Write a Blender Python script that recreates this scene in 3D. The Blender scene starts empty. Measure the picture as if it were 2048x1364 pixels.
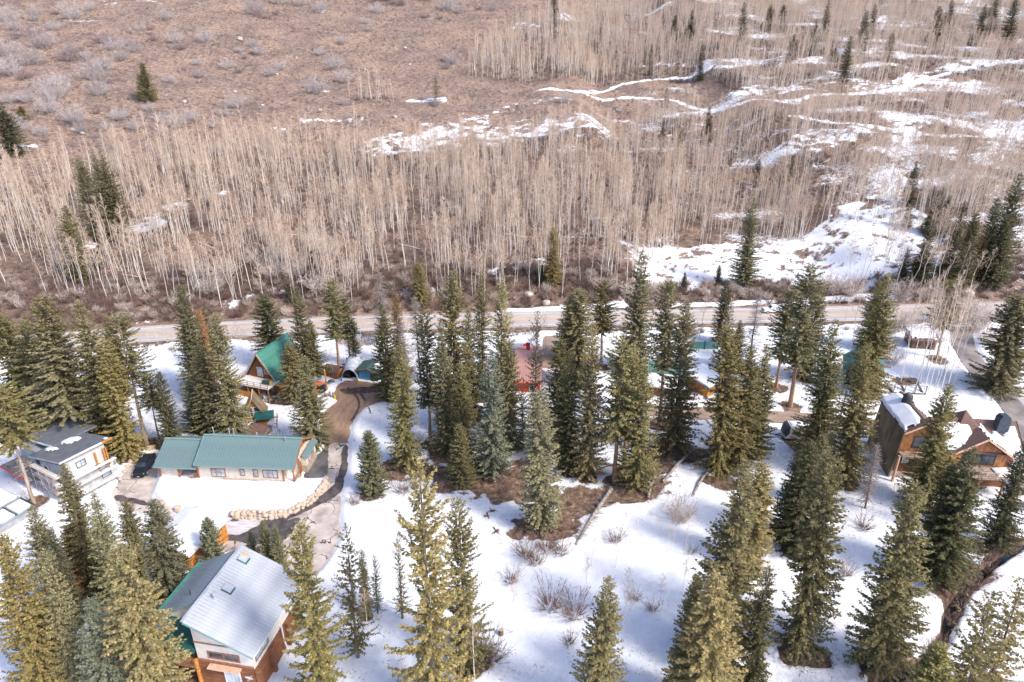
import bpy, bmesh, math, random
import numpy as np
from mathutils import Vector, Matrix

random.seed(7)
RNG = np.random.default_rng(11)
scene = bpy.context.scene
COL = scene.collection

# ---------------------------------------------------------------- camera, sky, sun, exposure
F_PX, PITCH, CAM_H = 1365.0, math.radians(25.0), 68.0
cam_data = bpy.data.cameras.new("camera")
cam_data.sensor_width = 36.0
cam_data.lens = 36.0 * F_PX / 2048.0
cam_data.clip_start, cam_data.clip_end = 1.0, 6000.0
cam = bpy.data.objects.new("camera", cam_data)
COL.objects.link(cam)
cam.location = (0.0, 0.0, CAM_H)
cam.rotation_euler = (math.radians(90.0) - PITCH, 0.0, 0.0)
scene.camera = cam

SUN_EL, SUN_AZ = math.radians(44.0), math.radians(122.0)      # azimuth clockwise from +Y
world = bpy.data.worlds.new("World")
scene.world = world
world.use_nodes = True
_nt = world.node_tree
_sky = _nt.nodes.new("ShaderNodeTexSky")
_sky.sky_type = 'NISHITA'
_sky.sun_disc = False
_sky.sun_elevation = SUN_EL
_sky.sun_rotation = SUN_AZ
_sky.altitude = 2400.0
_sky.air_density = 0.5
_sky.dust_density = 7.0
_sky.ozone_density = 0.3
_bg = _nt.nodes["Background"]
_bg.inputs["Strength"].default_value = 0.15
_nt.links.new(_sky.outputs[0], _bg.inputs["Color"])

sun_data = bpy.data.lights.new("sun", 'SUN')
sun_data.energy = 1.1
sun_data.angle = math.radians(10.0)
sun_data.color = (1.0, 0.93, 0.82)
sun = bpy.data.objects.new("sun", sun_data)
COL.objects.link(sun)
_sd = Vector((math.sin(SUN_AZ) * math.cos(SUN_EL), math.cos(SUN_AZ) * math.cos(SUN_EL), math.sin(SUN_EL)))
sun.rotation_euler = _sd.to_track_quat('Z', 'Y').to_euler()
sun.location = _sd * 300

scene.view_settings.view_transform = 'Standard'
scene.view_settings.look = 'None'
scene.view_settings.exposure = 1.85
scene.view_settings.gamma = 1.0
scene.view_settings.use_curve_mapping = False
scene.cycles.max_bounces = 4
scene.cycles.diffuse_bounces = 2
scene.cycles.transparent_max_bounces = 4
scene.cycles.use_denoising = True

# ---------------------------------------------------------------- pixels of the survey picture -> points in the place
CT, ST = math.cos(PITCH), math.sin(PITCH)
def ray(px, py):
    xr, yr = (px - 1024.0) / F_PX, (682.0 - py) / F_PX
    return xr, CT + yr * ST, -ST + yr * CT
def PT(px, py, z=0.0):
    d = ray(px, py); t = (z - CAM_H) / d[2]
    return (d[0] * t, d[1] * t, z)
def proj(x, y, z):
    dz = z - CAM_H
    dep = y * CT - dz * ST
    return 1024.0 + F_PX * x / dep, 682.0 - F_PX * (y * ST + dz * CT) / dep
def px_per_m(x, y, z):
    return F_PX / (y * CT - (z - CAM_H) * ST)

# ---------------------------------------------------------------- noise
def _h(ix, iy, s):
    v = np.sin(ix * 127.1 + iy * 311.7 + s * 74.7) * 43758.5453
    return v - np.floor(v)
def vnoise(x, y, s=0):
    x = np.asarray(x, float); y = np.asarray(y, float)
    ix, iy = np.floor(x), np.floor(y); fx, fy = x - ix, y - iy
    fx = fx * fx * (3 - 2 * fx); fy = fy * fy * (3 - 2 * fy)
    return ((_h(ix, iy, s) * (1 - fx) + _h(ix + 1, iy, s) * fx) * (1 - fy)
            + (_h(ix, iy + 1, s) * (1 - fx) + _h(ix + 1, iy + 1, s) * fx) * fy)
def fbm(x, y, s=0, o=4):
    a, t, n = 0.5, 0.0, 0.0
    for k in range(o):
        t = t + a * vnoise(x, y, s + k); n += a
        x = np.asarray(x) * 2.03 + 17.0; y = np.asarray(y) * 2.03 - 9.0; a *= 0.5
    return t / n
def sstep(a, b, x):
    t = np.clip((x - a) / (b - a), 0, 1)
    return t * t * (3 - 2 * t)

def seg_dist(X, Y, pts, closed=False):
    d = np.full(X.shape, 1e9)
    n = len(pts)
    for i in range(n if closed else n - 1):
        ax, ay = pts[i][:2]; bx, by = pts[(i + 1) % n][:2]
        vx, vy = bx - ax, by - ay
        L = vx * vx + vy * vy + 1e-9
        t = np.clip(((X - ax) * vx + (Y - ay) * vy) / L, 0, 1)
        d = np.minimum(d, np.hypot(X - ax - t * vx, Y - ay - t * vy))
    return d
def in_poly(X, Y, pts):
    ins = np.zeros(X.shape, bool)
    n = len(pts)
    for i in range(n):
        ax, ay = pts[i][:2]; bx, by = pts[(i + 1) % n][:2]
        if ay == by:
            continue
        c = ((ay > Y) != (by > Y)) & (X < (bx - ax) * (Y - ay) / (by - ay) + ax)
        ins ^= c
    return ins
def sdist(X, Y, pts):
    d = seg_dist(X, Y, pts, True)
    return np.where(in_poly(X, Y, pts), -d, d)

# ---------------------------------------------------------------- materials
def lin(c):
    return tuple(((v / 12.92) if v <= 0.04045 else ((v + 0.055) / 1.055) ** 2.4) for v in c)
def hx(s):
    return lin(tuple(int(s[i:i + 2], 16) / 255 for i in (0, 2, 4)))
MATS = {}
def mat(name, rgb, rough=0.8, metal=0.0, var=0.12, scale=3.0, bump=0.0, rgb2=None, spec=0.3, stretch=(1, 1, 1), bscale=None):
    """plain procedural surface: base colour broken up by noise, optional fine relief"""
    if name in MATS:
        return MATS[name]
    m = bpy.data.materials.new(name); m.use_nodes = True
    nt = m.node_tree; N, L = nt.nodes, nt.links
    b = N["Principled BSDF"]
    b.inputs["Roughness"].default_value = rough
    b.inputs["Metallic"].default_value = metal
    b.inputs["Specular IOR Level"].default_value = spec
    tc = N.new("ShaderNodeTexCoord"); mp = N.new("ShaderNodeMapping")
    mp.inputs["Scale"].default_value = stretch
    L.new(tc.outputs["Object"], mp.inputs[0])
    nz = N.new("ShaderNodeTexNoise"); nz.inputs["Scale"].default_value = scale
    nz.inputs["Detail"].default_value = 5.0
    L.new(mp.outputs[0], nz.inputs["Vector"])
    rp = N.new("ShaderNodeValToRGB")
    c2 = rgb2 if rgb2 else tuple(v * (1 - 2.2 * var) for v in rgb)
    c1 = rgb if rgb2 else tuple(min(1, v * (1 + 1.4 * var)) for v in rgb)
    rp.color_ramp.elements[0].position, rp.color_ramp.elements[1].position = 0.32, 0.68
    rp.color_ramp.elements[0].color = (*c2, 1); rp.color_ramp.elements[1].color = (*c1, 1)
    L.new(nz.outputs["Fac"], rp.inputs[0]); L.new(rp.outputs[0], b.inputs["Base Color"])
    if bump:
        n2 = N.new("ShaderNodeTexNoise"); n2.inputs["Scale"].default_value = bscale or scale * 4
        n2.inputs["Detail"].default_value = 6.0
        L.new(mp.outputs[0], n2.inputs["Vector"])
        bp = N.new("ShaderNodeBump"); bp.inputs["Strength"].default_value = bump
        bp.inputs["Distance"].default_value = 0.1
        L.new(n2.outputs["Fac"], bp.inputs["Height"]); L.new(bp.outputs[0], b.inputs["Normal"])
    MATS[name] = m
    return m

def foliage_mat(name, dark=(0.60, 0.68, 0.62), light=(1.55, 1.42, 1.15), transl=0.25):
    """needles: the object's own colour, varied from spray to spray"""
    m = bpy.data.materials.new(name); m.use_nodes = True
    nt = m.node_tree; N, L = nt.nodes, nt.links
    N.remove(N["Principled BSDF"])
    out = N["Material Output"]
    oi = N.new("ShaderNodeObjectInfo"); ge = N.new("ShaderNodeNewGeometry")
    rp = N.new("ShaderNodeValToRGB")
    rp.color_ramp.elements[0].color = (*dark, 1); rp.color_ramp.elements[1].color = (*light, 1)
    L.new(ge.outputs["Random Per Island"], rp.inputs[0])
    mx = N.new("ShaderNodeMix"); mx.data_type = 'RGBA'; mx.blend_type = 'MULTIPLY'; mx.inputs[0].default_value = 1.0
    L.new(oi.outputs["Color"], mx.inputs[6]); L.new(rp.outputs[0], mx.inputs[7])
    df = N.new("ShaderNodeBsdfDiffuse"); tr = N.new("ShaderNodeBsdfTranslucent"); ms = N.new("ShaderNodeMixShader")
    ms.inputs[0].default_value = transl
    L.new(mx.outputs[2], df.inputs[0]); L.new(mx.outputs[2], tr.inputs[0])
    L.new(df.outputs[0], ms.inputs[1]); L.new(tr.outputs[0], ms.inputs[2]); L.new(ms.outputs[0], out.inputs[0])
    MATS[name] = m
    return m

def twig_mat(name, c1, c2, inst=True):
    """bark of thin stems; tone differs from plant to plant"""
    m = bpy.data.materials.new(name); m.use_nodes = True
    nt = m.node_tree; N, L = nt.nodes, nt.links
    b = N["Principled BSDF"]; b.inputs["Roughness"].default_value = 0.85; b.inputs["Specular IOR Level"].default_value = 0.15
    oi = N.new("ShaderNodeObjectInfo"); ge = N.new("ShaderNodeNewGeometry")
    ad = N.new("ShaderNodeMath"); ad.operation = 'MULTIPLY_ADD'; ad.inputs[1].default_value = 0.6
    ml = N.new("ShaderNodeMath"); ml.operation = 'MULTIPLY'; ml.inputs[1].default_value = 0.4
    L.new(ge.outputs["Random Per Island"], ml.inputs[0])
    L.new(oi.outputs["Random"], ad.inputs[0]); L.new(ml.outputs[0], ad.inputs[2])
    rp = N.new("ShaderNodeValToRGB")
    rp.color_ramp.elements[0].color = (*c1, 1); rp.color_ramp.elements[1].color = (*c2, 1)
    L.new(ad.outputs[0], rp.inputs[0]); L.new(rp.outputs[0], b.inputs["Base Color"])
    MATS[name] = m
    return m

# ---------------------------------------------------------------- mesh helpers
def link(o, parent=None):
    COL.objects.link(o)
    if parent is not None:
        o.parent = parent
    return o
def tag(o, label=None, cat=None, group=None, kind=None):
    if label: o["label"] = label
    if cat: o["category"] = cat
    if group: o["group"] = group
    if kind: o["kind"] = kind
    return o
def thing(name, label, cat, loc=(0, 0, 0), rz=0.0, group=None):
    o = bpy.data.objects.new(name, None)
    o.empty_display_size = 0.5
    COL.objects.link(o)
    o.location = loc; o.rotation_euler = (0, 0, rz)
    return tag(o, label, cat, group)

class MB:
    """collects simple solids and links them as one mesh object"""
    def __init__(s): s.v, s.f = [], []
    def add(s, vs, fs):
        k = len(s.v); s.v += [tuple(v) for v in vs]; s.f += [tuple(i + k for i in f) for f in fs]; return s
    def box(s, x0, y0, z0, x1, y1, z1):
        return s.add([(x0, y0, z0), (x1, y0, z0), (x1, y1, z0), (x0, y1, z0), (x0, y0, z1), (x1, y0, z1), (x1, y1, z1), (x0, y1, z1)],
                     [(3, 2, 1, 0), (4, 5, 6, 7), (0, 1, 5, 4), (1, 2, 6, 5), (2, 3, 7, 6), (3, 0, 4, 7)])
    def bar(s, a, b, w, h=None, up=(0, 0, 1)):
        """rectangular bar from a to b"""
        a, b = Vector(a), Vector(b); d = (b - a).normalized(); h = h or w
        u = Vector(up)
        if abs(d.dot(u)) > 0.97: u = Vector((0, 1, 0))
        r = d.cross(u).normalized() * (w / 2); q = r.cross(d).normalized() * (h / 2)
        vs = [a - r - q, a + r - q, a + r + q, a - r + q, b - r - q, b + r - q, b + r + q, b - r + q]
        return s.add(vs, [(3, 2, 1, 0), (4, 5, 6, 7), (0, 1, 5, 4), (1, 2, 6, 5), (2, 3, 7, 6), (3, 0, 4, 7)])
    def tube(s, pts, rads, n=6, cap=True):
        pts = [Vector(p) for p in pts]; k0 = len(s.v)
        for i, p in enumerate(pts):
            d = (pts[min(i + 1, len(pts) - 1)] - pts[max(i - 1, 0)]).normalized()
            u = Vector((0, 0, 1)) if abs(d.z) < 0.9 else Vector((1, 0, 0))
            a = d.cross(u).normalized(); b = d.cross(a)
            for j in range(n):
                t = 2 * math.pi * j / n
                s.v.append(tuple(p + (a * math.cos(t) + b * math.sin(t)) * rads[i]))
        for i in range(len(pts) - 1):
            for j in range(n):
                A = k0 + i * n + j; B = k0 + i * n + (j + 1) % n
                s.f.append((A, B, B + n, A + n))
        if cap:
            s.f.append(tuple(k0 + j for j in range(n - 1, -1, -1)))
            s.f.append(tuple(k0 + (len(pts) - 1) * n + j for j in range(n)))
        return s
    def prism(s, prof, y0, y1):
        """profile in the x-z plane pushed along y"""
        n = len(prof)
        vs = [(x, y0, z) for x, z in prof] + [(x, y1, z) for x, z in prof]
        fs = [tuple(range(n)), tuple(range(2 * n - 1, n - 1, -1))]
        fs += [(i, i + n, (i + 1) % n + n, (i + 1) % n) for i in range(n)]
        return s.add(vs, fs)
    def prismx(s, prof, x0, x1):
        """profile in the y-z plane pushed along x"""
        n = len(prof)
        vs = [(x0, y, z) for y, z in prof] + [(x1, y, z) for y, z in prof]
        fs = [tuple(range(n - 1, -1, -1)), tuple(range(n, 2 * n))]
        fs += [((i + 1) % n, (i + 1) % n + n, i + n, i) for i in range(n)]
        return s.add(vs, fs)
    def slab(s, A, B, C, D, t):
        """four corners of the upper face, thickness t downwards along the normal"""
        A, B, C, D = map(Vector, (A, B, C, D)); n = (B - A).cross(D - A).normalized()
        if n.z < 0: n = -n
        vs = [A, B, C, D] + [p - n * t for p in (A, B, C, D)]
        return s.add(vs, [(0, 1, 2, 3), (7, 6, 5, 4), (0, 4, 5, 1), (1, 5, 6, 2), (2, 6, 7, 3), (3, 7, 4, 0)])
    def mesh(s, name, m=None, smooth=False):
        me = bpy.data.meshes.new(name)
        me.from_pydata(s.v, [], s.f)
        bm = bmesh.new(); bm.from_mesh(me); bmesh.ops.recalc_face_normals(bm, faces=bm.faces); bm.to_mesh(me); bm.free()
        if m: me.materials.append(m)
        if smooth: me.polygons.foreach_set("use_smooth", [True] * len(me.polygons))
        me.update()
        return me
    def build(s, name, m, parent=None, smooth=False, loc=None, kind=None, bevel=0.0, label=None):
        o = bpy.data.objects.new(name, s.mesh(name, m, smooth))
        link(o, parent)
        if loc: o.location = loc
        if kind: o["kind"] = kind
        if label: o["label"] = label
        if bevel:
            md = o.modifiers.new("bevel", 'BEVEL'); md.width = bevel; md.segments = 2; md.limit_method = 'ANGLE'
        return o
def B(name, m, parent, x0, y0, z0, x1, y1, z1, **k):
    return MB().box(x0, y0, z0, x1, y1, z1).build(name, m, parent, **k)
def np_mesh(name, V, Fq, m, smooth=False):
    """mesh from numpy arrays (all quads or all triangles)"""
    me = bpy.data.meshes.new(name)
    V = np.ascontiguousarray(V, np.float32); Fq = np.ascontiguousarray(Fq, np.int32)
    k = Fq.shape[1]
    me.vertices.add(len(V)); me.vertices.foreach_set("co", V.ravel())
    me.loops.add(Fq.size); me.loops.foreach_set("vertex_index", Fq.ravel())
    me.polygons.add(len(Fq)); me.polygons.foreach_set("loop_start", np.arange(0, Fq.size, k, dtype=np.int32))
    if smooth: me.polygons.foreach_set("use_smooth", np.ones(len(Fq), bool))
    me.update(calc_edges=True); me.validate()
    if m: me.materials.append(m)
    return me

# ================================================================ THE GROUND
_rp = [PT(*p, 0.6) for p in ((-150, 705), (20, 690), (262, 669), (500, 657), (700, 648), (1050, 637), (1400, 633), (1540, 631), (1650, 627), (1990, 618), (2200, 610))]
_rc = np.polyfit([p[0] for p in _rp], [p[1] for p in _rp], 4)
def road_y(x):
    return np.polyval(_rc, np.clip(x, -190, 190)) + (x - np.clip(x, -190, 190)) * 0.08
PAD = [PT(*p, 0.7)[:2] for p in ((312, 955), (303, 985), (330, 1008), (450, 1022), (560, 1026), (612, 1002), (645, 965), (652, 905), (640, 855), (330, 868))]
def height(x, y):
    """bare ground"""
    x = np.asarray(x, float); y = np.asarray(y, float)
    s = y - road_y(x)
    wide = sstep(28, 45, x) * (1 - sstep(88, 108, x))
    b0 = 5.5 + 20 * wide
    q = np.clip(s - b0, 0, None)
    bank = 2.6 * sstep(0, 7, q) * (1 - 0.75 * wide) + 0.225 * np.clip(q - 3, 0, None)
    und = (fbm(x / 55, y / 42, 3, 3) - 0.5) * 9 * sstep(8, 70, q) + (fbm(x / 17, y / 12, 8, 3) - 0.5) * 2.4 * sstep(2, 20, q)
    z = bank + und + 0.06 * np.clip(q - 330, 0, None)
    z = z + 0.25 * np.clip(q - 560, 0, None) * 0.5
    z = z + 0.6 * (sstep(-11, -6, s)) + 0.35 * wide * sstep(6, 20, s) * (fbm(x / 8, y / 8, 21, 3))
    z = np.where(s < -12, z - 1.6 * (1 - sstep(20, 62, y)) * 1.0, z)
    return z
def pad_h(x, y):
    d = sdist(np.asarray(x, float), np.asarray(y, float), PAD)
    return 0.6 * (1 - sstep(-0.6, 0.5, d))
def G(px, py):
    """where the line of sight through a pixel meets the bare ground"""
    d = ray(px, py)
    t = np.linspace(40, 1500, 6000)
    g = (CAM_H + d[2] * t) - height(d[0] * t, d[1] * t)
    i = int(np.argmax(g < 0)) or len(t) - 1
    a, b = g[i - 1], g[i]
    tt = t[i - 1] + (t[i] - t[i - 1]) * a / (a - b + 1e-9)
    return d[0] * tt, d[1] * tt, CAM_H + d[2] * tt
def GP(pts):
    return [G(*p)[:2] for p in pts]

# --- outlines of the drives and lanes
DRIVE = GP([(657, 884), (698, 889), (696, 930), (683, 985), (680, 1040), (685, 1066), (668, 1100), (640, 1140), (600, 1165), (520, 1150), (440, 1095), (420, 1068), (330, 1040), (235, 1012), (222, 988), (248, 945), (268, 920), (300, 908), (318, 925), (318, 960), (303, 990), (330, 1014), (450, 1032), (545, 1040), (610, 1013), (648, 978), (655, 950), (656, 915)])
SIDE_PAD = GP([(632, 916), (657, 900), (657, 957), (640, 962), (604, 962)])
DIRT = GP([(640, 832), (655, 818), (676, 803), (664, 788), (676, 770), (690, 762), (716, 762), (790, 768), (806, 780), (790, 796), (752, 806), (728, 816), (711, 836), (701, 858), (698, 889), (657, 884), (650, 866)])
LANE_C = GP([(1240, 815), (1330, 822), (1450, 829), (1560, 834), (1650, 840), (1740, 849), (1800, 868)])
PAVED_C = GP([(1925, 648), (1925, 690), (1948, 728), (1985, 772), (2026, 812), (2056, 860), (2075, 930)])
STUB_C = GP([(1104, 655), (1101, 690), (1097, 735)])
PARK = GP([(1555, 872), (1640, 862), (1650, 900), (1590, 906)])
CREEK_C = GP([(2100, 1068), (2040, 1088), (1985, 1125), (1940, 1160), (1905, 1215), (1893, 1265), (1850, 1320), (1760, 1362), (1690, 1400), (1600, 1470)])

# --- where snow lies: on the hillside it is patches and trails, on the valley floor it is everywhere but some bare ground
HILL_SNOW = [  # pixels along a patch, half-width in metres, firmness
    ([(818, 203), (885, 200)], 2.2, 1.0), ([(560, 252), (640, 243), (700, 238), (762, 244)], 3.6, .68), ([(480, 295), (560, 287), (640, 283)], 2.5, .65),
    ([(775, 290), (850, 276), (940, 264), (1020, 262), (1100, 256), (1190, 250)], 11, .82), ([(1190, 252), (1300, 262), (1440, 255)], 8, .64), ([(1080, 285), (1200, 278), (1330, 270)], 5, .6), ([(950, 240), (1000, 216), (1060, 205), (1130, 196)], 5.5, .7),
    ([(1075, 181), (1150, 183), (1170, 184), (1250, 168), (1350, 156), (1460, 134), (1570, 112)], 1.5, 1.05),
    ([(1165, 186), (1250, 195), (1350, 201), (1480, 209), (1600, 199), (1700, 188), (1790, 178), (1850, 160), (1900, 145), (2000, 128), (2060, 118)], 1.5, 1.05),
    ([(1470, 190), (1560, 180), (1680, 174)], 7, .8), ([(1730, 180), (1800, 168), (1880, 148)], 8, .8), ([(1900, 140), (1990, 122), (2060, 122)], 8, .85),
    ([(1580, 232), (1680, 247), (1780, 260), (1900, 273), (2000, 270), (2060, 262)], 1.5, 1.05),
    ([(1480, 332), (1560, 302), (1640, 276), (1730, 264)], 7, .8), ([(1250, 300), (1350, 290), (1440, 262)], 6, .6),
    ([(1812, 250), (1815, 300), (1800, 340), (1770, 400), (1700, 430), (1650, 470)], 7, .85), ([(1900, 310), (1960, 330), (2030, 270)], 7, .8), ([(2020, 300), (2060, 250)], 8, .9),
    ([(1340, 546), (1420, 545), (1500, 540), (1600, 535), (1700, 525), (1760, 500), (1790, 450)], 13, .92), ([(1480, 510), (1600, 494), (1700, 478)], 5, .9), ([(1300, 560), (1330, 545)], 6, .9),
    ([(1265, 490), (1340, 496)], 2, .9), ([(1345, 500), (1480, 500)], 2.2, .95), ([(1700, 400), (1760, 395)], 8, .75), ([(1500, 372), (1560, 380)], 3, .7),
    ([(1880, 520), (1960, 520)], 6, .8), ([(1960, 420), (2060, 380)], 8, .7), ([(1820, 540), (2000, 545)], 5, .55),
    ([(425, 612), (490, 605), (520, 592)], 2.8, .66), ([(535, 585), (590, 570), (640, 553), (655, 548)], 4.4, .72), ([(545, 600), (565, 594)], 2.5, .66),
    ([(1000, 540), (1060, 528), (1095, 520)], 3.5, .75), ([(1030, 570), (1090, 556)], 4, .6), ([(1040, 590), (1060, 585)], 2.5, .6), ([(830, 590), (860, 585)], 2.2, .8),
    ([(268, 447), (300, 432), (340, 415), (390, 398), (440, 385)], 3.2, .75), ([(275, 455), (300, 445)], 5, .9), ([(150, 480), (190, 490)], 3.5, .8), ([(100, 560), (160, 540)], 3, .75),
    ([(8, 297), (60, 292)], 3, .95), ([(620, 300), (700, 320)], 2, .5), ([(410, 380), (440, 372)], 2.5, .7),
    ([(1030, 52), (1085, 48), (1150, 40)], 5, .8), ([(1010, 130), (1090, 130)], 3, .55), ([(1100, 90), (1180, 60)], 4, .6), ([(1290, 130), (1380, 130), (1440, 120)], 5, .7),
    ([(1500, 75), (1600, 80), (1700, 65)], 8, .6), ([(1780, 50), (1840, 45), (1900, 70)], 9, .7), ([(1940, 60), (2050, 60)], 9, .65), ([(1560, 130), (1640, 118)], 4, .8),
    ([(200, 5), (250, 8)], 5, .7), ([(130, 42), (190, 42)], 4, .8), ([(210, 25), (240, 26)], 3, .6), ([(480, 18), (540, 30)], 4, .6), ([(610, 22), (660, 22)], 4, .7), ([(280, 2), (320, 6)], 4, .7),
    ([(630, 185), (655, 182)], 1.8, .8), ([(655, 132), (680, 130)], 1.8, .7), ([(890, 130), (925, 128)], 1.8, .7), ([(930, 70), (1000, 25)], 2, .4), ([(780, 40), (830, 38)], 2, .5)]
HILL_SNOW = [([G(*p)[:2] for p in pts], w, a) for pts, w, a in HILL_SNOW]
ROADSIDE_SNOW = [([G(*p)[:2] for p in pts], w) for pts, w in (
    ([(1005, 623), (1100, 619), (1250, 612)], 1.3), ([(1335, 611), (1440, 609), (1545, 604)], 1.6), ([(1580, 608), (1700, 596), (1780, 590)], 2.5))]
BARE = [  # bare brown earth among the snow: pixels along it, half-width in metres
    ([(805, 938), (850, 945), (900, 948), (960, 962), (1010, 962), (1050, 948)], 4.6), ([(870, 915), (960, 930)], 4.2), ([(1060, 1050), (1100, 1058), (1145, 1028)], 3.2),
    ([(1085, 1000), (1150, 1005), (1215, 1000), (1270, 990), (1320, 972)], 4.0), ([(1240, 965), (1310, 935)], 3.4), ([(1330, 905), (1370, 910)], 3.4), ([(1430, 960), (1470, 950)], 3.0),
    ([(1590, 1305), (1620, 1312)], 3.0), ([(1900, 1165), (1925, 1150), (1950, 1140)], 2.6), ([(1905, 1195), (1912, 1225)], 1.5), ([(1780, 1330), (1810, 1335)], 3.0), ([(1960, 1105), (2030, 1085)], 2.2),
    ([(940, 1310), (960, 1318)], 2.0), ([(640, 870), (652, 905)], 1.0), ([(690, 745), (745, 735), (790, 745)], 3.5), ([(600, 790), (560, 785)], 2.0), ([(550, 800), (620, 803)], 1.6), ([(560, 775), (620, 770)], 2.0),
    ([(150, 880), (220, 885), (280, 890)], 2.5), ([(60, 860), (20, 840)], 5.0), ([(1560, 1062), (1590, 1075)], 2.0), ([(1800, 765), (1820, 762)], 1.5), ([(1985, 775), (2010, 770)], 2.4)]
BARE = [([PT(*p)[:2] for p in pts], w) for pts, w in BARE]

TREE_WELLS = []      # filled by the tree list: (x, y, radius)

def ground_masks(X, Y):
    """snow cover, brown dirt and dirty-snow masks for points of the ground"""
    s = Y - road_y(X)
    hill = sstep(2, 10, s)
    n1 = fbm(X / 5.0, Y / 3.2, 31, 4); n2 = fbm(X / 2.6, Y / 1.9, 41, 4)
    pxx, _ = proj(X, np.maximum(Y, 30), np.zeros_like(X))
    right = sstep(-50, 130, X - (Y - 170) * 0.10)
    hs = 0.24 * right + (fbm(X / 20, Y / 9, 51, 4) - 0.5) * (0.75 + 0.7 * right) + 0.06 - 0.12 * (1 - right) * (1 - sstep(0, 1, n1))
    for pts, w, a in HILL_SNOW:
        bx = [p[0] for p in pts]; by = [p[1] for p in pts]; m = 3 * w + 6
        k = (X > min(bx) - m) & (X < max(bx) + m) & (Y > min(by) - m) & (Y < max(by) + m)
        if k.any():
            d = seg_dist(X[k], Y[k], pts)
            e = a * (1 - sstep(0.45 * w, 1.25 * w, d + (n1[k] - 0.5) * w * 1.3)) * (0.30 + 0.70 * sstep(0.28, 0.66, n2[k] + (a - 0.85) * 0.9))
            hs[k] = np.maximum(hs[k], e)
    vs = np.ones_like(X)
    for pts, w in BARE:
        bx = [p[0] for p in pts]; by = [p[1] for p in pts]; m = 3 * w + 6
        k = (X > min(bx) - m) & (X < max(bx) + m) & (Y > min(by) - m) & (Y < max(by) + m)
        if k.any():
            d = seg_dist(X[k], Y[k], pts)
            vs[k] = np.minimum(vs[k], sstep(0.45 * w, 1.15 * w, d + (n1[k] - 0.5) * w * 2.0 + (n2[k] - .5) * w * 0.8))
    for tx, ty, r in TREE_WELLS:
        k = (np.abs(X - tx) < 2 * r + 1) & (np.abs(Y - ty) < 2 * r + 1)
        if k.any():
            d = np.hypot(X[k] - tx, Y[k] - ty)
            vs[k] = np.minimum(vs[k], sstep(0.55 * r, 1.1 * r, d + (n1[k] - 0.5) * r * 0.9))
    snow = vs * (1 - hill) + hs * hill
    # bare shoulders of the highway, then ploughed banks
    sh = np.abs(s)
    snow = np.where((sh < 7.2 + (n1 - 0.5) * 3) & (s > -9), 0.0, snow)
    for pts, w in ROADSIDE_SNOW:
        snow = np.maximum(snow, 1 - sstep(0.6 * w, 1.2 * w, seg_dist(X, Y, pts) + (n1 - 0.5) * w))
    dirty = (1 - sstep(7, 22, -s)) * sstep(-30, -4, s) * 0.75 * n1
    soil = np.zeros_like(X)
    dl = np.full(X.shape, 1e9)
    for poly in (DRIVE, SIDE_PAD, DIRT, PARK):
        dl = np.minimum(dl, sdist(X, Y, poly))
    for c, w in ((LANE_C, 2.6), (PAVED_C, 2.6), (STUB_C, 2.0)):
        dl = np.minimum(dl, seg_dist(X, Y, c) - w)
    creek = seg_dist(X, Y, CREEK_C)
    cw = 0.9 * n1 + 0.9 * (n2 - 0.5)
    snow = np.where(creek < cw, 0.0, snow * sstep(0.0, 0.5, creek - cw) + 0 * snow)
    dirty = np.maximum(dirty, 0.7 * (1 - sstep(0.0, 1.6, dl)) * n2 * 1.2)
    return snow, dirty, dl, creek, s

def surface(X, Y):
    """height of the ground as it lies, snow and all"""
    snow, dirty, dl, creek, s = ground_masks(X, Y)
    z = height(X, Y) + pad_h(X, Y)
    und = ((fbm(X / 6.0, Y / 6.0, 61, 3) - 0.5) * 0.65 + (fbm(X / 1.6, Y / 1.6, 63, 2) - 0.5) * 0.2) * sstep(1.5, 6, dl)
    valley = 1 - sstep(-10, -4, s)
    z = z + und * valley
    z = z + (0.30 - 0.18 * sstep(5, 15, s)) * sstep(0.3, 0.7, snow) * sstep(-0.1, 0.9, dl)
    z = z + valley * 0.35 * np.exp(-((dl - 0.9) / 0.7) ** 2) * fbm(X / 2.2, Y / 2.2, 71, 2)      # ploughed rims
    z = z - 0.16 * (1 - sstep(-0.25, 0.1, dl))
    z = z - 1.45 * (1 - sstep(0.25, 1.15, creek))
    z = np.where(np.abs(s) < 5.2, 0.45, z)
    soil = (1 - sstep(-9, -5, s)) * sstep(.8, 2.5, dl)
    dirty = np.maximum(dirty, (1 - sstep(-9, -5, s)) * (0.30 + 0.55 * sstep(.45, .75, fbm(X / 14, Y / 14, 99, 3))))
    return z, snow, dirty, soil

def leaf_litter(X, Y):
    """old leaves lie under the aspens"""
    m = np.zeros_like(X)
    for p in BELT:
        m = np.maximum(m, 1 - sstep(-6, 5, sdist(X, Y, p) + (fbm(X / 9, Y / 9, 17, 3) - .5) * 14))
    return m * (0.35 + 0.65 * sstep(.35, .6, fbm(X / 7, Y / 7, 19, 3)))

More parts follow.
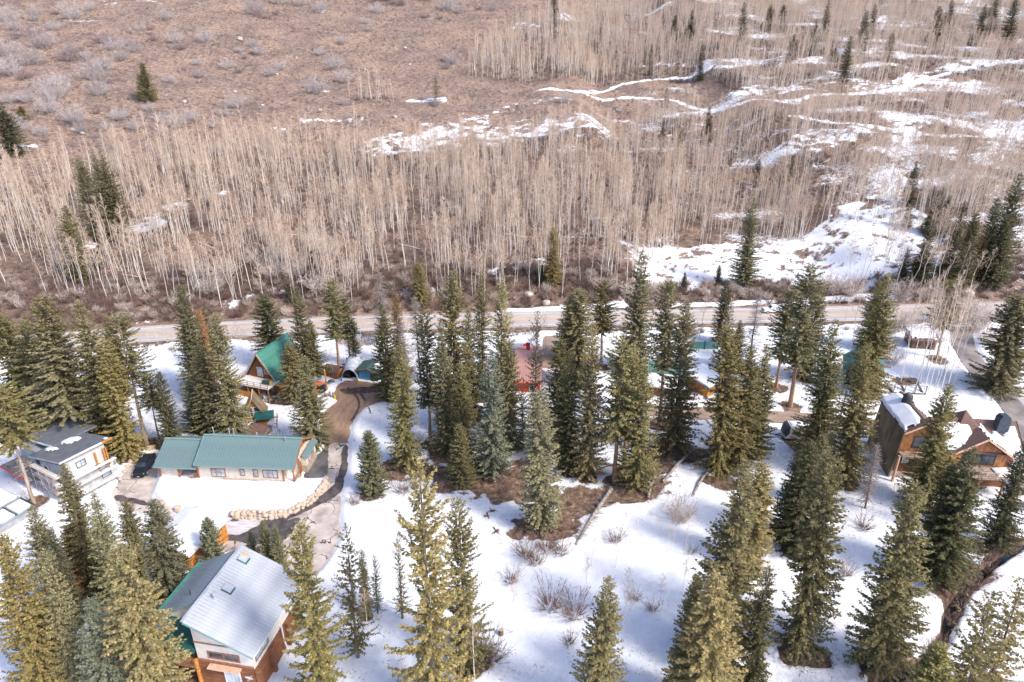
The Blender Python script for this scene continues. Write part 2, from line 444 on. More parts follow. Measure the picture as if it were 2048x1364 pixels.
def terrain_material():
    m = bpy.data.materials.new("mountain_ground"); m.use_nodes = True
    nt = m.node_tree; N, L = nt.nodes, nt.links
    b = N["Principled BSDF"]; b.inputs["Specular IOR Level"].default_value = 0.15
    geo = N.new("ShaderNodeNewGeometry")
    def attr(n):
        a = N.new("ShaderNodeAttribute"); a.attribute_name = n; return a.outputs["Fac"]
    def noise(sc, det=5, rough=0.6, sv=(1, 1, 1)):
        mp = N.new("ShaderNodeMapping"); mp.inputs["Scale"].default_value = sv
        L.new(geo.outputs["Position"], mp.inputs[0])
        n = N.new("ShaderNodeTexNoise"); n.inputs["Scale"].default_value = sc; n.inputs["Detail"].default_value = det; n.inputs["Roughness"].default_value = rough
        L.new(mp.outputs[0], n.inputs["Vector"]); return n.outputs["Fac"]
    def ramp(f, stops):
        r = N.new("ShaderNodeValToRGB"); e = r.color_ramp.elements
        while len(e) < len(stops): e.new(0.5)
        for i, (p, c) in enumerate(stops): e[i].position = p; e[i].color = (*c, 1)
        L.new(f, r.inputs[0]); return r.outputs[0]
    def math_(op, a, b_=None, c=None):
        n = N.new("ShaderNodeMath"); n.operation = op
        for i, v in enumerate((a, b_, c)):
            if v is None: continue
            if isinstance(v, (int, float)): n.inputs[i].default_value = v
            else: L.new(v, n.inputs[i])
        return n.outputs[0]
    def mix(f, a, b_, mode='MIX'):
        n = N.new("ShaderNodeMix"); n.data_type = 'RGBA'; n.blend_type = mode
        if isinstance(f, (int, float)): n.inputs[0].default_value = f
        else: L.new(f, n.inputs[0])
        for i, v in ((6, a), (7, b_)):
            if isinstance(v, tuple): n.inputs[i].default_value = (*v, 1)
            else: L.new(v, n.inputs[i])
        return n.outputs[2]
    # bare ground: red-brown soil, dry straw, dark litter
    g1 = ramp(noise(0.9, 10, 0.78, (0.7, 1.3, 1)), [(0.36, (0.098, 0.069, 0.055)), (0.46, (0.232, 0.165, 0.130)), (0.55, (0.34, 0.248, 0.193)), (0.66, (0.54, 0.43, 0.34))])
    g2 = ramp(noise(0.06, 3), [(0.35, (0.74, 0.73, 0.76)), (0.65, (1.12, 1.08, 1.02))])
    ground = mix(1.0, g1, g2, 'MULTIPLY')
    earth = ramp(noise(1.1, 8, 0.75), [(0.32, (0.075, 0.050, 0.038)), (0.46, (0.175, 0.115, 0.085)), (0.57, (0.285, 0.195, 0.142)), (0.68, (0.48, 0.36, 0.26))])
    leaves = ramp(noise(1.4, 8, 0.75), [(0.34, (0.062, 0.043, 0.034)), (0.47, (0.135, 0.093, 0.070)), (0.60, (0.225, 0.155, 0.112)), (0.74, (0.38, 0.27, 0.19))])
    ground = mix(math_('MULTIPLY', attr('litter'), 0.8), ground, leaves)
    ground = mix(attr('soil'), ground, earth)
    # snow
    sn = ramp(noise(0.35, 5), [(0.3, (0.80, 0.83, 0.885)), (0.7, (0.885, 0.895, 0.915))])
    dn = math_('MULTIPLY', attr("dirty"), ramp(noise(2.4, 8, 0.8), [(0.42, (0, 0, 0)), (0.66, (1, 1, 1))]))
    snow_c = mix(math_('MULTIPLY', dn, 0.75), sn, (0.42, 0.33, 0.27))
    edge = math_('ADD', attr("snow"), math_('MULTIPLY', math_('SUBTRACT', noise(1.1, 8, 0.75, (1, 0.8, 1)), 0.5), 1.5))
    f = math_('SMOOTHSTEP', edge) if False else None
    mr = N.new("ShaderNodeMapRange"); mr.interpolation_type = 'SMOOTHSTEP'
    mr.inputs["From Min"].default_value = 0.37; mr.inputs["From Max"].default_value = 0.63
    L.new(edge, mr.inputs["Value"])
    L.new(mix(mr.outputs[0], ground, snow_c), b.inputs["Base Color"])
    mr2 = N.new("ShaderNodeMapRange"); mr2.inputs["To Min"].default_value = 0.95; mr2.inputs["To Max"].default_value = 0.6
    L.new(mr.outputs[0], mr2.inputs["Value"]); L.new(mr2.outputs[0], b.inputs["Roughness"])
    bp = N.new("ShaderNodeBump"); bp.inputs["Distance"].default_value = 0.6
    st = N.new("ShaderNodeMapRange"); st.inputs["To Min"].default_value = 0.9; st.inputs["To Max"].default_value = 0.30
    L.new(mr.outputs[0], st.inputs["Value"]); L.new(st.outputs[0], bp.inputs["Strength"])
    L.new(noise(0.9, 8, 0.7), bp.inputs["Height"]); L.new(bp.outputs[0], b.inputs["Normal"])
    return m

def build_ground():
    ys = [35.0]
    while ys[-1] < 660: ys.append(ys[-1] * 1.0046)
    ys = [-400, -200, -100, -40, 0, 20] + ys + [720, 800, 950, 1200, 1600, 2200, 3200]
    ys = np.array(ys)
    u = np.linspace(-1.08, 1.08, 400)
    out = np.array([1.15, 1.3, 1.6, 2.1, 3.0, 4.5, 7.0])
    u = np.concatenate([-out[::-1], u, out])
    half = 0.80 * np.clip(ys, 30, 900) + 14
    X = half[:, None] * u[None, :]
    Y = np.repeat(ys[:, None], len(u), 1)
    Z, S, D, E = surface(X.ravel(), Y.ravel())
    V = np.stack([X.ravel(), Y.ravel(), Z], 1)
    n, k = len(ys), len(u)
    i = np.arange((n - 1) * k).reshape(n - 1, k)[:, :-1].ravel()
    Fq = np.stack([i, i + 1, i + k + 1, i + k], 1)
    me = np_mesh("ground", V, Fq, terrain_material(), True)
    for nm, a in (("snow", S), ("dirty", D), ("soil", E), ("litter", leaf_litter(X.ravel(), Y.ravel()))):
        at = me.attributes.new(nm, 'FLOAT', 'POINT'); at.data.foreach_set("value", a.astype(np.float32))
    o = link(bpy.data.objects.new("ground", me)); o["kind"] = "structure"
    return o

# ---------------------------------------------------------------- roads and drives
def ribbon(name, c, half, z, m, parent=None, kind=None, off=0.0, wob=0.0):
    """strip along a centre line"""
    P = np.array([p[:2] for p in c], float)
    t = np.concatenate([[0], np.cumsum(np.hypot(*np.diff(P, axis=0).T))])
    n = max(8, int(t[-1] / 1.5)); tt = np.linspace(0, t[-1], n)
    Q = np.stack([np.interp(tt, t, P[:, 0]), np.interp(tt, t, P[:, 1])], 1)
    for _ in range(3): Q[1:-1] = (Q[:-2] + 2 * Q[1:-1] + Q[2:]) / 4
    d = np.gradient(Q, axis=0); d /= np.linalg.norm(d, axis=1)[:, None]; nr = np.stack([-d[:, 1], d[:, 0]], 1)
    w1 = half + wob * (fbm(tt / 2.5, tt * 0, 5, 3) - 0.5) * 2; w2 = half + wob * (fbm(tt / 2.5, tt * 0 + 9, 6, 3) - 0.5) * 2
    A = Q + nr * (off + w1)[:, None] if wob else Q + nr * (off + half)
    Bq = Q + nr * (off - w2)[:, None] if wob else Q + nr * (off - half)
    V = np.zeros((2 * n, 3)); V[0::2, :2] = A; V[1::2, :2] = Bq; V[:, 2] = z
    i = np.arange(n - 1) * 2
    o = link(bpy.data.objects.new(name, np_mesh(name, V, np.stack([i + 1, i, i + 2, i + 3], 1)[:, ::-1], m)), parent)
    if kind: o["kind"] = kind
    return o
def sheet(name, poly, z, m, kind="structure", wob=0.25, parent=None):
    """flat patch of surfacing with a slightly ragged outline"""
    P = np.array(poly, float); Q = []
    for i in range(len(P)):
        a, b = P[i], P[(i + 1) % len(P)]; k = max(1, int(np.hypot(*(b - a)) / 0.7))
        for j in range(k): Q.append(a + (b - a) * j / k)
    Q = np.array(Q)
    for _ in range(2): Q = (np.roll(Q, 1, 0) + 2 * Q + np.roll(Q, -1, 0)) / 4
    Q += np.stack([vnoise(Q[:, 0] * 1.3, Q[:, 1] * 1.3, 1) - .5, vnoise(Q[:, 0] * 1.3, Q[:, 1] * 1.3, 2) - .5], 1) * 2 * wob
    bm = bmesh.new(); vs = [bm.verts.new((x, y, z)) for x, y in Q]; f = bm.faces.new(vs)
    bmesh.ops.triangulate(bm, faces=[f])
    bmesh.ops.recalc_face_normals(bm, faces=bm.faces)
    if sum(q.normal.z for q in bm.faces) < 0: bmesh.ops.reverse_faces(bm, faces=bm.faces)
    me = bpy.data.meshes.new(name); bm.to_mesh(me); bm.free(); me.materials.append(m)
    o = link(bpy.data.objects.new(name, me), parent); o["kind"] = kind
    return o

def cracked_asphalt():
    m = mat("old_drive_asphalt", (0.53, 0.455, 0.405), 0.9, var=0.16, scale=0.5, bump=0.15, bscale=6)
    nt = m.node_tree; N, L = nt.nodes, nt.links; b = N["Principled BSDF"]
    geo = N.new("ShaderNodeNewGeometry")
    wn = N.new("ShaderNodeTexNoise"); wn.inputs["Scale"].default_value = 0.9; wn.inputs["Detail"].default_value = 4
    L.new(geo.outputs["Position"], wn.inputs["Vector"])
    vm = N.new("ShaderNodeVectorMath"); vm.operation = 'MULTIPLY_ADD'; vm.inputs[1].default_value = (1.6, 1.6, 1.6)
    L.new(wn.outputs["Color"], vm.inputs[0]); L.new(geo.outputs["Position"], vm.inputs[2])
    vo = N.new("ShaderNodeTexVoronoi"); vo.feature = 'DISTANCE_TO_EDGE'; vo.inputs["Scale"].default_value = 0.30
    L.new(vm.outputs[0], vo.inputs["Vector"])
    lt = N.new("ShaderNodeMath"); lt.operation = 'LESS_THAN'; lt.inputs[1].default_value = 0.016; L.new(vo.outputs["Distance"], lt.inputs[0])
    n3 = N.new("ShaderNodeTexNoise"); n3.inputs["Scale"].default_value = 0.25; n3.inputs["Detail"].default_value = 3; L.new(geo.outputs["Position"], n3.inputs["Vector"])
    gt = N.new("ShaderNodeMath"); gt.operation = 'GREATER_THAN'; gt.inputs[1].default_value = 0.46; L.new(n3.outputs["Fac"], gt.inputs[0])
    mu = N.new("ShaderNodeMath"); mu.operation = 'MULTIPLY'; L.new(lt.outputs[0], mu.inputs[0]); L.new(gt.outputs[0], mu.inputs[1])
    src = b.inputs["Base Color"].links[0].from_socket
    mx = N.new("ShaderNodeMix"); mx.data_type = 'RGBA'; L.new(mu.outputs[0], mx.inputs[0]); L.new(src, mx.inputs[6]); mx.inputs[7].default_value = (0.06, 0.05, 0.05, 1)
    L.new(mx.outputs[2], b.inputs["Base Color"])
    return m

def build_roads():
    asph = mat("highway_asphalt", (0.47, 0.415, 0.385), 0.9, var=0.08, scale=0.4, bump=0.05, stretch=(0.3, 1.5, 1))
    xs = np.linspace(-260, 260, 200); c = np.stack([xs, road_y(xs)], 1)
    hw = ribbon("highway", c, 5.0, 0.62, asph, kind="structure")
    white = mat("white_line_paint", (0.74, 0.73, 0.71), 0.7, var=0.1, scale=2)
    yel = mat("yellow_line_paint", (0.80, 0.46, 0.07), 0.7, var=0.1, scale=2)
    for off, w, mm, nm in ((3.55, .10, white, "edge_line"), (-3.55, .10, white, "edge_line"), (.17, .085, yel, "centre_line"), (-.17, .085, yel, "centre_line")):
        ribbon(nm, c, w, 0.626, mm, parent=hw, off=off)
    sheet("asphalt_drive", DRIVE, 0.03, cracked_asphalt())
    wet = mat("wet_dark_asphalt", (0.105, 0.09, 0.088), 0.55, var=0.25, scale=0.8, bump=0.1)
    sheet("side_parking_pad", SIDE_PAD, 0.62, mat("parking_pad_asphalt", (0.13, 0.12, 0.12), 0.8, var=0.2, scale=0.6), wob=0.12)
    sheet("wet_asphalt_strip", GP([(683, 890), (698, 889), (696, 930), (684, 985), (650, 1005), (600, 1030), (560, 1046), (530, 1056), (505, 1062), (520, 1045), (580, 1024), (630, 998), (668, 970), (682, 930)]), 0.036, wet, wob=0.3)
    sheet("wet_asphalt_strip", GP([(520, 1050), (600, 1035), (590, 1060), (560, 1085), (520, 1090), (480, 1085), (435, 1078), (445, 1068), (490, 1068)]), 0.041, wet, wob=0.35)
    sheet("wet_asphalt_strip", GP([(228, 988), (310, 1008), (305, 1014), (226, 1000)]), 0.036, wet, wob=0.2)
    ice = mat("packed_snow_and_ice", (0.70, 0.665, 0.665), 0.6, var=0.10, scale=0.9, rgb2=(0.48, 0.43, 0.42), stretch=(0.6, 2.2, 1), bump=0.2)
    sheet("packed_snow", GP([(332, 1016), (400, 1024), (470, 1034), (520, 1042), (505, 1062), (470, 1072), (440, 1068), (400, 1050), (340, 1030)]), 0.046, ice, kind="stuff", wob=0.4)
    sheet("melt_patch", GP([(398, 1030), (425, 1030), (432, 1036), (405, 1036)]), 0.051, wet, wob=0.15)
    sheet("melt_patch", GP([(452, 1040), (480, 1036), (486, 1044), (462, 1046)]), 0.051, wet, wob=0.15)
    dirt = mat("wet_dirt", (0.42, 0.265, 0.172), 0.9, var=0.2, scale=0.7, rgb2=(0.27, 0.168, 0.112), bump=0.4, stretch=(1.6, 0.5, 1))
    sheet("dirt_drive", DIRT, 0.034, dirt, wob=0.5)
    mud = mat("dark_mud", (0.12, 0.08, 0.06), 0.7, var=0.25, scale=1.2, bump=0.4)
    sheet("mud_patch", GP([(672, 778), (720, 774), (770, 772), (790, 778), (745, 786), (700, 790)]), 0.04, mud, wob=0.5)
    for pts in ([(695, 775), (712, 790), (724, 806), (716, 822), (703, 842)], [(708, 775), (724, 790), (731, 802)]):
        ribbon("wheel_rut", GP(pts), 0.28, 0.039, mud, kind="structure", wob=0.12)
    ribbon("gravel_lane", LANE_C, 2.1, 0.034, mat("lane_dirt", (0.40, 0.30, 0.235), 0.95, var=0.18, scale=0.6, rgb2=(0.28, 0.20, 0.155), bump=0.3, stretch=(0.4, 1.8, 1)), kind="structure", wob=0.5)
    sheet("gravel_parking", PARK, 0.03, mat("parking_mud", (0.24, 0.18, 0.145), 0.9, var=0.25, scale=0.8, bump=0.3), wob=0.5)
    ribbon("paved_lane", PAVED_C, 2.4, 0.034, mat("lane_asphalt", (0.36, 0.31, 0.285), 0.9, var=0.2, scale=0.25, rgb2=(0.16, 0.14, 0.135)), kind="structure", wob=0.25)
    ribbon("gravel_stub", STUB_C, 1.9, 0.036, MATS["lane_dirt"], kind="structure", wob=0.4)
    water = mat("creek_water", (0.035, 0.03, 0.025), 0.12, var=0.3, scale=1.5, bump=0.3, spec=0.6)
    ribbon("creek", CREEK_C, 0.6, -1.05, water, kind="structure", wob=0.5)

# ================================================================ TREES
def quads(P, D, W, length, width, fold=0.0):
    """kite-shaped sprays: P start, D direction, W sideways (arrays)"""
    n = len(P)
    L = length[:, None]; w = width[:, None]
    N_ = np.cross(D, W)
    V = np.stack([P, P + D * L * 0.45 + W * w + N_ * fold * w, P + D * L, P + D * L * 0.45 - W * w + N_ * fold * w], 1).reshape(-1, 3)
    Fq = np.arange(4 * n).reshape(n, 4)
    return V, Fq
def unit(a):
    return a / (np.linalg.norm(a, axis=1)[:, None] + 1e-9)

TREE_H = 20.0
def conifer_crown(name, seed, R=3.0, bare=0.04, whorls=46, per=7, power=0.85, droop=0.30, dens=1.0, spray=0.34, up=0.35, ragged=0.17, tipw=0.5):
    """needle sprays carried on whorled, drooping branches"""
    r = np.random.default_rng(seed)
    Ps, Ds, Ws, Ls, Wd = [], [], [], [], []
    bv, bf = MB(), None
    z0 = bare * TREE_H
    az0 = 0.0
    gap = r.uniform(0, 2 * np.pi, 6); gz = r.uniform(0.08, 0.85, 6)
    for i in range(whorls):
        t = (i + r.uniform(-.3, .3)) / whorls
        t = min(max(t, 0), 0.985)
        z = z0 + (TREE_H - z0) * (t ** 0.93)
        th = (z - z0) / (TREE_H - z0)
        env = (1 - th) ** (power * 0.72) * (0.74 + 0.26 * min(1, (th + 0.06) / 0.22))
        Lb = R * env + 0.16
        k = max(3, int(per * (0.75 + 0.5 * (1 - th))))
        az0 += 2.4
        for j in range(k):
            az = az0 + 2 * np.pi * j / k + r.uniform(-.35, .35)
            L = Lb * r.uniform(1 - ragged, 1 + ragged * 0.7)
            for q in range(6):
                if abs(th - gz[q]) < 0.08 and abs((az - gap[q] + np.pi) % (2 * np.pi) - np.pi) < 0.6: L *= 0.48
            a = up * 1.6 * th - droop * (1 - th) + r.uniform(-.12, .12)        # slope leaving the trunk
            bcur = 0.22 * (1 - th) + 0.05
            dirh = np.array([np.cos(az), np.sin(az), 0.0]); side = np.array([-np.sin(az), np.cos(az), 0.0])
            n = max(3, int(L / 0.115 * dens))
            s = (np.arange(n) + r.uniform(0, 1, n)) / n
            s = 0.10 + 0.90 * s
            P = dirh * (L * s)[:, None]; P[:, 2] = z + L * (a * s + bcur * s * s)
            for sg in (-1, 1, 0):
                m = n
                ang = r.uniform(0.35, 1.15, m) * sg
                D = dirh * np.cos(ang)[:, None] + side * np.sin(ang)[:, None]
                D[:, 2] += a * 0.5 + r.uniform(-.85, .10, m) - (0.0 if sg else -0.45)
                D = unit(D)
                W = unit(np.cross(D, np.array([0, 0, 1.0]) + r.normal(0, .45, (m, 3))))
                ln = spray * r.uniform(.55, 1.35, m) * (1.05 - 0.45 * s) * (0.45 + 0.55 * min(1, L / 1.3))
                Ps.append(P + r.normal(0, .05, (m, 3))); Ds.append(D); Ws.append(W); Ls.append(ln); Wd.append(ln * r.uniform(.22, .38, m) * (1 + tipw * 0.2))
    # leader
    zz = np.linspace(TREE_H * 0.965, TREE_H * 1.0, 14)
    P = np.stack([zz * 0, zz * 0, zz], 1)
    az = r.uniform(0, 2 * np.pi, 14)
    D = unit(np.stack([np.cos(az), np.sin(az), np.full(14, .9)], 1)); W = unit(np.cross(D, r.normal(0, 1, (14, 3))))
    Ps.append(P); Ds.append(D); Ws.append(W); Ls.append(np.full(14, .28)); Wd.append(np.full(14, .06))
    V, Fq = quads(np.concatenate(Ps), np.concatenate(Ds), np.concatenate(Ws), np.concatenate(Ls), np.concatenate(Wd), 0.35)
    return np_mesh(name, V, Fq, MATS["needles"])

def conifer_trunk(name, seed, rad=0.30, bare=0.04, stubs=14, m=None, lean=0.0):
    r = random.Random(seed)
    b = MB()
    pts, rr = [], []
    for i in range(9):
        t = i / 8
        pts.append((r.uniform(-.06, .06) * (0 < i), r.uniform(-.06, .06) * (0 < i), -0.4 + t * (TREE_H * 0.985 + .4)))
        rr.append(rad * (1.25 if i == 0 else 1) * (1 - 0.93 * t))
    b.tube(pts, rr, 7)
    for i in range(stubs):      # dead branch stubs under the crown
        z = r.uniform(0.12, max(0.2, bare + .12)) * TREE_H; a = r.uniform(0, 6.28); L = r.uniform(.5, 1.9)
        b.tube([(0, 0, z), (math.cos(a) * L * .6, math.sin(a) * L * .6, z - .05 * L), (math.cos(a) * L, math.sin(a) * L, z - .22 * L)], [.035, .022, .01], 3, False)
    return b.mesh(name, m or MATS["conifer_bark"])

def dead_crown(name, seed, R=1.6, bare=0.12, n=230):
    r = np.random.default_rng(seed); b = MB()
    for i in range(n):
        th = r.uniform(0, .97); z = (bare + (1 - bare) * th) * TREE_H; a = r.uniform(0, 6.28)
        L = R * (1 - th) ** .7 * r.uniform(.5, 1.1) + .2
        d = np.array([math.cos(a), math.sin(a)])
        p = [(0, 0, z), (*(d * L * .55), z + L * .02), (*(d * L), z - L * r.uniform(.05, .4))]
        b.tube(p, [.04, .028, .012], 3, False)
        for k in range(4):
            s = r.uniform(.35, 1); q = np.array([*(d * L * s), z - L * .1 * s]); e = q + r.normal(0, .28, 3) * np.array([1, 1, .6])
            b.tube([q, e], [.018, .008], 3, False)
    return b.mesh(name, MATS["dead_twigs"])

def aspen_parts(seed, h=14.0, clear=0.5, spread=1.7, nb=34, bend=0.35, tw=15, thick=0.064):
    """white trunk with a light crown of fine, upswept branches"""
    r = np.random.default_rng(seed)
    k = 9
    zs = np.linspace(0, h, k); ox = np.cumsum(r.normal(0, bend / k * 1.6, k)); oy = np.cumsum(r.normal(0, bend / k * 1.6, k)); ox -= ox[0]; oy -= oy[0]
    b = MB()
    b.tube([(ox[i], oy[i], zs[i] - (0.3 if i == 0 else 0)) for i in range(k)], [thick * (1.15 - zs[i] / h * 1.0) + .012 for i in range(k)], 5, False)
    c = MB()
    tv, td, twv, tl = [], [], [], []
    for i in range(nb):
        th = clear + (1 - clear) * (i + r.uniform(0, 1)) / nb
        th = min(th, .985)
        z = th * h; x = np.interp(z, zs, ox); y = np.interp(z, zs, oy)
        a = r.uniform(0, 6.28); rel = (th - clear) / (1 - clear)
        L = spread * (1.05 - rel) ** .75 * r.uniform(.6, 1.15) + .25
        el = r.uniform(.22, .85) + .35 * rel
        d = np.array([math.cos(a) * math.cos(el), math.sin(a) * math.cos(el), math.sin(el)])
        p0 = np.array([x, y, z]); p1 = p0 + d * L * .55 + r.normal(0, .06, 3); p2 = p1 + (d + np.array([0, 0, .25])) * L * .5
        c.tube([p0, p1, p2], [.024, .017, .008], 3, False)
        for j in range(tw):
            s = r.uniform(.25, 1); q = (p0 + (p1 - p0) * s / .55) if s < .55 else p1 + (p2 - p1) * (s - .55) / .45
            dd = d + r.normal(0, .55, 3); dd[2] += .25; dd /= np.linalg.norm(dd)
            tv.append(q); td.append(dd); twv.append(np.cross(dd, r.normal(0, 1, 3))); tl.append(r.uniform(.35, .8) * (.5 + .5 * spread / 1.7))
    P, D, W, L = np.array(tv), np.array(td), unit(np.array(twv)), np.array(tl)
    V, Fq = quads(P, D, W, L, np.full(len(L), .0135))
    k0 = len(c.v); c.v += [tuple(v) for v in V]; c.f += [tuple(f + k0) for f in Fq]
    return b, c

def shrub_mesh(name, seed, m, stems=46, h=1.6, flare=0.75, tw=5, wid=.014, curve=.25, wild=.5):
    """many thin stems fanning out of one foot"""
    r = np.random.default_rng(seed)
    Ps, Ds, Ws, Ls, Wd = [], [], [], [], []
    for i in range(stems):
        a = r.uniform(0, 6.28); f = flare * math.sqrt(r.uniform(.02, 1)); L = h * r.uniform(.65, 1.1)
        d = np.array([math.cos(a) * f, math.sin(a) * f, math.sqrt(max(.1, 1.2 - f * f))]); d /= np.linalg.norm(d)
        p0 = np.array([math.cos(a), math.sin(a), 0]) * .14 * h * r.uniform(0, 1) + np.array([0, 0, -.05])
        p1 = p0 + d * L * .55; d2 = d + np.array([0, 0, curve]) + r.normal(0, .12, 3); d2 /= np.linalg.norm(d2)
        for p, dd, l, w in ((p0, d, L * .6, wid * 1.6), (p1, d2, L * .5, wid)):
            Ps.append(p); Ds.append(dd); Ws.append(np.cross(dd, r.normal(0, 1, 3))); Ls.append(l); Wd.append(w)
        for k in range(tw):
            s = r.uniform(.3, 1); p = p0 + d * L * .6 * min(1, s * 1.6) if s < .6 else p1 + d2 * L * .5 * (s - .55) * 2
            dd = d2 + r.normal(0, wild, 3); dd /= np.linalg.norm(dd)
            Ps.append(p); Ds.append(dd); Ws.append(np.cross(dd, r.normal(0, 1, 3))); Ls.append(L * r.uniform(.14, .34)); Wd.append(wid * .7)
    V, Fq = quads(np.array(Ps), np.array(Ds), unit(np.array(Ws)), np.array(Ls), np.array(Wd))
    return np_mesh(name, V, Fq, m)

def setup_tree_materials():
    foliage_mat("needles")
    mat("conifer_bark", (0.20, 0.145, 0.115), 0.95, var=0.3, scale=2.5, stretch=(1, 1, .25), bump=0.5)
    mat("orange_bark", (0.42, 0.25, 0.15), 0.95, var=0.25, scale=2.0, rgb2=(0.27, 0.17, 0.11), stretch=(1, 1, .25), bump=0.5)
    mat("pale_bark", (0.46, 0.37, 0.29), 0.95, var=0.2, scale=2.0, stretch=(1, 1, .25), bump=0.4)
    twig_mat("dead_twigs", (0.22, 0.185, 0.17), (0.34, 0.29, 0.265))
    twig_mat("aspen_bark", (0.56, 0.49, 0.42), (0.82, 0.76, 0.68))
    twig_mat("aspen_twigs", (0.45, 0.325, 0.23), (0.71, 0.55, 0.41))
    twig_mat("shrub_grey", (0.33, 0.285, 0.27), (0.52, 0.46, 0.435))
    twig_mat("shrub_dusk", (0.20, 0.145, 0.145), (0.36, 0.275, 0.265))
    twig_mat("shrub_brown", (0.13, 0.092, 0.085), (0.44, 0.34, 0.275))
    twig_mat("understory", (0.12, 0.08, 0.068), (0.33, 0.235, 0.19))
    twig_mat("willow_twigs", (0.14, 0.085, 0.07), (0.31, 0.205, 0.165))
    twig_mat("pale_willow", (0.46, 0.37, 0.31), (0.70, 0.60, 0.52))
    twig_mat("pale_straw", (0.42, 0.31, 0.235), (0.66, 0.53, 0.42))
    twig_mat("dry_grass", (0.36, 0.24, 0.14), (0.58, 0.43, 0.28))
setup_tree_materials()

CONE = {}
def conifer_kinds():
    """crown and trunk meshes shared by the trees of a kind"""
    def K(code, i, crown, trunk): CONE.setdefault(code, []).append((crown, trunk))
    for i, (R, pw, dr) in enumerate(((3.0, .85, .30), (2.7, .75, .38), (3.2, .95, .26), (2.9, .80, .34), (2.8, .9, .30), (3.0, 1.05, .22), (2.8, .66, .44), (3.1, .9, .36))):
        K('D', i, conifer_crown("crown", 100 + i, R, .05, 54, 7, pw, dr), conifer_trunk("trunk", 100 + i, .30, .05))
    for i, (R, pw) in enumerate(((2.0, .62), (1.7, .55), (2.2, .7))):
        K('N', i, conifer_crown("crown", 200 + i, R, .04, 60, 6, pw, .42, spray=.32, dens=1.05), conifer_trunk("trunk", 200 + i, .26, .04))
    for i in range(3):
        K('O', i, conifer_crown("crown", 300 + i, 2.6, .33 + .05 * i, 34, 6, .5, .30, ragged=.4, spray=.37), conifer_trunk("trunk", 300 + i, .30, .30, 26, MATS["orange_bark"]))
    for i in range(2):
        K('Y', i, conifer_crown("crown", 400 + i, 4.6, .015, 40, 7, .9, .12, spray=.6, dens=.72, up=.5), conifer_trunk("trunk", 400 + i, .30, .02, 0))
    for i in range(2):
        K('L', i, conifer_crown("crown", 500 + i, 3.0, .10, 30, 5, .8, .22, ragged=.5, spray=.38, dens=.66, up=.55), conifer_trunk("trunk", 500 + i, .25, .10, 18))
    for i in range(3):      # long sweeping boughs
        K('S', i, conifer_crown("crown", 600 + i, 3.5, .03, 36, 6, .78, .42, ragged=.35, spray=.36, dens=1.2, up=.6), conifer_trunk("trunk", 600 + i, .32, .03))
    for i in range(2):
        K('X', i, dead_crown("crown", 700 + i), conifer_trunk("trunk", 700 + i, .24, .1, 10, MATS["pale_bark"] if i else None))
    for i in range(2):      # tall trunk bare for most of its height
        K('B', i, conifer_crown("crown", 800 + i, 2.4, .55, 22, 6, .5, .25, ragged=.4), conifer_trunk("trunk", 800 + i, .27, .55, 44, MATS["pale_bark"]))
conifer_kinds()
HALF_W = {'D': 2.9, 'N': 1.95, 'O': 2.5, 'Y': 4.4, 'L': 2.8, 'S': 3.3, 'X': 1.5, 'B': 2.2}
TINT = {'g': (0.195, 0.178, 0.105), 'y': (0.265, 0.228, 0.122), 'b': (0.185, 0.190, 0.140), 'd': (0.122, 0.118, 0.073), 's': (0.270, 0.250, 0.168),
        'r': (0.42, 0.195, 0.125), 'o': (0.225, 0.196, 0.106), 'w': (0.30, 0.25, 0.21), 'q': (0.25, 0.165, 0.098)}
NADIR_Y = 682 + F_PX / math.tan(PITCH)

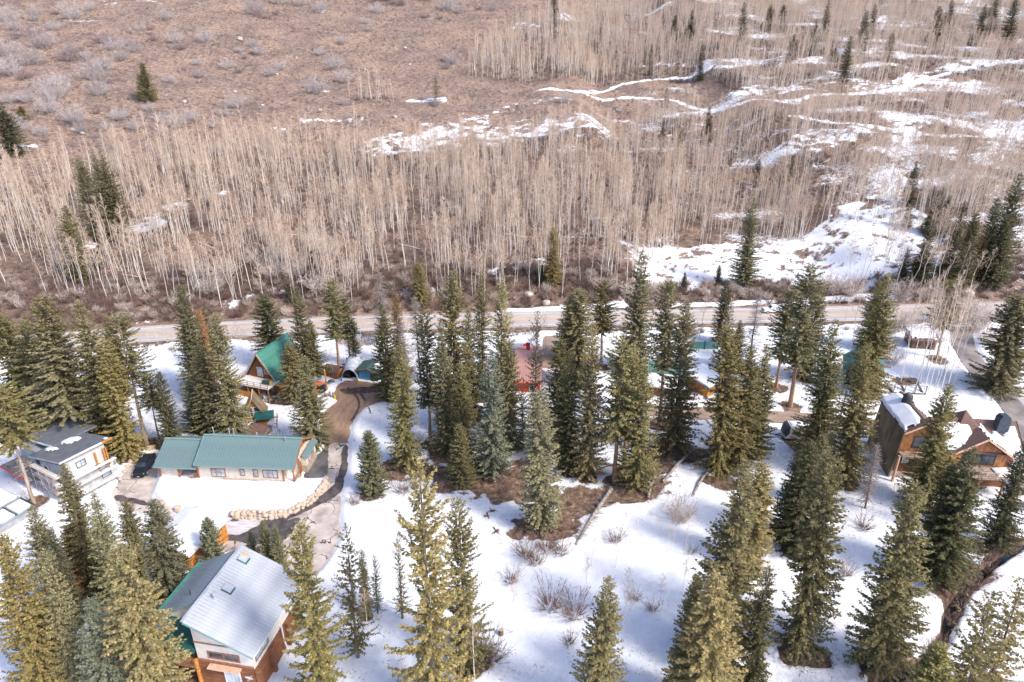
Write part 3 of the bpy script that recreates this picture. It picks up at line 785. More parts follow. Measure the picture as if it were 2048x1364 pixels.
# top x, top y, base y (survey pixels), crown width in pixels, kind, tint, what singles it out
CONIFERS = [
 # --- foreground, left to right
 (0,1062,1395,135,'D','y',"golden-green spruce at the bottom left corner, cut by the frame"),
 (78,1105,1390,95,'D','s',"slender grey-green spruce beside the bottom left corner spruce"),
 (62,1008,1225,85,'D','g',"olive spruce behind the grey-green one near the left edge"),
 (98,1062,1250,60,'D','d',"dark spruce in front of the rust-red dead tree"),
 (128,925,1185,95,'D','g',"spruce standing just in front of the scaffolded house"),
 (140,1048,1175,72,'N','r',"rust-red dead spruce left of the snow-roofed log garage"),
 (190,988,1250,100,'D','s',"sage-green spruce, left of the three beside the log garage"),
 (247,1000,1215,75,'D','g',"middle spruce of the three beside the log garage"),
 (300,1003,1190,100,'D','b',"bushy spruce touching the left end of the snowy garage roof"),
 (175,1200,1440,120,'D','b',"pale blue-green spruce left of the big golden spruce at the bottom"),
 (236,1088,1430,172,'D','y',"biggest golden spruce, left of the silver-roofed house"),
 (413,1035,1140,62,'Y','b',"small blue spruce between log garage and silver roof"),
 (500,1062,1125,32,'Y','b',"leftmost small spruce behind the silver roof's ridge"),
 (526,1040,1140,40,'Y','b',"middle small spruce behind the silver roof"),
 (548,1052,1150,42,'Y','b',"rightmost small spruce behind the silver roof"),
 (604,1040,1410,130,'S','y',"golden spruce overlapping the right eave of the silver-roofed house"),
 (690,1050,1320,80,'L','g',"thin open pine right behind the golden spruce beside the silver roof"),
 (722,1103,1235,32,'N','o',"slim young fir, left of the pair on the snow by the drive"),
 (746,1112,1228,34,'L','b',"slim young fir, right of the pair on the snow by the drive"),
 (793,1065,1240,36,'L','g',"thin young spruce peeping out left behind the tallest golden spruce"),
 (844,925,1420,165,'S','y',"tallest golden spruce with sweeping boughs at bottom centre"),
 (926,1000,1330,115,'S','o',"spruce with upturned boughs right behind the tallest golden spruce"),
 (1207,1150,1440,112,'D','o',"twin-topped spruce alone at the bottom centre right"),
 (1392,1150,1420,95,'D','g',"left shoulder spruce of the golden clump at bottom right of centre"),
 (1440,1148,1460,190,'D','y',"broad golden spruce at the bottom edge, right of centre"),
 (1540,1135,1390,62,'N','d',"dark narrow fir on the right side of the broad golden spruce"),
 (1490,918,1320,170,'D','g',"large dense spruce above the broad golden one at bottom"),
 (1528,925,1130,80,'N','y',"bright golden top beside the large dense spruce"),
 (1670,905,1300,135,'D','g',"tall spruce with a dark skirt on open snow, right of centre"),
 (1630,880,1100,105,'D','d',"dark spruce behind the tall one right of centre"),
 (1600,900,1070,75,'D','d',"dark bushy spruce left behind the tall one right of centre"),
 (1842,962,1335,150,'D','o',"tall spruce leaning right with the creek behind it"),
 (1948,893,1165,120,'D','d',"dark spruce by the lodge's right deck"),
 (1915,930,1150,100,'D','d',"dark spruce by the lodge, left one of the dark pair"),
 (1890,1288,1470,115,'Y','y',"golden tree top at the bottom edge beside the creek"),
 (1995,1185,1450,135,'L','g',"loose pine in the bottom right corner"),
 (2044,1150,1400,110,'L','o',"loose pine cut by the right frame edge at the bottom"),
 (1900,768,1012,98,'D','o',"spruce standing in front of the brown lodge"),
 (1757,885,1020,50,'X','d',"small sparse dark pine left of the lodge"),
 (2058,870,1100,80,'D','d',"dark spruce cut by the right frame edge beside the lodge"),
 # --- middle row, right part
 (2042,588,780,120,'D','g',"large spruce at the right edge above the paved lane"),
 (1782,548,790,85,'D','o',"tall spruce rising across the highway, left of the aspen clump"),
 (1738,690,965,95,'D','o',"spruce in front of the tall one left of the aspen clump"),
 (1760,560,700,60,'D','g',"spruce half hidden left behind the tall one at the aspens"),
 (1672,638,915,88,'D','g',"big spruce left of the teal-roofed house"),
 (1645,870,1010,60,'D','g',"shorter spruce below the big one by the teal-roofed house"),
 (1640,562,760,70,'D','o',"spruce behind the leaning orange-trunked tree"),
 (1622,538,815,88,'O','g',"tall tree with orange-brown bare trunk, standing by the gravel lane"),
 (1580,580,775,62,'O','g',"spruce just right of the white pickup on the highway"),
 (1508,393,572,66,'D','g',"lone tall spruce on the snow above the highway"),
 (1470,650,940,100,'D','o',"left spruce of the dense group in front of the orange cabin"),
 (1510,690,930,95,'D','g',"middle spruce of the dense group right of the orange cabin"),
 (1540,690,905,66,'D','o',"right spruce of the dense group, next to the camper trailer"),
 (1455,560,690,50,'D','d',"dark spruce right of the green fence screen"),
 (1480,640,740,45,'D','g',"small spruce tucked behind the dense group by the cabin"),
 (1372,603,905,92,'D','g',"tall spruce left of the orange cabin"),
 (1342,563,850,66,'O','g',"spruce with tall bare trunk left of the orange cabin"),
 (1286,500,745,80,'D','g',"tallest spruce reaching over the highway at centre right"),
 (1245,680,965,92,'O','o',"spruce with reddish bare trunks above the fallen logs"),
 (1292,712,975,85,'D','o',"spruce right of the reddish bare-trunked one above the fallen logs"),
 (1262,700,940,70,'O','y',"golden spruce between the two above the fallen logs"),
 (1210,563,735,56,'O','g',"narrow spruce left of the tallest one at centre right"),
 (1160,575,770,90,'D','g',"broad spruce right of the gravel stub off the highway"),
 (1140,590,720,60,'D','d',"dark spruce behind the broad one at the gravel stub"),
 (1188,645,955,78,'D','o',"spruce column with golden flecks in the central row"),
 (1122,676,900,80,'D','g',"spruce left of the gold-flecked column in the central row"),
 (1146,700,945,72,'D','d',"dark spruce behind the big front spruce of the central row"),
 (1089,778,1055,98,'N','s',"big pale front spruce standing on bare brown earth"),
 (1071,618,860,48,'L','d',"thin dark spruce in front of the red-trimmed house"),
 # --- middle row, centre
 (1000,563,850,56,'N','y',"narrow golden-topped spruce left of the pink roof"),
 (961,548,800,42,'N','o',"very narrow spruce between golden-topped and the tall central one"),
 (900,538,865,92,'D','g',"tall central spruce overlapping the highway"),
 (935,620,840,70,'D','g',"spruce close right of the tall central one"),
 (981,700,950,88,'D','b',"blue-green spruce with drooping boughs in the central row"),
 (1018,680,900,62,'D','g',"spruce at the left edge of the pink roof"),
 (926,725,915,58,'D','g',"shorter spruce in front of the tall central spruce"),
 (883,640,905,66,'D','g',"spruce on the left flank of the tall central one"),
 (850,625,890,58,'O','d',"dark bare-trunked spruce left of the central group"),
 (920,848,968,58,'Y','o',"small cone-shaped fir at the front of the central group"),
 (1045,760,905,40,'L','d',"thin dark spruce left behind the big pale front spruce"),
 (800,690,935,76,'D','y',"yellow-green spruce standing alone right of the dirt drive"),
 (766,608,800,62,'D','d',"dark spruce right of the arch shelter"),
 (790,585,735,36,'N','q',"small reddish-brown dying fir above the arch shelter"),
 (805,640,800,55,'X','d',"grey leafless spruce right of the dark spruce by the arch shelter"),
 (833,590,760,50,'X','d',"grey leafless spruce near the highway, centre left"),
 (838,525,610,48,'D','y',"small yellowish fir on the bank above the highway"),
 (757,540,690,45,'X','o',"sparse yellowish dying spruce by the highway"),
 (735,863,988,64,'Y','b',"lone blue-green young spruce on snow right of the drive"),
 (662,560,742,50,'O','g',"spruce with clear trunk behind the brown shed"),
 (690,595,735,34,'O','d',"thin sparse pine behind the grey arch shelter"),
 (706,640,735,28,'O','d',"stunted small pine right of the thin sparse pine"),
 (592,573,765,66,'D','g',"spruce behind the green A-frame roof, taller of the two"),
 (618,640,765,60,'D','g',"spruce behind the green A-frame, right and shorter one"),
 (528,588,735,72,'D','d',"dark spruce left of the green A-frame roof peak"),
 (576,684,800,60,'D','o',"thin spruce right against the green A-frame roof"),
 (607,715,895,80,'D','g',"spruce beside the dirt drive in front of the tractor"),
 # --- left cluster
 (365,568,800,76,'D','g',"tall spruce left of the rust-red tree by the highway"),
 (396,618,790,34,'N','r',"thin rust-red dead tree among green spruces by the highway"),
 (408,612,745,46,'D','g',"small spruce top right behind the rust-red tree"),
 (432,628,880,80,'D','g',"spruce right of the rust-red tree, over the small cabin"),
 (395,690,872,80,'D','g',"spruce behind the ranch house's green roof"),
 (375,760,865,55,'D','b',"bluish drooping spruce behind the left end of the ranch roof"),
 (85,590,880,110,'D','o',"golden-topped spruce in the left forest cluster"),
 (158,602,895,90,'D','o',"golden-brown spruce right in the left forest cluster"),
 (110,690,888,110,'O','s',"grey-green spruce with two bare orange trunks over the scaffolded house"),
 (215,632,790,50,'D','g',"slim spruce behind the bare pale trunk, left"),
 (240,628,890,75,'B','g',"spruce with long pale bare trunk by the black pickup"),
 (208,680,915,70,'N','y',"golden spruce left of the long pale bare trunk"),
 (292,745,890,55,'B','d',"thin bare-trunked dark spruce by the black pickup"),
 (315,745,900,55,'D','d',"dark spruce left of the ranch garage roof"),
 (45,640,850,105,'D','o',"broad olive spruce at the left edge of the forest cluster"),
 (2,632,840,100,'D','o',"olive spruce cut by the left frame edge at mid height"),
 (70,720,860,90,'D','d',"dark spruce in the depths of the left cluster"),
 (185,720,890,85,'D','d',"dark spruce between the two orange trunks and golden spruce"),
 (2,772,1006,110,'B','y',"golden pine with bare orange trunk in front of the scaffolded house"),
 # --- on the hillside
 (283,125,202,46,'Y','o',"lone conical fir on the open brown slope"),
 (160,315,475,52,'D','g',"left spruce of the trio in the hillside aspens"),
 (186,308,480,56,'D','g',"middle spruce of the trio in the hillside aspens"),
 (209,309,478,60,'D','g',"right spruce of the trio in the hillside aspens"),
 (128,410,562,64,'D','g',"spruce below and left of the hillside trio"),
 (0,205,312,70,'D','d',"dark spruce cut by the left edge on the hillside"),
 (40,212,240,30,'Y','y',"small golden round juniper near the left edge"),
 (871,153,207,30,'L','g',"small lone fir with snow at its foot on the open slope"),
 (1108,453,570,44,'D','o',"olive spruce above the highway at centre"),
 (1261,430,485,20,'N','d',"little dark fir in the aspens at centre right"),
 (1110,-14,52,30,'D','d',"dark fir at the top edge where the aspens begin"),
 (1490,4,104,24,'N','d',"dark narrow fir at the top, right of centre"),
 (1386,18,74,24,'D','d',"dark fir at the top left of the narrow one"),
 (1350,30,80,18,'N','d',"slim dark fir at the top, leftmost of the four"),
 (1568,10,66,26,'D','d',"dark fir at the top right of the narrow one"),
 (1543,8,60,28,'D','g',"olive fir at the top beside the dark fir"),
 (1633,38,112,20,'N','d',"slim fir upslope of the snowy trail"),
 (1590,68,122,26,'D','d',"fir just above the curved snowy trail"),
 (1658,0,84,18,'N','d',"very slim fir at the top right third"),
 (1735,20,110,24,'N','d',"left one of two tall firs at the top right"),
 (1752,8,80,20,'N','d',"right one of two tall firs at the top right"),
 (1700,72,186,36,'D','d',"tall dark fir standing at the lower snow trail"),
 (1671,95,125,24,'Y','d',"dark bush-like fir left of the tall fir at the trail"),
 (1785,65,124,32,'D','g',"fir alone right of the tall pair at top right"),
 (1405,88,162,18,'N','d',"slim brownish fir above the forked trail"),
 (1305,88,152,14,'N','d',"tiny slim fir near the trail fork"),
 (1335,175,216,14,'N','d',"tiny fir between the two forked trails"),
 (1880,12,88,36,'D','d',"dark fir of the top right corner group, left one"),
 (1905,0,70,30,'D','d',"dark fir of the top right group, behind the left one"),
 (1972,8,92,36,'D','d',"dark fir of the top right corner group, middle one"),
 (2032,-5,112,38,'D','d',"tall dark fir at the top right corner"),
 (1832,-8,38,30,'D','d',"fir clipped by the top edge at right"),
 (1995,-10,60,34,'D','d',"fir clipped by the top edge near the right corner"),
 (1420,215,290,22,'N','d',"narrow fir in the aspen belt right of centre"),
 (1326,235,335,16,'N','d',"very thin fir in the aspen belt at centre right"),
 (1362,260,330,18,'N','d',"thin dark fir amid aspen trunks, right of centre"),
 (1587,310,386,16,'N','d',"small narrow fir below the snow patch in the aspens"),
 (1520,318,376,20,'N','d',"small fir left of the narrow one below the snow patch"),
 (1567,340,385,18,'D','d',"bushy small fir between two narrow ones in the aspens"),
 (1833,322,412,30,'D','d',"dark fir right of the snowy gully"),
 (1822,408,455,24,'D','d',"short fir at the lower end of the snowy gully"),
 (1880,380,470,30,'N','d',"left fir of the dark clump right of the gully"),
 (1902,390,475,28,'N','d',"middle fir of the dark clump right of the gully"),
 (1930,400,490,32,'D','d',"right fir of the dark clump right of the gully"),
 (1862,420,468,30,'D','g',"low olive fir in front of the dark clump"),
 (2000,395,560,48,'D','d',"tall dark fir near the right edge above the highway"),
 (2040,345,555,66,'D','d',"tallest dark fir cut by the right edge above the highway"),
 (1968,470,560,34,'N','r',"reddish-brown dying fir near the right edge"),
 (1945,440,545,36,'D','d',"dark fir left of the reddish-brown dying one"),
 (1900,500,575,48,'D','d',"dark low fir behind curved aspens above the highway"),
 (1850,490,572,44,'D','d',"dark low fir left behind the curved aspens"),
 (1985,520,575,50,'D','d',"dark low fir close to the right edge by the highway"),
 (1866,440,575,54,'D','d',"dark fir behind the curved aspens, second from the gully"),
 (1922,448,576,58,'D','d',"broad dark fir behind the middle of the curved aspens"),
 (1958,425,572,50,'D','d',"tall dark fir left of the reddish dying one"),
 (2018,430,572,60,'D','d',"broad dark fir at the foot of the right-edge firs"),
 (1815,500,560,26,'N','d',"slim dark fir at the right rim of the snowfield"),
 (1439,530,570,18,'Y','d',"tiny dark fir on the snowfield above the highway"),
 (1370,545,580,16,'Y','d',"tiny dark fir at the left end of the snowfield"),
 (1002,525,560,22,'Y','d',"small dark fir in snow patches above the highway"),
 (1085,530,568,26,'Y','d',"small dark fir left against the olive spruce"),
 (575,545,605,20,'N','d',"small dark fir on the snowy bank at left"),
 (522,470,530,18,'N','d',"small dark fir hidden in the aspens at left"),
 (620,500,545,20,'Y','d',"low dark fir in pale shrubs above the highway"),
 (195,490,535,26,'Y','d',"low dark fir under the hillside trio"),
 (1910,560,720,56,'O','o',"spruce inside the leaning aspen clump at right"),
 (1518,570,725,46,'X','d',"grey leafless spruce left of the white pickup"),
 (1900,980,1040,40,'D','d',"dark low spruce beside the lodge front"),
 (360,640,770,40,'X','d',"grey bare tree on snow below the highway at left"),
]
def place_conifers():
    k = {}
    for (tx, ty, by, w, kind, tint, label) in CONIFERS:
        bx = tx + (1024 - tx) * (by - ty) / (4450 - ty)
        x, y, z = G(bx, by)
        kk = (682 - ty) / F_PX
        dz = y * (kk * CT - ST) / (CT + kk * ST)          # top above the lens level
        h = max(1.5, CAM_H + dz - z)
        r = (1.10 if 85 < y < 150 else 1.0) * (w / 2) / px_per_m(x, y, z + h * 0.35)
        i = k.get(kind, 0); k[kind] = i + 1
        crown, trunk = CONE[kind][i % len(CONE[kind])]
        sx = r / HALF_W[kind]; sz = h / TREE_H
        nm = {'X': "bare_conifer", 'O': "pine_tree", 'B': "pine_tree", 'L': "pine_tree"}.get(kind, "spruce_tree")
        if 'juniper' in label: nm = "juniper"
        t = thing(nm, label, "tree", (x, y, z), RNG.uniform(0, 6.28))
        xt = (tx - 1024) / F_PX * (y * CT - (z + h - CAM_H) * ST)            # where the tip stands
        lean = Matrix.Rotation(math.atan2(xt - x, h) + RNG.normal(0, .012), 3, 'Y') @ Matrix.Rotation(RNG.normal(0, .014), 3, 'X') @ Matrix.Rotation(RNG.uniform(0, 6.28), 3, 'Z')
        t.rotation_euler = lean.to_euler()
        jx = 1.0 if sx < sz * 1.6 else 1.0
        c = link(bpy.data.objects.new("crown", crown), t); c.scale = (sx, sx, sz)
        tt = TINT[tint]; f = RNG.uniform(.86, 1.16)
        f *= 1.12
        c.color = (tt[0] * f * RNG.uniform(.95, 1.06), tt[1] * f, tt[2] * f * RNG.uniform(.9, 1.12), 1)
        b = link(bpy.data.objects.new("trunk", trunk), t); b.scale = (min(sz * 1.05, max(sx, sz * .8)),) * 2 + (sz,)
        if kind in 'ODSNBY' and y < road_y(x) - 8:
            TREE_WELLS.append((x, y, min(2.6, 0.62 * r + .35)))

# ================================================================ ASPENS, SHRUBS, BRUSH
ASPEN = []
def aspen_kinds():
    spec = [(14, .52, 1.6, 28, .45), (13, .46, 1.75, 30, .6), (15, .58, 1.5, 26, .4), (14, .50, 1.7, 28, .8), (12, .43, 1.6, 26, .7), (15, .55, 1.9, 30, .55), (13, .60, 1.5, 24, 1.0)]
    for i, (h, c, s, n, b) in enumerate(spec):
        bb, cc = aspen_parts(40 + i, h, c, s, n, b)
        ASPEN.append((bb.mesh("trunk", MATS["aspen_bark"]), cc.mesh("crown", MATS["aspen_twigs"]), h))
aspen_kinds()
# survey-pixel outlines of where aspen trunks stand
BELT = [[(-200, 690), (-200, 365), (0, 360), (200, 340), (380, 325), (500, 292), (640, 275), (760, 292), (900, 300), (1060, 285), (1200, 262), (1300, 245), (1480, 232), (1650, 216), (1800, 205), (1900, 190), (2250, 170),
         (2250, 520), (2000, 530), (1830, 520), (1790, 560), (1640, 480), (1500, 492), (1340, 500), (1260, 590), (1100, 604), (900, 612), (700, 614), (560, 618), (420, 640), (300, 665), (150, 690)],
        [(925, 150), (1000, 85), (1090, 40), (1200, 20), (1400, -20), (2250, -20), (2250, 175), (1900, 160), (1700, 172), (1480, 195), (1420, 150), (1280, 160), (1060, 168)],
        [(690, 205), (720, 195), (780, 195), (790, 205)]]
BELT = [[G(*p)[:2] for p in poly] for poly in BELT]
OPEN_SNOW = GP([(1330, 580), (1330, 520), (1500, 500), (1650, 490), (1790, 460), (1800, 575), (1600, 592)])
def scatter_aspens():
    n = 35000
    X = RNG.uniform(-420, 420, n * 3); Y = RNG.uniform(160, 560, n * 3)
    dens = 0.18 + 1.0 * sstep(.38, .68, fbm(X / 9, Y / 9, 91, 3))
    ins = np.zeros(len(X), bool)
    for p in BELT: ins |= in_poly(X, Y, p)
    ins &= RNG.uniform(0, 1, len(X)) < dens * 0.62
    ins &= ~(in_poly(X, Y, OPEN_SNOW) & (RNG.uniform(0, 1, len(X)) < .72))
    ins &= np.abs(X) < 0.80 * Y + 12
    s = Y - road_y(X); ins &= s > 7.5
    # trails stay clear
    for pts, w, _a in HILL_SNOW:
        if w == 1.5: ins &= seg_dist(X, Y, pts) > 1.9
    X, Y = X[ins], Y[ins]
    Z = height(X, Y)
    H = RNG.normal(12.5, 1.9, len(X)) * np.where(Y > 250, .86, 1.0) * (0.75 + .5 * fbm(X / 25, Y / 25, 95, 2))
    return X, Y, Z, np.clip(H, 5, 17)
def place_aspen(x, y, z, h, label, group, tilt=(0, 0), kind=None, wide=1.0):
    i = int(RNG.integers(len(ASPEN))) if kind is None else kind
    tr, cr, hh = ASPEN[i]
    t = thing("aspen_tree", label, "tree", (x, y, z), 0, group)
    t.rotation_euler = (tilt[0], tilt[1], RNG.uniform(0, 6.28)); s = h / hh
    a = link(bpy.data.objects.new("trunk", tr), t); b = link(bpy.data.objects.new("crown", cr), t)
    a.scale = b.scale = (s * wide, s * wide, s)
    return t
def instancer(name, protos, X, Y, Z, S, label, cat, tilt=0.05):
    """one mass of many alike plants"""
    coll = bpy.data.collections.new(name + "_kinds")
    for i, p in enumerate(protos):
        if isinstance(p, tuple):
            bm = bmesh.new(); bm.from_mesh(p[0]); k = len(bm.faces); bm.from_mesh(p[1]); bm.faces.ensure_lookup_table()
            me = bpy.data.meshes.new(name + "_kind")
            for f in bm.faces[k:]: f.material_index = 1
            bm.to_mesh(me); bm.free(); me.materials.append(p[0].materials[0]); me.materials.append(p[1].materials[0])
        else:
            me = p
        coll.objects.link(bpy.data.objects.new(f"{name}_kind", me))
    me = bpy.data.meshes.new(name)
    me.vertices.add(len(X)); me.vertices.foreach_set("co", np.stack([X, Y, Z], 1).astype(np.float32).ravel())
    def at(nm, ty, a):
        q = me.attributes.new(nm, ty, 'POINT'); q.data.foreach_set("vector" if ty == 'FLOAT_VECTOR' else "value", a)
    at("size", 'FLOAT', np.asarray(S, np.float32))
    at("pick", 'INT', RNG.integers(0, len(protos), len(X)).astype(np.int32))
    R = np.stack([RNG.normal(0, tilt, len(X)), RNG.normal(0, tilt, len(X)), RNG.uniform(0, 6.28, len(X))], 1).astype(np.float32)
    at("turn", 'FLOAT_VECTOR', R.ravel())
    o = link(bpy.data.objects.new(name, me))
    tag(o, label, cat, kind="stuff")
    ng = bpy.data.node_groups.new(name + "_spread", 'GeometryNodeTree')
    ng.interface.new_socket("Geometry", in_out='INPUT', socket_type='NodeSocketGeometry')
    ng.interface.new_socket("Geometry", in_out='OUTPUT', socket_type='NodeSocketGeometry')
    N, L = ng.nodes, ng.links
    gi, go = N.new("NodeGroupInput"), N.new("NodeGroupOutput")
    ci = N.new("GeometryNodeCollectionInfo"); ci.inputs["Collection"].default_value = coll
    ci.inputs["Separate Children"].default_value = True; ci.inputs["Reset Children"].default_value = True
    ip = N.new("GeometryNodeInstanceOnPoints"); ip.inputs["Pick Instance"].default_value = True
    def na(nm, ty):
        a = N.new("GeometryNodeInputNamedAttribute"); a.data_type = ty; a.inputs["Name"].default_value = nm; return a.outputs["Attribute"]
    e2r = N.new("FunctionNodeEulerToRotation")
    L.new(gi.outputs[0], ip.inputs["Points"]); L.new(ci.outputs[0], ip.inputs["Instance"])
    L.new(na("pick", 'INT'), ip.inputs["Instance Index"]); L.new(na("turn", 'FLOAT_VECTOR'), e2r.inputs[0])
    L.new(e2r.outputs[0], ip.inputs["Rotation"]); L.new(na("size", 'FLOAT'), ip.inputs["Scale"]); L.new(ip.outputs[0], go.inputs[0])
    md = o.modifiers.new("spread", 'NODES'); md.node_group = ng
    return o

def plant_aspens():
    X, Y, Z, H = scatter_aspens()
    order = np.argsort(np.hypot(X, Y) + np.where(np.abs(X) > .74 * Y, 1e4, 0))
    near = order[:272]
    for i in near:
        side = "left" if X[i] < -55 else ("right" if X[i] > 60 else "middle")
        place_aspen(X[i], Y[i], Z[i], H[i], {"left": "bare pale aspen low on the hillside left, above the highway", "middle": "bare pale aspen low on the hillside, middle, above the highway",
                    "right": "bare white aspen low on the hillside right, above the highway"}[side], f"aspens just above the highway, {side}", (RNG.normal(0, .05), RNG.normal(0, .05)))
    far = order[272:]
    instancer("aspen_grove", [(a[0], a[1]) for a in ASPEN], X[far], Y[far], Z[far], H[far] / 13.7, "grove of bare pale aspens covering the upper hillside", "trees", .05)
    # the leaning clump at the right, below the highway
    for (bx, by, ty, lx) in ((1800, 770, 575, 40), (1818, 758, 560, 45), (1826, 790, 590, 60), (1838, 770, 560, 38), (1842, 800, 600, 55), (1850, 748, 540, 36), (1856, 785, 560, 60), (1863, 810, 610, 60), (1870, 770, 548, 50),
                             (1876, 800, 570, 70), (1884, 760, 560, 38), (1890, 788, 575, 62), (1846, 690, 560, 20), (1868, 660, 560, 22), (1895, 700, 590, 40), (1830, 650, 585, 16), (1852, 730, 575, 40), (1905, 770, 600, 46), (1812, 720, 590, 26)):
        x, y, z = G(bx, by); kk = (682 - ty) / F_PX; h = CAM_H + y * (kk * CT - ST) / (CT + kk * ST) - z
        t = place_aspen(x, y, z, h, "slender white aspen of the leaning clump above the lodge", "leaning aspen clump above the lodge", wide=.62, kind=(3, 6, 1, 5)[int(bx) % 4])
        t.rotation_euler = (0, math.atan2((lx - (bx - 1024) * (by - ty) / (NADIR_Y - by)) * .6 / px_per_m(x, y, z), h), RNG.uniform(-.4, .4))
    for j, px in enumerate((300, 318, 338, 362, 380, 398, 480, 500, 516, 640, 700, 722, 736, 775, 815, 828, 1020, 1092, 1120, 1380, 1420, 1440, 1555, 1600, 1740, 1770, 1795, 1825, 1870, 1930, 1960, 1985, 2000)):
        x, y, z = G(px, 688 + (j * 37 % 30) - (px - 300) * .012)
        place_aspen(x, y, z, 4.5 + (j * 13 % 6), "thin bare sapling on the snow just below the highway", "saplings below the highway", (RNG.normal(0, .06), RNG.normal(0, .06)), wide=.9)
    for j, (bx, by, ty) in enumerate(((1812, 588, 480), (1832, 592, 470), (1848, 588, 490), (1868, 586, 480), (1885, 584, 500), (1905, 582, 486), (1936, 588, 500), (1958, 580, 495), (1988, 576, 510), (1792, 585, 470), (1776, 580, 455), (1920, 590, 510), (1700, 575, 470), (1712, 577, 460), (1685, 574, 480), (1726, 578, 470))):
        x, y, z = G(bx, by); kk = (682 - ty) / F_PX; h = CAM_H + y * (kk * CT - ST) / (CT + kk * ST) - z
        place_aspen(x, y, z, h, "curved white aspen standing at the highway's far edge, right", "curved aspens at the highway, right", (RNG.normal(0, .08), RNG.normal(.05, .06)), kind=(6, 3)[j % 2], wide=1.2)
    for (bx, by, ty, lab) in ((1447, 722, 590, "bent white aspen beside the green fence screen"), (1398, 680, 560, "thin white aspen left of the green fence screen"), (1560, 650, 585, "thin leaning aspen by the white pickup"),
                              (1700, 700, 560, "aspen behind the teal-roofed house, left one"), (1690, 640, 555, "aspen beside the highway behind the teal-roofed house"), (607, 830, 760, "small aspen on snow in front of the A-frame deck"),
                              (668, 760, 690, "thin aspen beside the grey arch shelter"), (590, 770, 690, "bare tree against the A-frame's right side"), (372, 720, 655, "bare aspen on snow below the highway, left"), (355, 728, 665, "bare sapling on snow below the highway, far left"),
                              (490, 730, 640, "bare aspen left of the green A-frame"), (478, 725, 650, "thin bare aspen left of the A-frame, second one"),
                              (935, 1310, 1130, "tall bare aspen in front of the spruce with upturned boughs"), (950, 1362, 1230, "bare sapling at the bottom edge, centre"), (862, 1375, 1310, "pale sapling crown at the foot of the tallest golden spruce"),
                              (810, 1385, 1300, "pale sapling crown left at the foot of the tallest golden spruce"), (1026, 1268, 1160, "small dark bare sapling beside the tree stump"), (738, 1272, 1180, "small bare sapling on snow below the slim firs"),
                              (1255, 1268, 1165, "forked bare sapling on snow, right of the willows"), (1246, 1264, 1140, "bare sapling left of the forked one"), (1172, 1180, 1115, "thin bare sapling below the fallen trunk"), (1367, 1115, 1020, "pale bare sapling by the pale willow"),
                              (1348, 1090, 1020, "thin pale sapling left of the pale willow"), (1335, 1113, 1050, "tiny sapling left of the pale saplings"), (1230, 1137, 1075, "tiny bare sapling in the middle of the snow"), (1183, 1132, 1070, "tiny bare sapling near the fallen trunk tip"),
                              (1205, 1115, 1060, "little bare sapling above the middle snow"), (1317, 1218, 1150, "little bare sapling left of the golden clump"), (1365, 1190, 1120, "little bare sapling beside the large dense spruce"), (425, 1108, 1040, "bare sapling between small blue spruces and drive")):
        x, y, z = G(bx, by); kk = (682 - ty) / F_PX; h = CAM_H + y * (kk * CT - ST) / (CT + kk * ST) - z
        place_aspen(x, y, z, max(1.5, h), lab, None, wide=1.1 if h < 8 else .9)

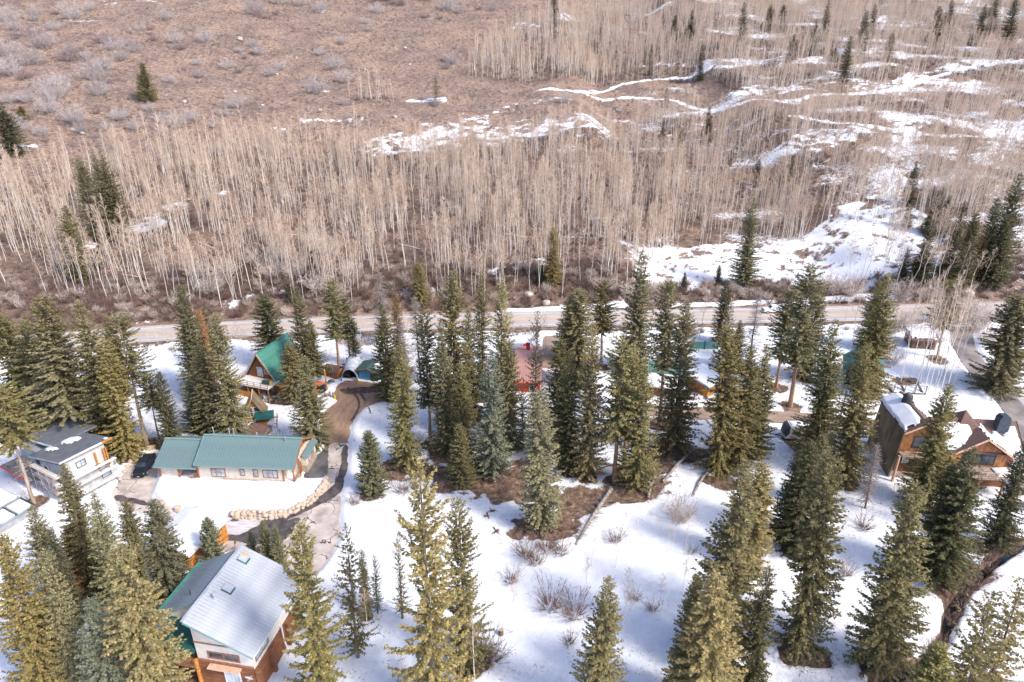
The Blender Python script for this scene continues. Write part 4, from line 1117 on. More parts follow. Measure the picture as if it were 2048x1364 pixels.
def plant_shrubs():
    oak = [shrub_mesh("twigs", 10 + i, MATS["shrub_grey"], 70, 1.0, 1.0, 22, .0065, .1, .95) for i in range(4)]
    brush = [shrub_mesh("twigs", 20 + i, MATS["shrub_brown"], 26, 1.0, .9, 5, .020, .1) for i in range(4)]
    grass = [shrub_mesh("blades", 26 + i, MATS["dry_grass"], 30, 1.0, .8, 0, .016, -.5) for i in range(2)]
    willow = [shrub_mesh("twigs", 30 + i, MATS["willow_twigs"], 58, 1.0, .85, 5, .0085, .2) for i in range(3)]
    pale = [shrub_mesh("twigs", 36 + i, MATS["pale_willow"], 54, 1.0, .7, 16, .0085, .2, .75) for i in range(2)]
    # grey oak scrub of the open slope: one by one
    dusk = [shrub_mesh("twigs", 66 + i, MATS["shrub_dusk"], 60, 1.0, 1.0, 16, .009, .05, .9) for i in range(3)]
    spots = [(20, 45, 50), (75, 30, 30), (145, 38, 42), (30, 60, 40), (70, 42, 34), (110, 60, 30), (85, 95, 60), (60, 130, 50), (25, 150, 55), (110, 200, 60), (100, 225, 50), (150, 245, 50), (190, 160, 50), (200, 190, 40), (165, 265, 40), (230, 100, 46),
             (270, 105, 46), (245, 120, 40), (350, 85, 44), (410, 85, 36), (510, 28, 52), (640, 24, 42), (600, 12, 36), (395, 130, 30), (455, 138, 40), (340, 165, 34), (400, 155, 24), (540, 152, 30), (635, 185, 50), (670, 138, 42), (690, 165, 36), (505, 95, 26), (520, 110, 24), (480, 105, 22),
             (470, 215, 44), (450, 232, 36), (390, 240, 50), (360, 255, 46), (320, 245, 40), (300, 222, 40), (270, 260, 44), (240, 240, 50), (215, 262, 40), (40, 262, 44), (80, 272, 40), (330, 272, 36), (430, 255, 30), (20, 205, 46), (55, 205, 40), (120, 170, 36), (280, 62, 30), (330, 40, 28),
             (735, 48, 30), (800, 8, 40), (893, 20, 36), (755, 25, 26), (905, 128, 36), (685, 88, 34), (690, 210, 22), (870, 212, 26), (1130, 205, 30), (920, 26, 26), (985, 22, 26), (560, 8, 36), (180, 20, 30), (640, 110, 22), (560, 140, 26), (210, 140, 44), (140, 110, 40), (175, 118, 34), (15, 110, 50)]
    for i, (px, py, w) in enumerate(spots):
        x, y, z = G(px, py); s = w / px_per_m(x, y, z) * RNG.uniform(.45, .8)
        t = tag(link(bpy.data.objects.new("oak_shrub", oak[i % 4])), "grey leafless scrub bush on the open brown slope", "bush", "grey scrub bushes on the open slope")
        t.location = (x, y, z); t.rotation_euler = (0, 0, RNG.uniform(0, 6.28)); t.scale = (s, s, s * RNG.uniform(.95, 1.2))
    for j in range(60):
        px, py, w = spots[int(RNG.integers(len(spots)))]; px += RNG.normal(0, 28); py = max(-5, py + RNG.normal(0, 14)); w *= RNG.uniform(.35, .8)
        x, y, z = G(px, py); s = w / px_per_m(x, y, z) * .68
        t = tag(link(bpy.data.objects.new("scrub_shrub", dusk[j % 3])), "small dusky leafless bush on the open brown slope", "bush", "dusky bushes on the open slope")
        t.location = (x, y, z); t.rotation_euler = (0, 0, RNG.uniform(0, 6.28)); t.scale = (s * RNG.uniform(1, 1.5), s, s * RNG.uniform(.6, .95))
    # fallen aspen stems on the slope
    for j, (px, py, L, a) in enumerate(((880, 420, 7, .5), (660, 385, 6, -.4), (1290, 360, 7, .6), (560, 470, 7, .2), (1480, 400, 7, .7), (300, 560, 8, 2.8), (250, 590, 8, 2.6), (730, 470, 6, .9), (1010, 470, 7, -.3), (1180, 440, 6, .4), (1640, 330, 7, .8), (430, 500, 7, 2.4), (840, 500, 6, 2.7), (1390, 330, 6, .2))):
        x, y, z = G(px, py); dx, dy = math.cos(a) * L, math.sin(a) * L * .6
        o = MB().tube([(0, 0, .3), (dx * .5, dy * .5, float(height(x + dx * .5, y + dy * .5)) - z + .35), (dx, dy, float(height(x + dx, y + dy)) - z + .3)], [.14, .11, .06], 6).build("fallen_log", MATS["aspen_bark"])
        tag(o, "pale fallen aspen stem lying on the hillside", "log", "fallen aspen stems on the hillside"); o.location = (x, y, z)
    # pale shrubs along the foot of the slope
    for i, (px, py, w, lab) in enumerate(((520, 535, 44, ""), (560, 525, 50, ""), (590, 560, 46, ""), (545, 560, 40, ""), (635, 505, 50, ""), (660, 520, 46, ""), (680, 600, 40, ""), (425, 590, 44, ""), (400, 560, 40, ""), (450, 560, 44, ""), (700, 560, 44, ""), (640, 590, 50, ""),
                                          (1660, 590, 50, ""), (1700, 592, 46, ""), (1620, 588, 40, ""), (1800, 600, 50, ""), (1850, 600, 46, ""), (1260, 600, 40, ""), (1300, 590, 40, ""), (1950, 660, 60, ""), (1975, 690, 50, ""), (1920, 640, 55, ""), (1890, 640, 50, ""), (1800, 660, 50, ""), (1830, 690, 50, ""), (1760, 700, 40, ""), (1780, 730, 40, ""))):
        x, y, z = G(px, py); s = w / px_per_m(x, y, z) * 1.0
        t = tag(link(bpy.data.objects.new("pale_shrub", pale[i % 2])), "pale leafless shrub beside the highway", "bush", "pale shrubs along the highway")
        t.location = (x, y, z); t.rotation_euler = (0, 0, RNG.uniform(0, 6.28)); t.scale = (s, s, s * .95)
    # brown brush covering the slope
    n = 80000
    X = RNG.uniform(-430, 430, n); Y = RNG.uniform(150, 600, n)
    sn = ground_masks(X, Y)[0]; s = Y - road_y(X)
    k = (s > 6.5) & (sn < .45) & (np.abs(X) < .82 * Y + 10) & (RNG.uniform(0, 1, n) < .25 + .75 * sstep(.35, .65, fbm(X / 9, Y / 9, 77, 3)))
    X, Y = X[k], Y[k]
    straw = [shrub_mesh("blades", 56 + i, MATS["pale_straw"], 30, 1.0, .95, 2, .022, -.2) for i in range(2)]
    greyb = [shrub_mesh("twigs", 58, MATS["shrub_grey"], 26, 1.0, .95, 6, .016, 0)]
    instancer("brush", brush[:3] + straw + greyb, X, Y, height(X, Y), RNG.uniform(.4, 1.3, len(X)) * (.8 + .5 * fbm(X / 30, Y / 30, 78, 2)), "low brown brush covering the dry slope", "brush", .1)
    # taller dark brush under the aspens
    n = 42000
    X = RNG.uniform(-400, 400, n); Y = RNG.uniform(158, 470, n)
    sn = ground_masks(X, Y)[0]; s = Y - road_y(X)
    k = np.zeros(n, bool)
    for p in BELT: k |= in_poly(X, Y, p)
    k &= (s > 7) & (sn < .42) & (np.abs(X) < .82 * Y + 10) & (RNG.uniform(0, 1, n) < .2 + .8 * sstep(.38, .62, fbm(X / 11, Y / 11, 79, 3)))
    X, Y = X[k], Y[k]
    under = [shrub_mesh("twigs", 50 + i, MATS["understory"], 26, 1.0, .75, 7, .016, .2) for i in range(4)]
    instancer("understory", under, X, Y, height(X, Y), RNG.uniform(.7, 1.9, len(X)), "dark leafless understory brush between the aspen trunks", "brush", .1)
    # brush poking through the snow of the hillside
    n = 30000
    X = RNG.uniform(-200, 330, n); Y = RNG.uniform(166, 460, n)
    sn = ground_masks(X, Y)[0]; s = Y - road_y(X)
    k = (s > 8) & (sn > .42) & (np.abs(X) < .8 * Y + 8) & (RNG.uniform(0, 1, n) < .12 + .6 * sstep(.45, .68, fbm(X / 6, Y / 6, 83, 3)))
    for pts, w, _a in HILL_SNOW:
        if w == 1.5: k &= seg_dist(X, Y, pts) > 2
    instancer("snowy_brush", brush[:3], X[k], Y[k], height(X[k], Y[k]), RNG.uniform(.35, 1.1, int(k.sum())), "brown brush poking through hillside snow patches", "brush", .1)
    # taller brush on the bank right above the highway
    n = 5200
    X = RNG.uniform(-150, 160, n); s = RNG.uniform(6.5, 24, n); Y = road_y(X) + s
    sn = ground_masks(X, Y)[0]
    k = (sn < .5) & (RNG.uniform(0, 1, n) < .35 + .65 * sstep(.4, .6, fbm(X / 8, Y / 8, 84, 3)))
    instancer("bank_brush", under[:3] + pale[:1] + willow[:2], X[k], Y[k], height(X[k], Y[k]), RNG.uniform(.7, 2.6, int(k.sum())), "tangled leafless brush on the bank right above the highway", "brush", .15)
    # straw and brush on bare earth of the valley floor
    n = 29000
    X = RNG.uniform(-120, 140, n); Y = RNG.uniform(48, 168, n)
    sn, _, dl, ck, s = ground_masks(X, Y)
    k = (sn < .35) & (dl > 1.0) & (s < -7.5) & (ck > 1.3) & (np.abs(X) < .82 * Y)
    X, Y = X[k], Y[k]
    instancer("dry_grass", grass + grass + brush[:2] + willow[:1], X, Y, height(X, Y) + pad_h(X, Y), RNG.uniform(.3, 1.1, len(X)), "dry straw-coloured grass on bare earth under the trees", "grass", .15)
    # needle and twig litter on the snow around the trees
    T = np.array([(a, b, c) for a, b, c in TREE_WELLS]); n = 9000
    j = RNG.integers(0, len(T), n); rr = np.abs(RNG.normal(0, 1, n)) * (T[j, 2] * 1.5 + 1.2); a = RNG.uniform(0, 6.28, n)
    X, Y = T[j, 0] + rr * np.cos(a), T[j, 1] + rr * np.sin(a)
    zz, sn, _, _ = surface(X, Y); dl = ground_masks(X, Y)[2]; k = (sn > .4) & (dl > .6) & (Y < road_y(X) - 9)
    litter = [litter_mesh(i) for i in range(4)]
    instancer("needle_litter", litter, X[k], Y[k], zz[k] + .01, RNG.uniform(.5, 1.6, int(k.sum())), "scattered dark twig and needle litter on the snow", "litter", .02)
    W = ((1052, 1115, 62, "willow clump below the red stake, left one"), (1092, 1100, 58, "willow clump below the red stake, middle one"), (1122, 1108, 52, "small willow clump right of the red stake"), (1072, 1130, 50, "reddish willow clump in front of the other willows by the stake"),
         (1100, 1215, 78, "large fan-shaped willow on snow, left one"), (1150, 1232, 84, "large fan-shaped willow on snow, right one"), (710, 1010, 34, "small twiggy bush on snow beside the drive"), (805, 985, 50, "twiggy bush left behind the tallest golden spruce"),
         (1020, 1165, 50, "thin twiggy bush right of the upturned-bough spruce"), (1230, 1085, 44, "low reddish bush on snow below the logs"), (960, 1310, 90, "tangle of red twigs beside the tree stump"), (985, 1325, 70, "twiggy bush at the bottom edge by the stump"),
         (1138, 1290, 42, "sparse twigs left of the twin-topped spruce"), (1305, 1222, 34, "dark little bush left of the golden clump"), (1725, 1060, 46, "twiggy bush by the small sparse pine"), (1690, 1150, 48, "sparse pale twigs right of the tall spruce"),
         (1270, 1200, 30, "thin little bush among saplings on the snow"), (1380, 1108, 30, "small brown bush by the large dense spruce"), (1600, 1060, 44, "brown bush between the spruces right of centre"), (1925, 1190, 50, "bush of brown stems on the creek bank"), (1965, 1120, 50, "bush of brown stems upstream on the creek bank"),
         (1010, 985, 36, "reddish twigs on the brown bank"), (1020, 1000, 30, "low red twigs below the brown bank"), (1780, 1320, 50, "dark twigs at the foot of the leaning spruce"), (560, 880, 30, "twigs behind the ranch roof"), (1660, 1030, 34, "little twigs between spruce and lodge"))
    for i, (px, py, w, lab) in enumerate(W):
        x, y, z = G(px, py); s = w / px_per_m(x, y, z) * .85
        t = tag(link(bpy.data.objects.new("willow_bush", willow[i % 3])), lab, "bush")
        t.location = (x, y, z + .1); t.rotation_euler = (0, 0, RNG.uniform(0, 6.28)); t.scale = (s, s, s * .95)
    for i, (px, py, w) in enumerate(((2035, 1075, 44), (2000, 1100, 40), (1975, 1142, 36), (1955, 1170, 34), (1925, 1215, 40), (1905, 1240, 34), (1885, 1290, 40), (1860, 1300, 36), (2020, 1105, 36), (1990, 1085, 44), (1915, 1170, 40), (1930, 1150, 36))):
        x, y, z = G(px, py); s = w / px_per_m(x, y, z) * .85
        t = tag(link(bpy.data.objects.new("willow_bush", willow[i % 3])), "brown-stemmed bush growing right on the creek bank", "bush", "bushes on the creek bank")
        t.location = (x, y, z - .2); t.rotation_euler = (0, 0, RNG.uniform(0, 6.28)); t.scale = (s * 1.2, s * 1.2, s * .8)
    # brush along the near shoulder of the highway
    X = RNG.uniform(-135, 150, 5200); s = -RNG.uniform(6.0, 15.0, 5200); Y = road_y(X) + s
    k = (fbm(X / 7, Y / 5, 88, 3) + (s + 6) * .03 > .50) & (seg_dist(X, Y, STUB_C) > 3) & (seg_dist(X, Y, PAVED_C) > 3.5)
    instancer("roadside_brush", brush[:2] + straw + pale[:1], X[k], Y[k], height(X[k], Y[k]), RNG.uniform(.4, 1.3, int(k.sum())), "tan leafless brush along the near side of the highway", "brush", .1)
    x, y, z = G(1358, 1045)
    t = tag(link(bpy.data.objects.new("willow_bush", pale[0])), "straw-coloured willow in front of the fallen grey log", "bush")
    t.location = (x, y, z); t.scale = (4.2, 4.2, 4.6)
    rock = [rock_mesh(i) for i in range(4)]
    for i, (px, py, w) in enumerate(((480, 80, 14), (470, 185, 9), (370, 205, 9), (593, 117, 7), (555, 150, 7), (810, 97, 8), (790, 235, 9), (700, 245, 9), (148, 262, 12), (165, 268, 10), (925, 230, 8), (735, 58, 6), (640, 222, 10), (525, 212, 8), (820, 130, 6), (730, 140, 6), (570, 395, 16), (885, 400, 14), (1190, 200, 8), (1640, 520, 16), (690, 552, 15), (1058, 592, 20), (1092, 608, 18), (1010, 608, 16), (1640, 660, 8), (1935, 590, 26))):
        x, y, z = G(px, py); s = w / px_per_m(x, y, z) * .55
        t = tag(link(bpy.data.objects.new("boulder", rock[i % 4])), "pale boulder lying on the slope above the highway", "boulder", "boulders on the slope")
        t.location = (x, y, z + s * .3); t.rotation_euler = (RNG.uniform(-.3, .3), 0, RNG.uniform(0, 6.28)); t.scale = (s, s * .8, s * .7)

def litter_mesh(seed):
    r = random.Random(seed); b = MB()
    for i in range(5):
        x, y, a, L = r.uniform(-.5, .5), r.uniform(-.5, .5), r.uniform(0, 6.28), r.uniform(.08, .35)
        b.bar((x, y, .01), (x + math.cos(a) * L, y + math.sin(a) * L, .02), .03, .02)
    return b.mesh("litter", MATS["dead_twigs"])

def rock_mesh(seed, m=None):
    bm = bmesh.new(); bmesh.ops.create_icosphere(bm, subdivisions=2, radius=1.0)
    r = random.Random(seed); o = Vector((r.uniform(0, 50), r.uniform(0, 50), 0))
    pl = [Vector((r.gauss(0, 1), r.gauss(0, 1), r.gauss(0, .7))).normalized() for _ in range(9)]
    for v in bm.verts:
        d = v.co.normalized(); k = 1.0
        for p in pl:
            c = d.dot(p)
            if c > .55: k = min(k, .80 / c)
        v.co = d * k
    me = bpy.data.meshes.new("boulder"); bm.to_mesh(me); bm.free()
    me.materials.append(m or mat("hill_rock", (0.50, 0.43, 0.37), 0.9, var=0.2, scale=1.2, bump=0.4))
    return me

# ================================================================ BUILDING KIT
def materials_for_buildings():
    mat("stucco", (0.66, 0.585, 0.49), 0.9, var=0.05, scale=1.5, bump=0.08)
    mat("cream_stucco", (0.70, 0.635, 0.565), 0.9, var=0.05, scale=1.5, bump=0.08)
    mat("orange_timber", (0.40, 0.165, 0.062), 0.7, var=0.2, scale=2.5, stretch=(1, 1, .4))
    mat("log_brown", (0.29, 0.118, 0.055), 0.75, var=0.3, scale=2.0, rgb2=(0.16, 0.068, 0.034), stretch=(.4, .4, 2))
    mat("orange_wood", (0.52, 0.205, 0.045), 0.75, var=0.2, scale=2.0, stretch=(1, 1, 3))
    mat("dark_wood", (0.20, 0.115, 0.075), 0.85, var=0.25, scale=2.5)
    mat("grey_wood", (0.30, 0.25, 0.215), 0.9, var=0.25, scale=2.5, stretch=(1, 1, 3))
    mat("weathered_log", (0.36, 0.31, 0.27), 0.95, var=0.3, scale=2.5, bump=0.5)
    mat("green_metal", (0.150, 0.222, 0.222), 0.5, metal=0.0, var=0.05, scale=.5, spec=.5)
    mat("green_trim", (0.22, 0.34, 0.31), 0.5, var=0.05, scale=1, spec=.5)
    mat("bright_green_metal", (0.065, 0.225, 0.175), 0.5, var=0.12, scale=.7, spec=.5)
    mat("deep_green_metal", (0.022, 0.125, 0.105), 0.45, var=0.1, scale=.7, spec=.5)
    mat("teal_metal", (0.10, 0.26, 0.225), 0.5, var=0.1, scale=.8, spec=.5)
    mat("silver_metal", (0.48, 0.50, 0.53), 0.42, metal=0.0, var=0.10, scale=.45, rgb2=(0.33, 0.35, 0.385), spec=.6)
    mat("blue_grey_metal", (0.27, 0.32, 0.36), 0.35, metal=0.2, var=0.15, scale=.4, spec=.6)
    mat("galvanised", (0.52, 0.55, 0.59), 0.45, metal=0.3, var=0.12, scale=1.0)
    mat("pink_metal", (0.52, 0.29, 0.24), 0.55, var=0.06, scale=.6, spec=.4)
    mat("red_paint", (0.62, 0.035, 0.03), 0.6, var=0.1, scale=2)
    mat("charcoal_roof", (0.155, 0.165, 0.18), 0.75, var=0.08, scale=1.0, spec=.3)
    mat("charcoal_siding", (0.055, 0.065, 0.08), 0.7, var=0.1, scale=2)
    mat("house_wrap", (0.52, 0.505, 0.47), 0.8, var=0.06, scale=1.0)
    mat("grey_siding", (0.34, 0.345, 0.35), 0.8, var=0.1, scale=1.0)
    mat("brown_shingle", (0.185, 0.11, 0.088), 0.9, var=0.15, scale=4, bump=0.3)
    mat("mossy_shingle", (0.27, 0.215, 0.125), 0.95, var=0.3, scale=0.7, rgb2=(0.125, 0.092, 0.066), bump=0.6, stretch=(1, 1, .5))
    mat("dark_trim", (0.06, 0.055, 0.055), 0.6, var=0.1)
    mat("white_trim", (0.74, 0.72, 0.69), 0.6, var=0.06)
    mat("pale_trim", (0.66, 0.42, 0.30), 0.7, var=0.1)
    mat("brown_trim", (0.33, 0.165, 0.095), 0.7, var=0.12)
    mat("glass", (0.05, 0.06, 0.07), 0.08, var=0.3, scale=.8, spec=.8)
    mat("pale_glass", (0.40, 0.47, 0.52), 0.1, var=0.25, scale=.8, spec=.8)
    mat("roof_snow", (0.85, 0.86, 0.88), 0.6, var=0.04, scale=1.0, bump=0.05)
    mat("concrete", (0.42, 0.41, 0.40), 0.9, var=0.12, scale=1.5)
    mat("stone_veneer", (0.52, 0.41, 0.32), 0.9, var=0.3, scale=2.5, rgb2=(0.34, 0.255, 0.20), bump=0.6)
    mat("blue_paint", (0.10, 0.30, 0.40), 0.7, var=0.12, scale=2)
    mat("dark_green_paint", (0.05, 0.10, 0.085), 0.7, var=0.12, scale=2)
    mat("black_rubber", (0.02, 0.02, 0.02), 0.8, var=0.1)
    mat("dark_interior", (0.018, 0.015, 0.013), 0.95, var=0.1)
    mat("yellow_plastic", (0.75, 0.52, 0.03), 0.5, var=0.1)
    mat("tractor_orange", (0.70, 0.13, 0.03), 0.45, var=0.08)
    mat("cone_orange", (0.85, 0.20, 0.03), 0.5, var=0.1)
    mat("stake_red", (0.75, 0.06, 0.04), 0.5, var=0.1)
    mat("tan_plywood", (0.62, 0.44, 0.26), 0.8, var=0.12)
materials_for_buildings()
M = MATS

def window(parent, face, u, v, z0, z1, frame="brown_trim", pane="glass", depth=0.07, bars=1, fw=0.11, name="window", hb=0):
    """framed window on a wall; face 'x+','x-','y+','y-' with the wall plane at v and the window spanning u=(u0,u1)"""
    u0, u1 = u
    def box(b, a0, a1, c0, c1, d0, d1):
        s = 1 if face[1] == '+' else -1
        p, q = sorted((v + s * d0, v + s * d1))
        if face[0] == 'y': b.box(a0, p, c0, a1, q, c1)
        else: b.box(p, a0, c0, q, a1, c1)
    f = MB()
    box(f, u0, u1, z1 - fw, z1, -.02, depth); box(f, u0, u1, z0, z0 + fw, -.02, depth)
    box(f, u0, u0 + fw, z0 + fw, z1 - fw, -.02, depth); box(f, u1 - fw, u1, z0 + fw, z1 - fw, -.02, depth)
    for i in range(bars):
        c = u0 + (u1 - u0) * (i + 1) / (bars + 1); box(f, c - .035, c + .035, z0 + fw, z1 - fw, -.02, depth * .7)
    for i in range(hb):
        c = z0 + (z1 - z0) * (i + 1) / (hb + 1); box(f, u0 + fw, u1 - fw, c - .03, c + .03, -.02, depth * .6)
    w = f.build(name, M[frame], parent)
    p = MB(); box(p, u0 + fw * .6, u1 - fw * .6, z0 + fw * .6, z1 - fw * .6, -.015, depth * .3); p.build("pane", M[pane], w)
    return w
def panels(parent, A, Bp, D, n, m, t=0.06, rib=0.05, name="roof_panel", ribw=.05):
    """standing-seam sheets: A->Bp along the ridge, A->D down the slope; every sheet is one piece"""
    A, Bp, D = Vector(A), Vector(Bp), Vector(D)
    e = (Bp - A) / n; d = D - A; nn = e.cross(d).normalized()
    if nn.z < 0: nn = -nn
    en = e.normalized()
    vs = []
    w = e.length
    prof = [(0.002, 0), (w - ribw, 0), (w - ribw, rib), (w - .002, rib), (w - .002, -t), (0.002, -t)]
    for off in (Vector((0, 0, 0)), d):
        for a, h in prof: vs.append(off + en * a + nn * h)
    k = len(prof)
    fs = [tuple(range(k)), tuple(range(2 * k - 1, k - 1, -1))] + [(i, i + k, (i + 1) % k + k, (i + 1) % k) for i in range(k)]
    me = MB().add(vs, fs).mesh(name, m)
    for i in range(n):
        o = bpy.data.objects.new(name, me); link(o, parent); o.location = A + e * i
def snow_on(parent, A, Bp, D, poly=None, t=0.35, nu=34, nv=22, name="roof_snow", seed=0, edge=.45):
    """blanket of snow on a plane A->Bp, A->D; poly = outline in (u,v) of that plane"""
    A, e, d = Vector(A), Vector(Bp) - Vector(A), Vector(D) - Vector(A)
    nn = e.cross(d).normalized()
    if nn.z < 0: nn = -nn
    poly = poly or [(0, 0), (1, 0), (1, 1), (0, 1)]
    U, Vv = np.meshgrid(np.linspace(0, 1, nu), np.linspace(0, 1, nv))
    PX = [(u * e.length, v * d.length) for u, v in poly]
    wob = (fbm(U * e.length / 1.1 + seed * 3, Vv * d.length / 1.1, seed, 3) - .5) * .7
    full = len(poly) == 4 and poly[0] == (0, 0)
    sd = sdist((U * e.length).ravel(), (Vv * d.length).ravel(), PX).reshape(U.shape) + (0 if full else wob * .8)
    hgt = t * np.sqrt(np.clip(-sd / edge, 0, 1)) * (0.85 + .3 * fbm(U * e.length / 2.5, Vv * d.length / 2.5, seed + 4, 2))
    if full: hgt = np.maximum(hgt, t * .55)
    vs = [A + e * float(U[j, i]) + d * float(Vv[j, i]) + nn * float(hgt[j, i] + .012) for j in range(nv) for i in range(nu)]
    fs = []
    for j in range(nv - 1):
        for i in range(nu - 1):
            c = sd[j:j + 2, i:i + 2]
            if (c < .03).sum() >= 3 or full: fs.append((j * nu + i, j * nu + i + 1, (j + 1) * nu + i + 1, (j + 1) * nu + i))
    b = MB().add(vs, fs)
    if full:    # close the rim down to the roof
        base = [A + e * float(U[j, i]) + d * float(Vv[j, i]) + nn * .01 for j in range(nv) for i in range(nu)]
        k = len(b.v); b.v += [tuple(p) for p in base]
        for i in range(nu - 1):
            b.f.append((i, i + 1, k + i + 1, k + i)); q = (nv - 1) * nu; b.f.append((q + i, k + q + i, k + q + i + 1, q + i + 1))
        for j in range(nv - 1):
            b.f.append((j * nu, k + j * nu, k + (j + 1) * nu, (j + 1) * nu)); q = nu - 1; b.f.append((j * nu + q, (j + 1) * nu + q, k + (j + 1) * nu + q, k + j * nu + q))
    me = b.mesh(name, M["roof_snow"], True)
    o = link(bpy.data.objects.new(name, me), parent); o["kind"] = "stuff"
    return o
def logs(parent, axis, a0, a1, v, z0, z1, m, r=0.14, name="log_siding", sgn=-1):
    """stacked round logs on a wall plane, too fine to pick apart"""
    b = MB(); n = max(1, int((z1 - z0) / (2 * r)))
    for i in range(n):
        z = z0 + (i + .5) * (z1 - z0) / n
        p = [(a0, v + sgn * .02, z), (a1, v + sgn * .02, z)] if axis == 'x' else [(v + sgn * .02, a0, z), (v + sgn * .02, a1, z)]
        b.tube(p, [r * 1.02] * 2, 8)
    return b.build(name, m, parent, kind="stuff")
def railing(parent, pts, h, m, name="railing", n=6, post=.09, rails=2, balusters=0):
    """posts, rails and balusters along a line"""
    b = MB()
    pts = [Vector(p) for p in pts]
    for a, c in zip(pts, pts[1:]):
        L = (c - a).length; k = max(1, int(L / 1.5))
        for i in range(k + 1):
            p = a + (c - a) * i / k; b.bar(p, p + Vector((0, 0, h)), post)
        for j in range(rails):
            z = h - j * (h - .12) / max(1, rails - 1) * 1.0
            b.bar(a + Vector((0, 0, z)), c + Vector((0, 0, z)), post * .8, post * .7)
        if balusters:
            q = int(L / balusters)
            for i in range(1, q):
                p = a + (c - a) * i / q; b.bar(p + Vector((0, 0, .1)), p + Vector((0, 0, h)), .04)
    return b.build(name, m, parent)
def pipe(parent, x, y, z0, z1, r=.07, m="galvanised", cap=True, name="vent_pipe"):
    b = MB().tube([(x, y, z0), (x, y, z1)], [r, r], 8)
    if cap: b.tube([(x, y, z1), (x, y, z1 + .06), (x, y, z1 + .16)], [r * 1.7, r * 1.7, r * .4], 8)
    return b.build(name, M[m], parent)

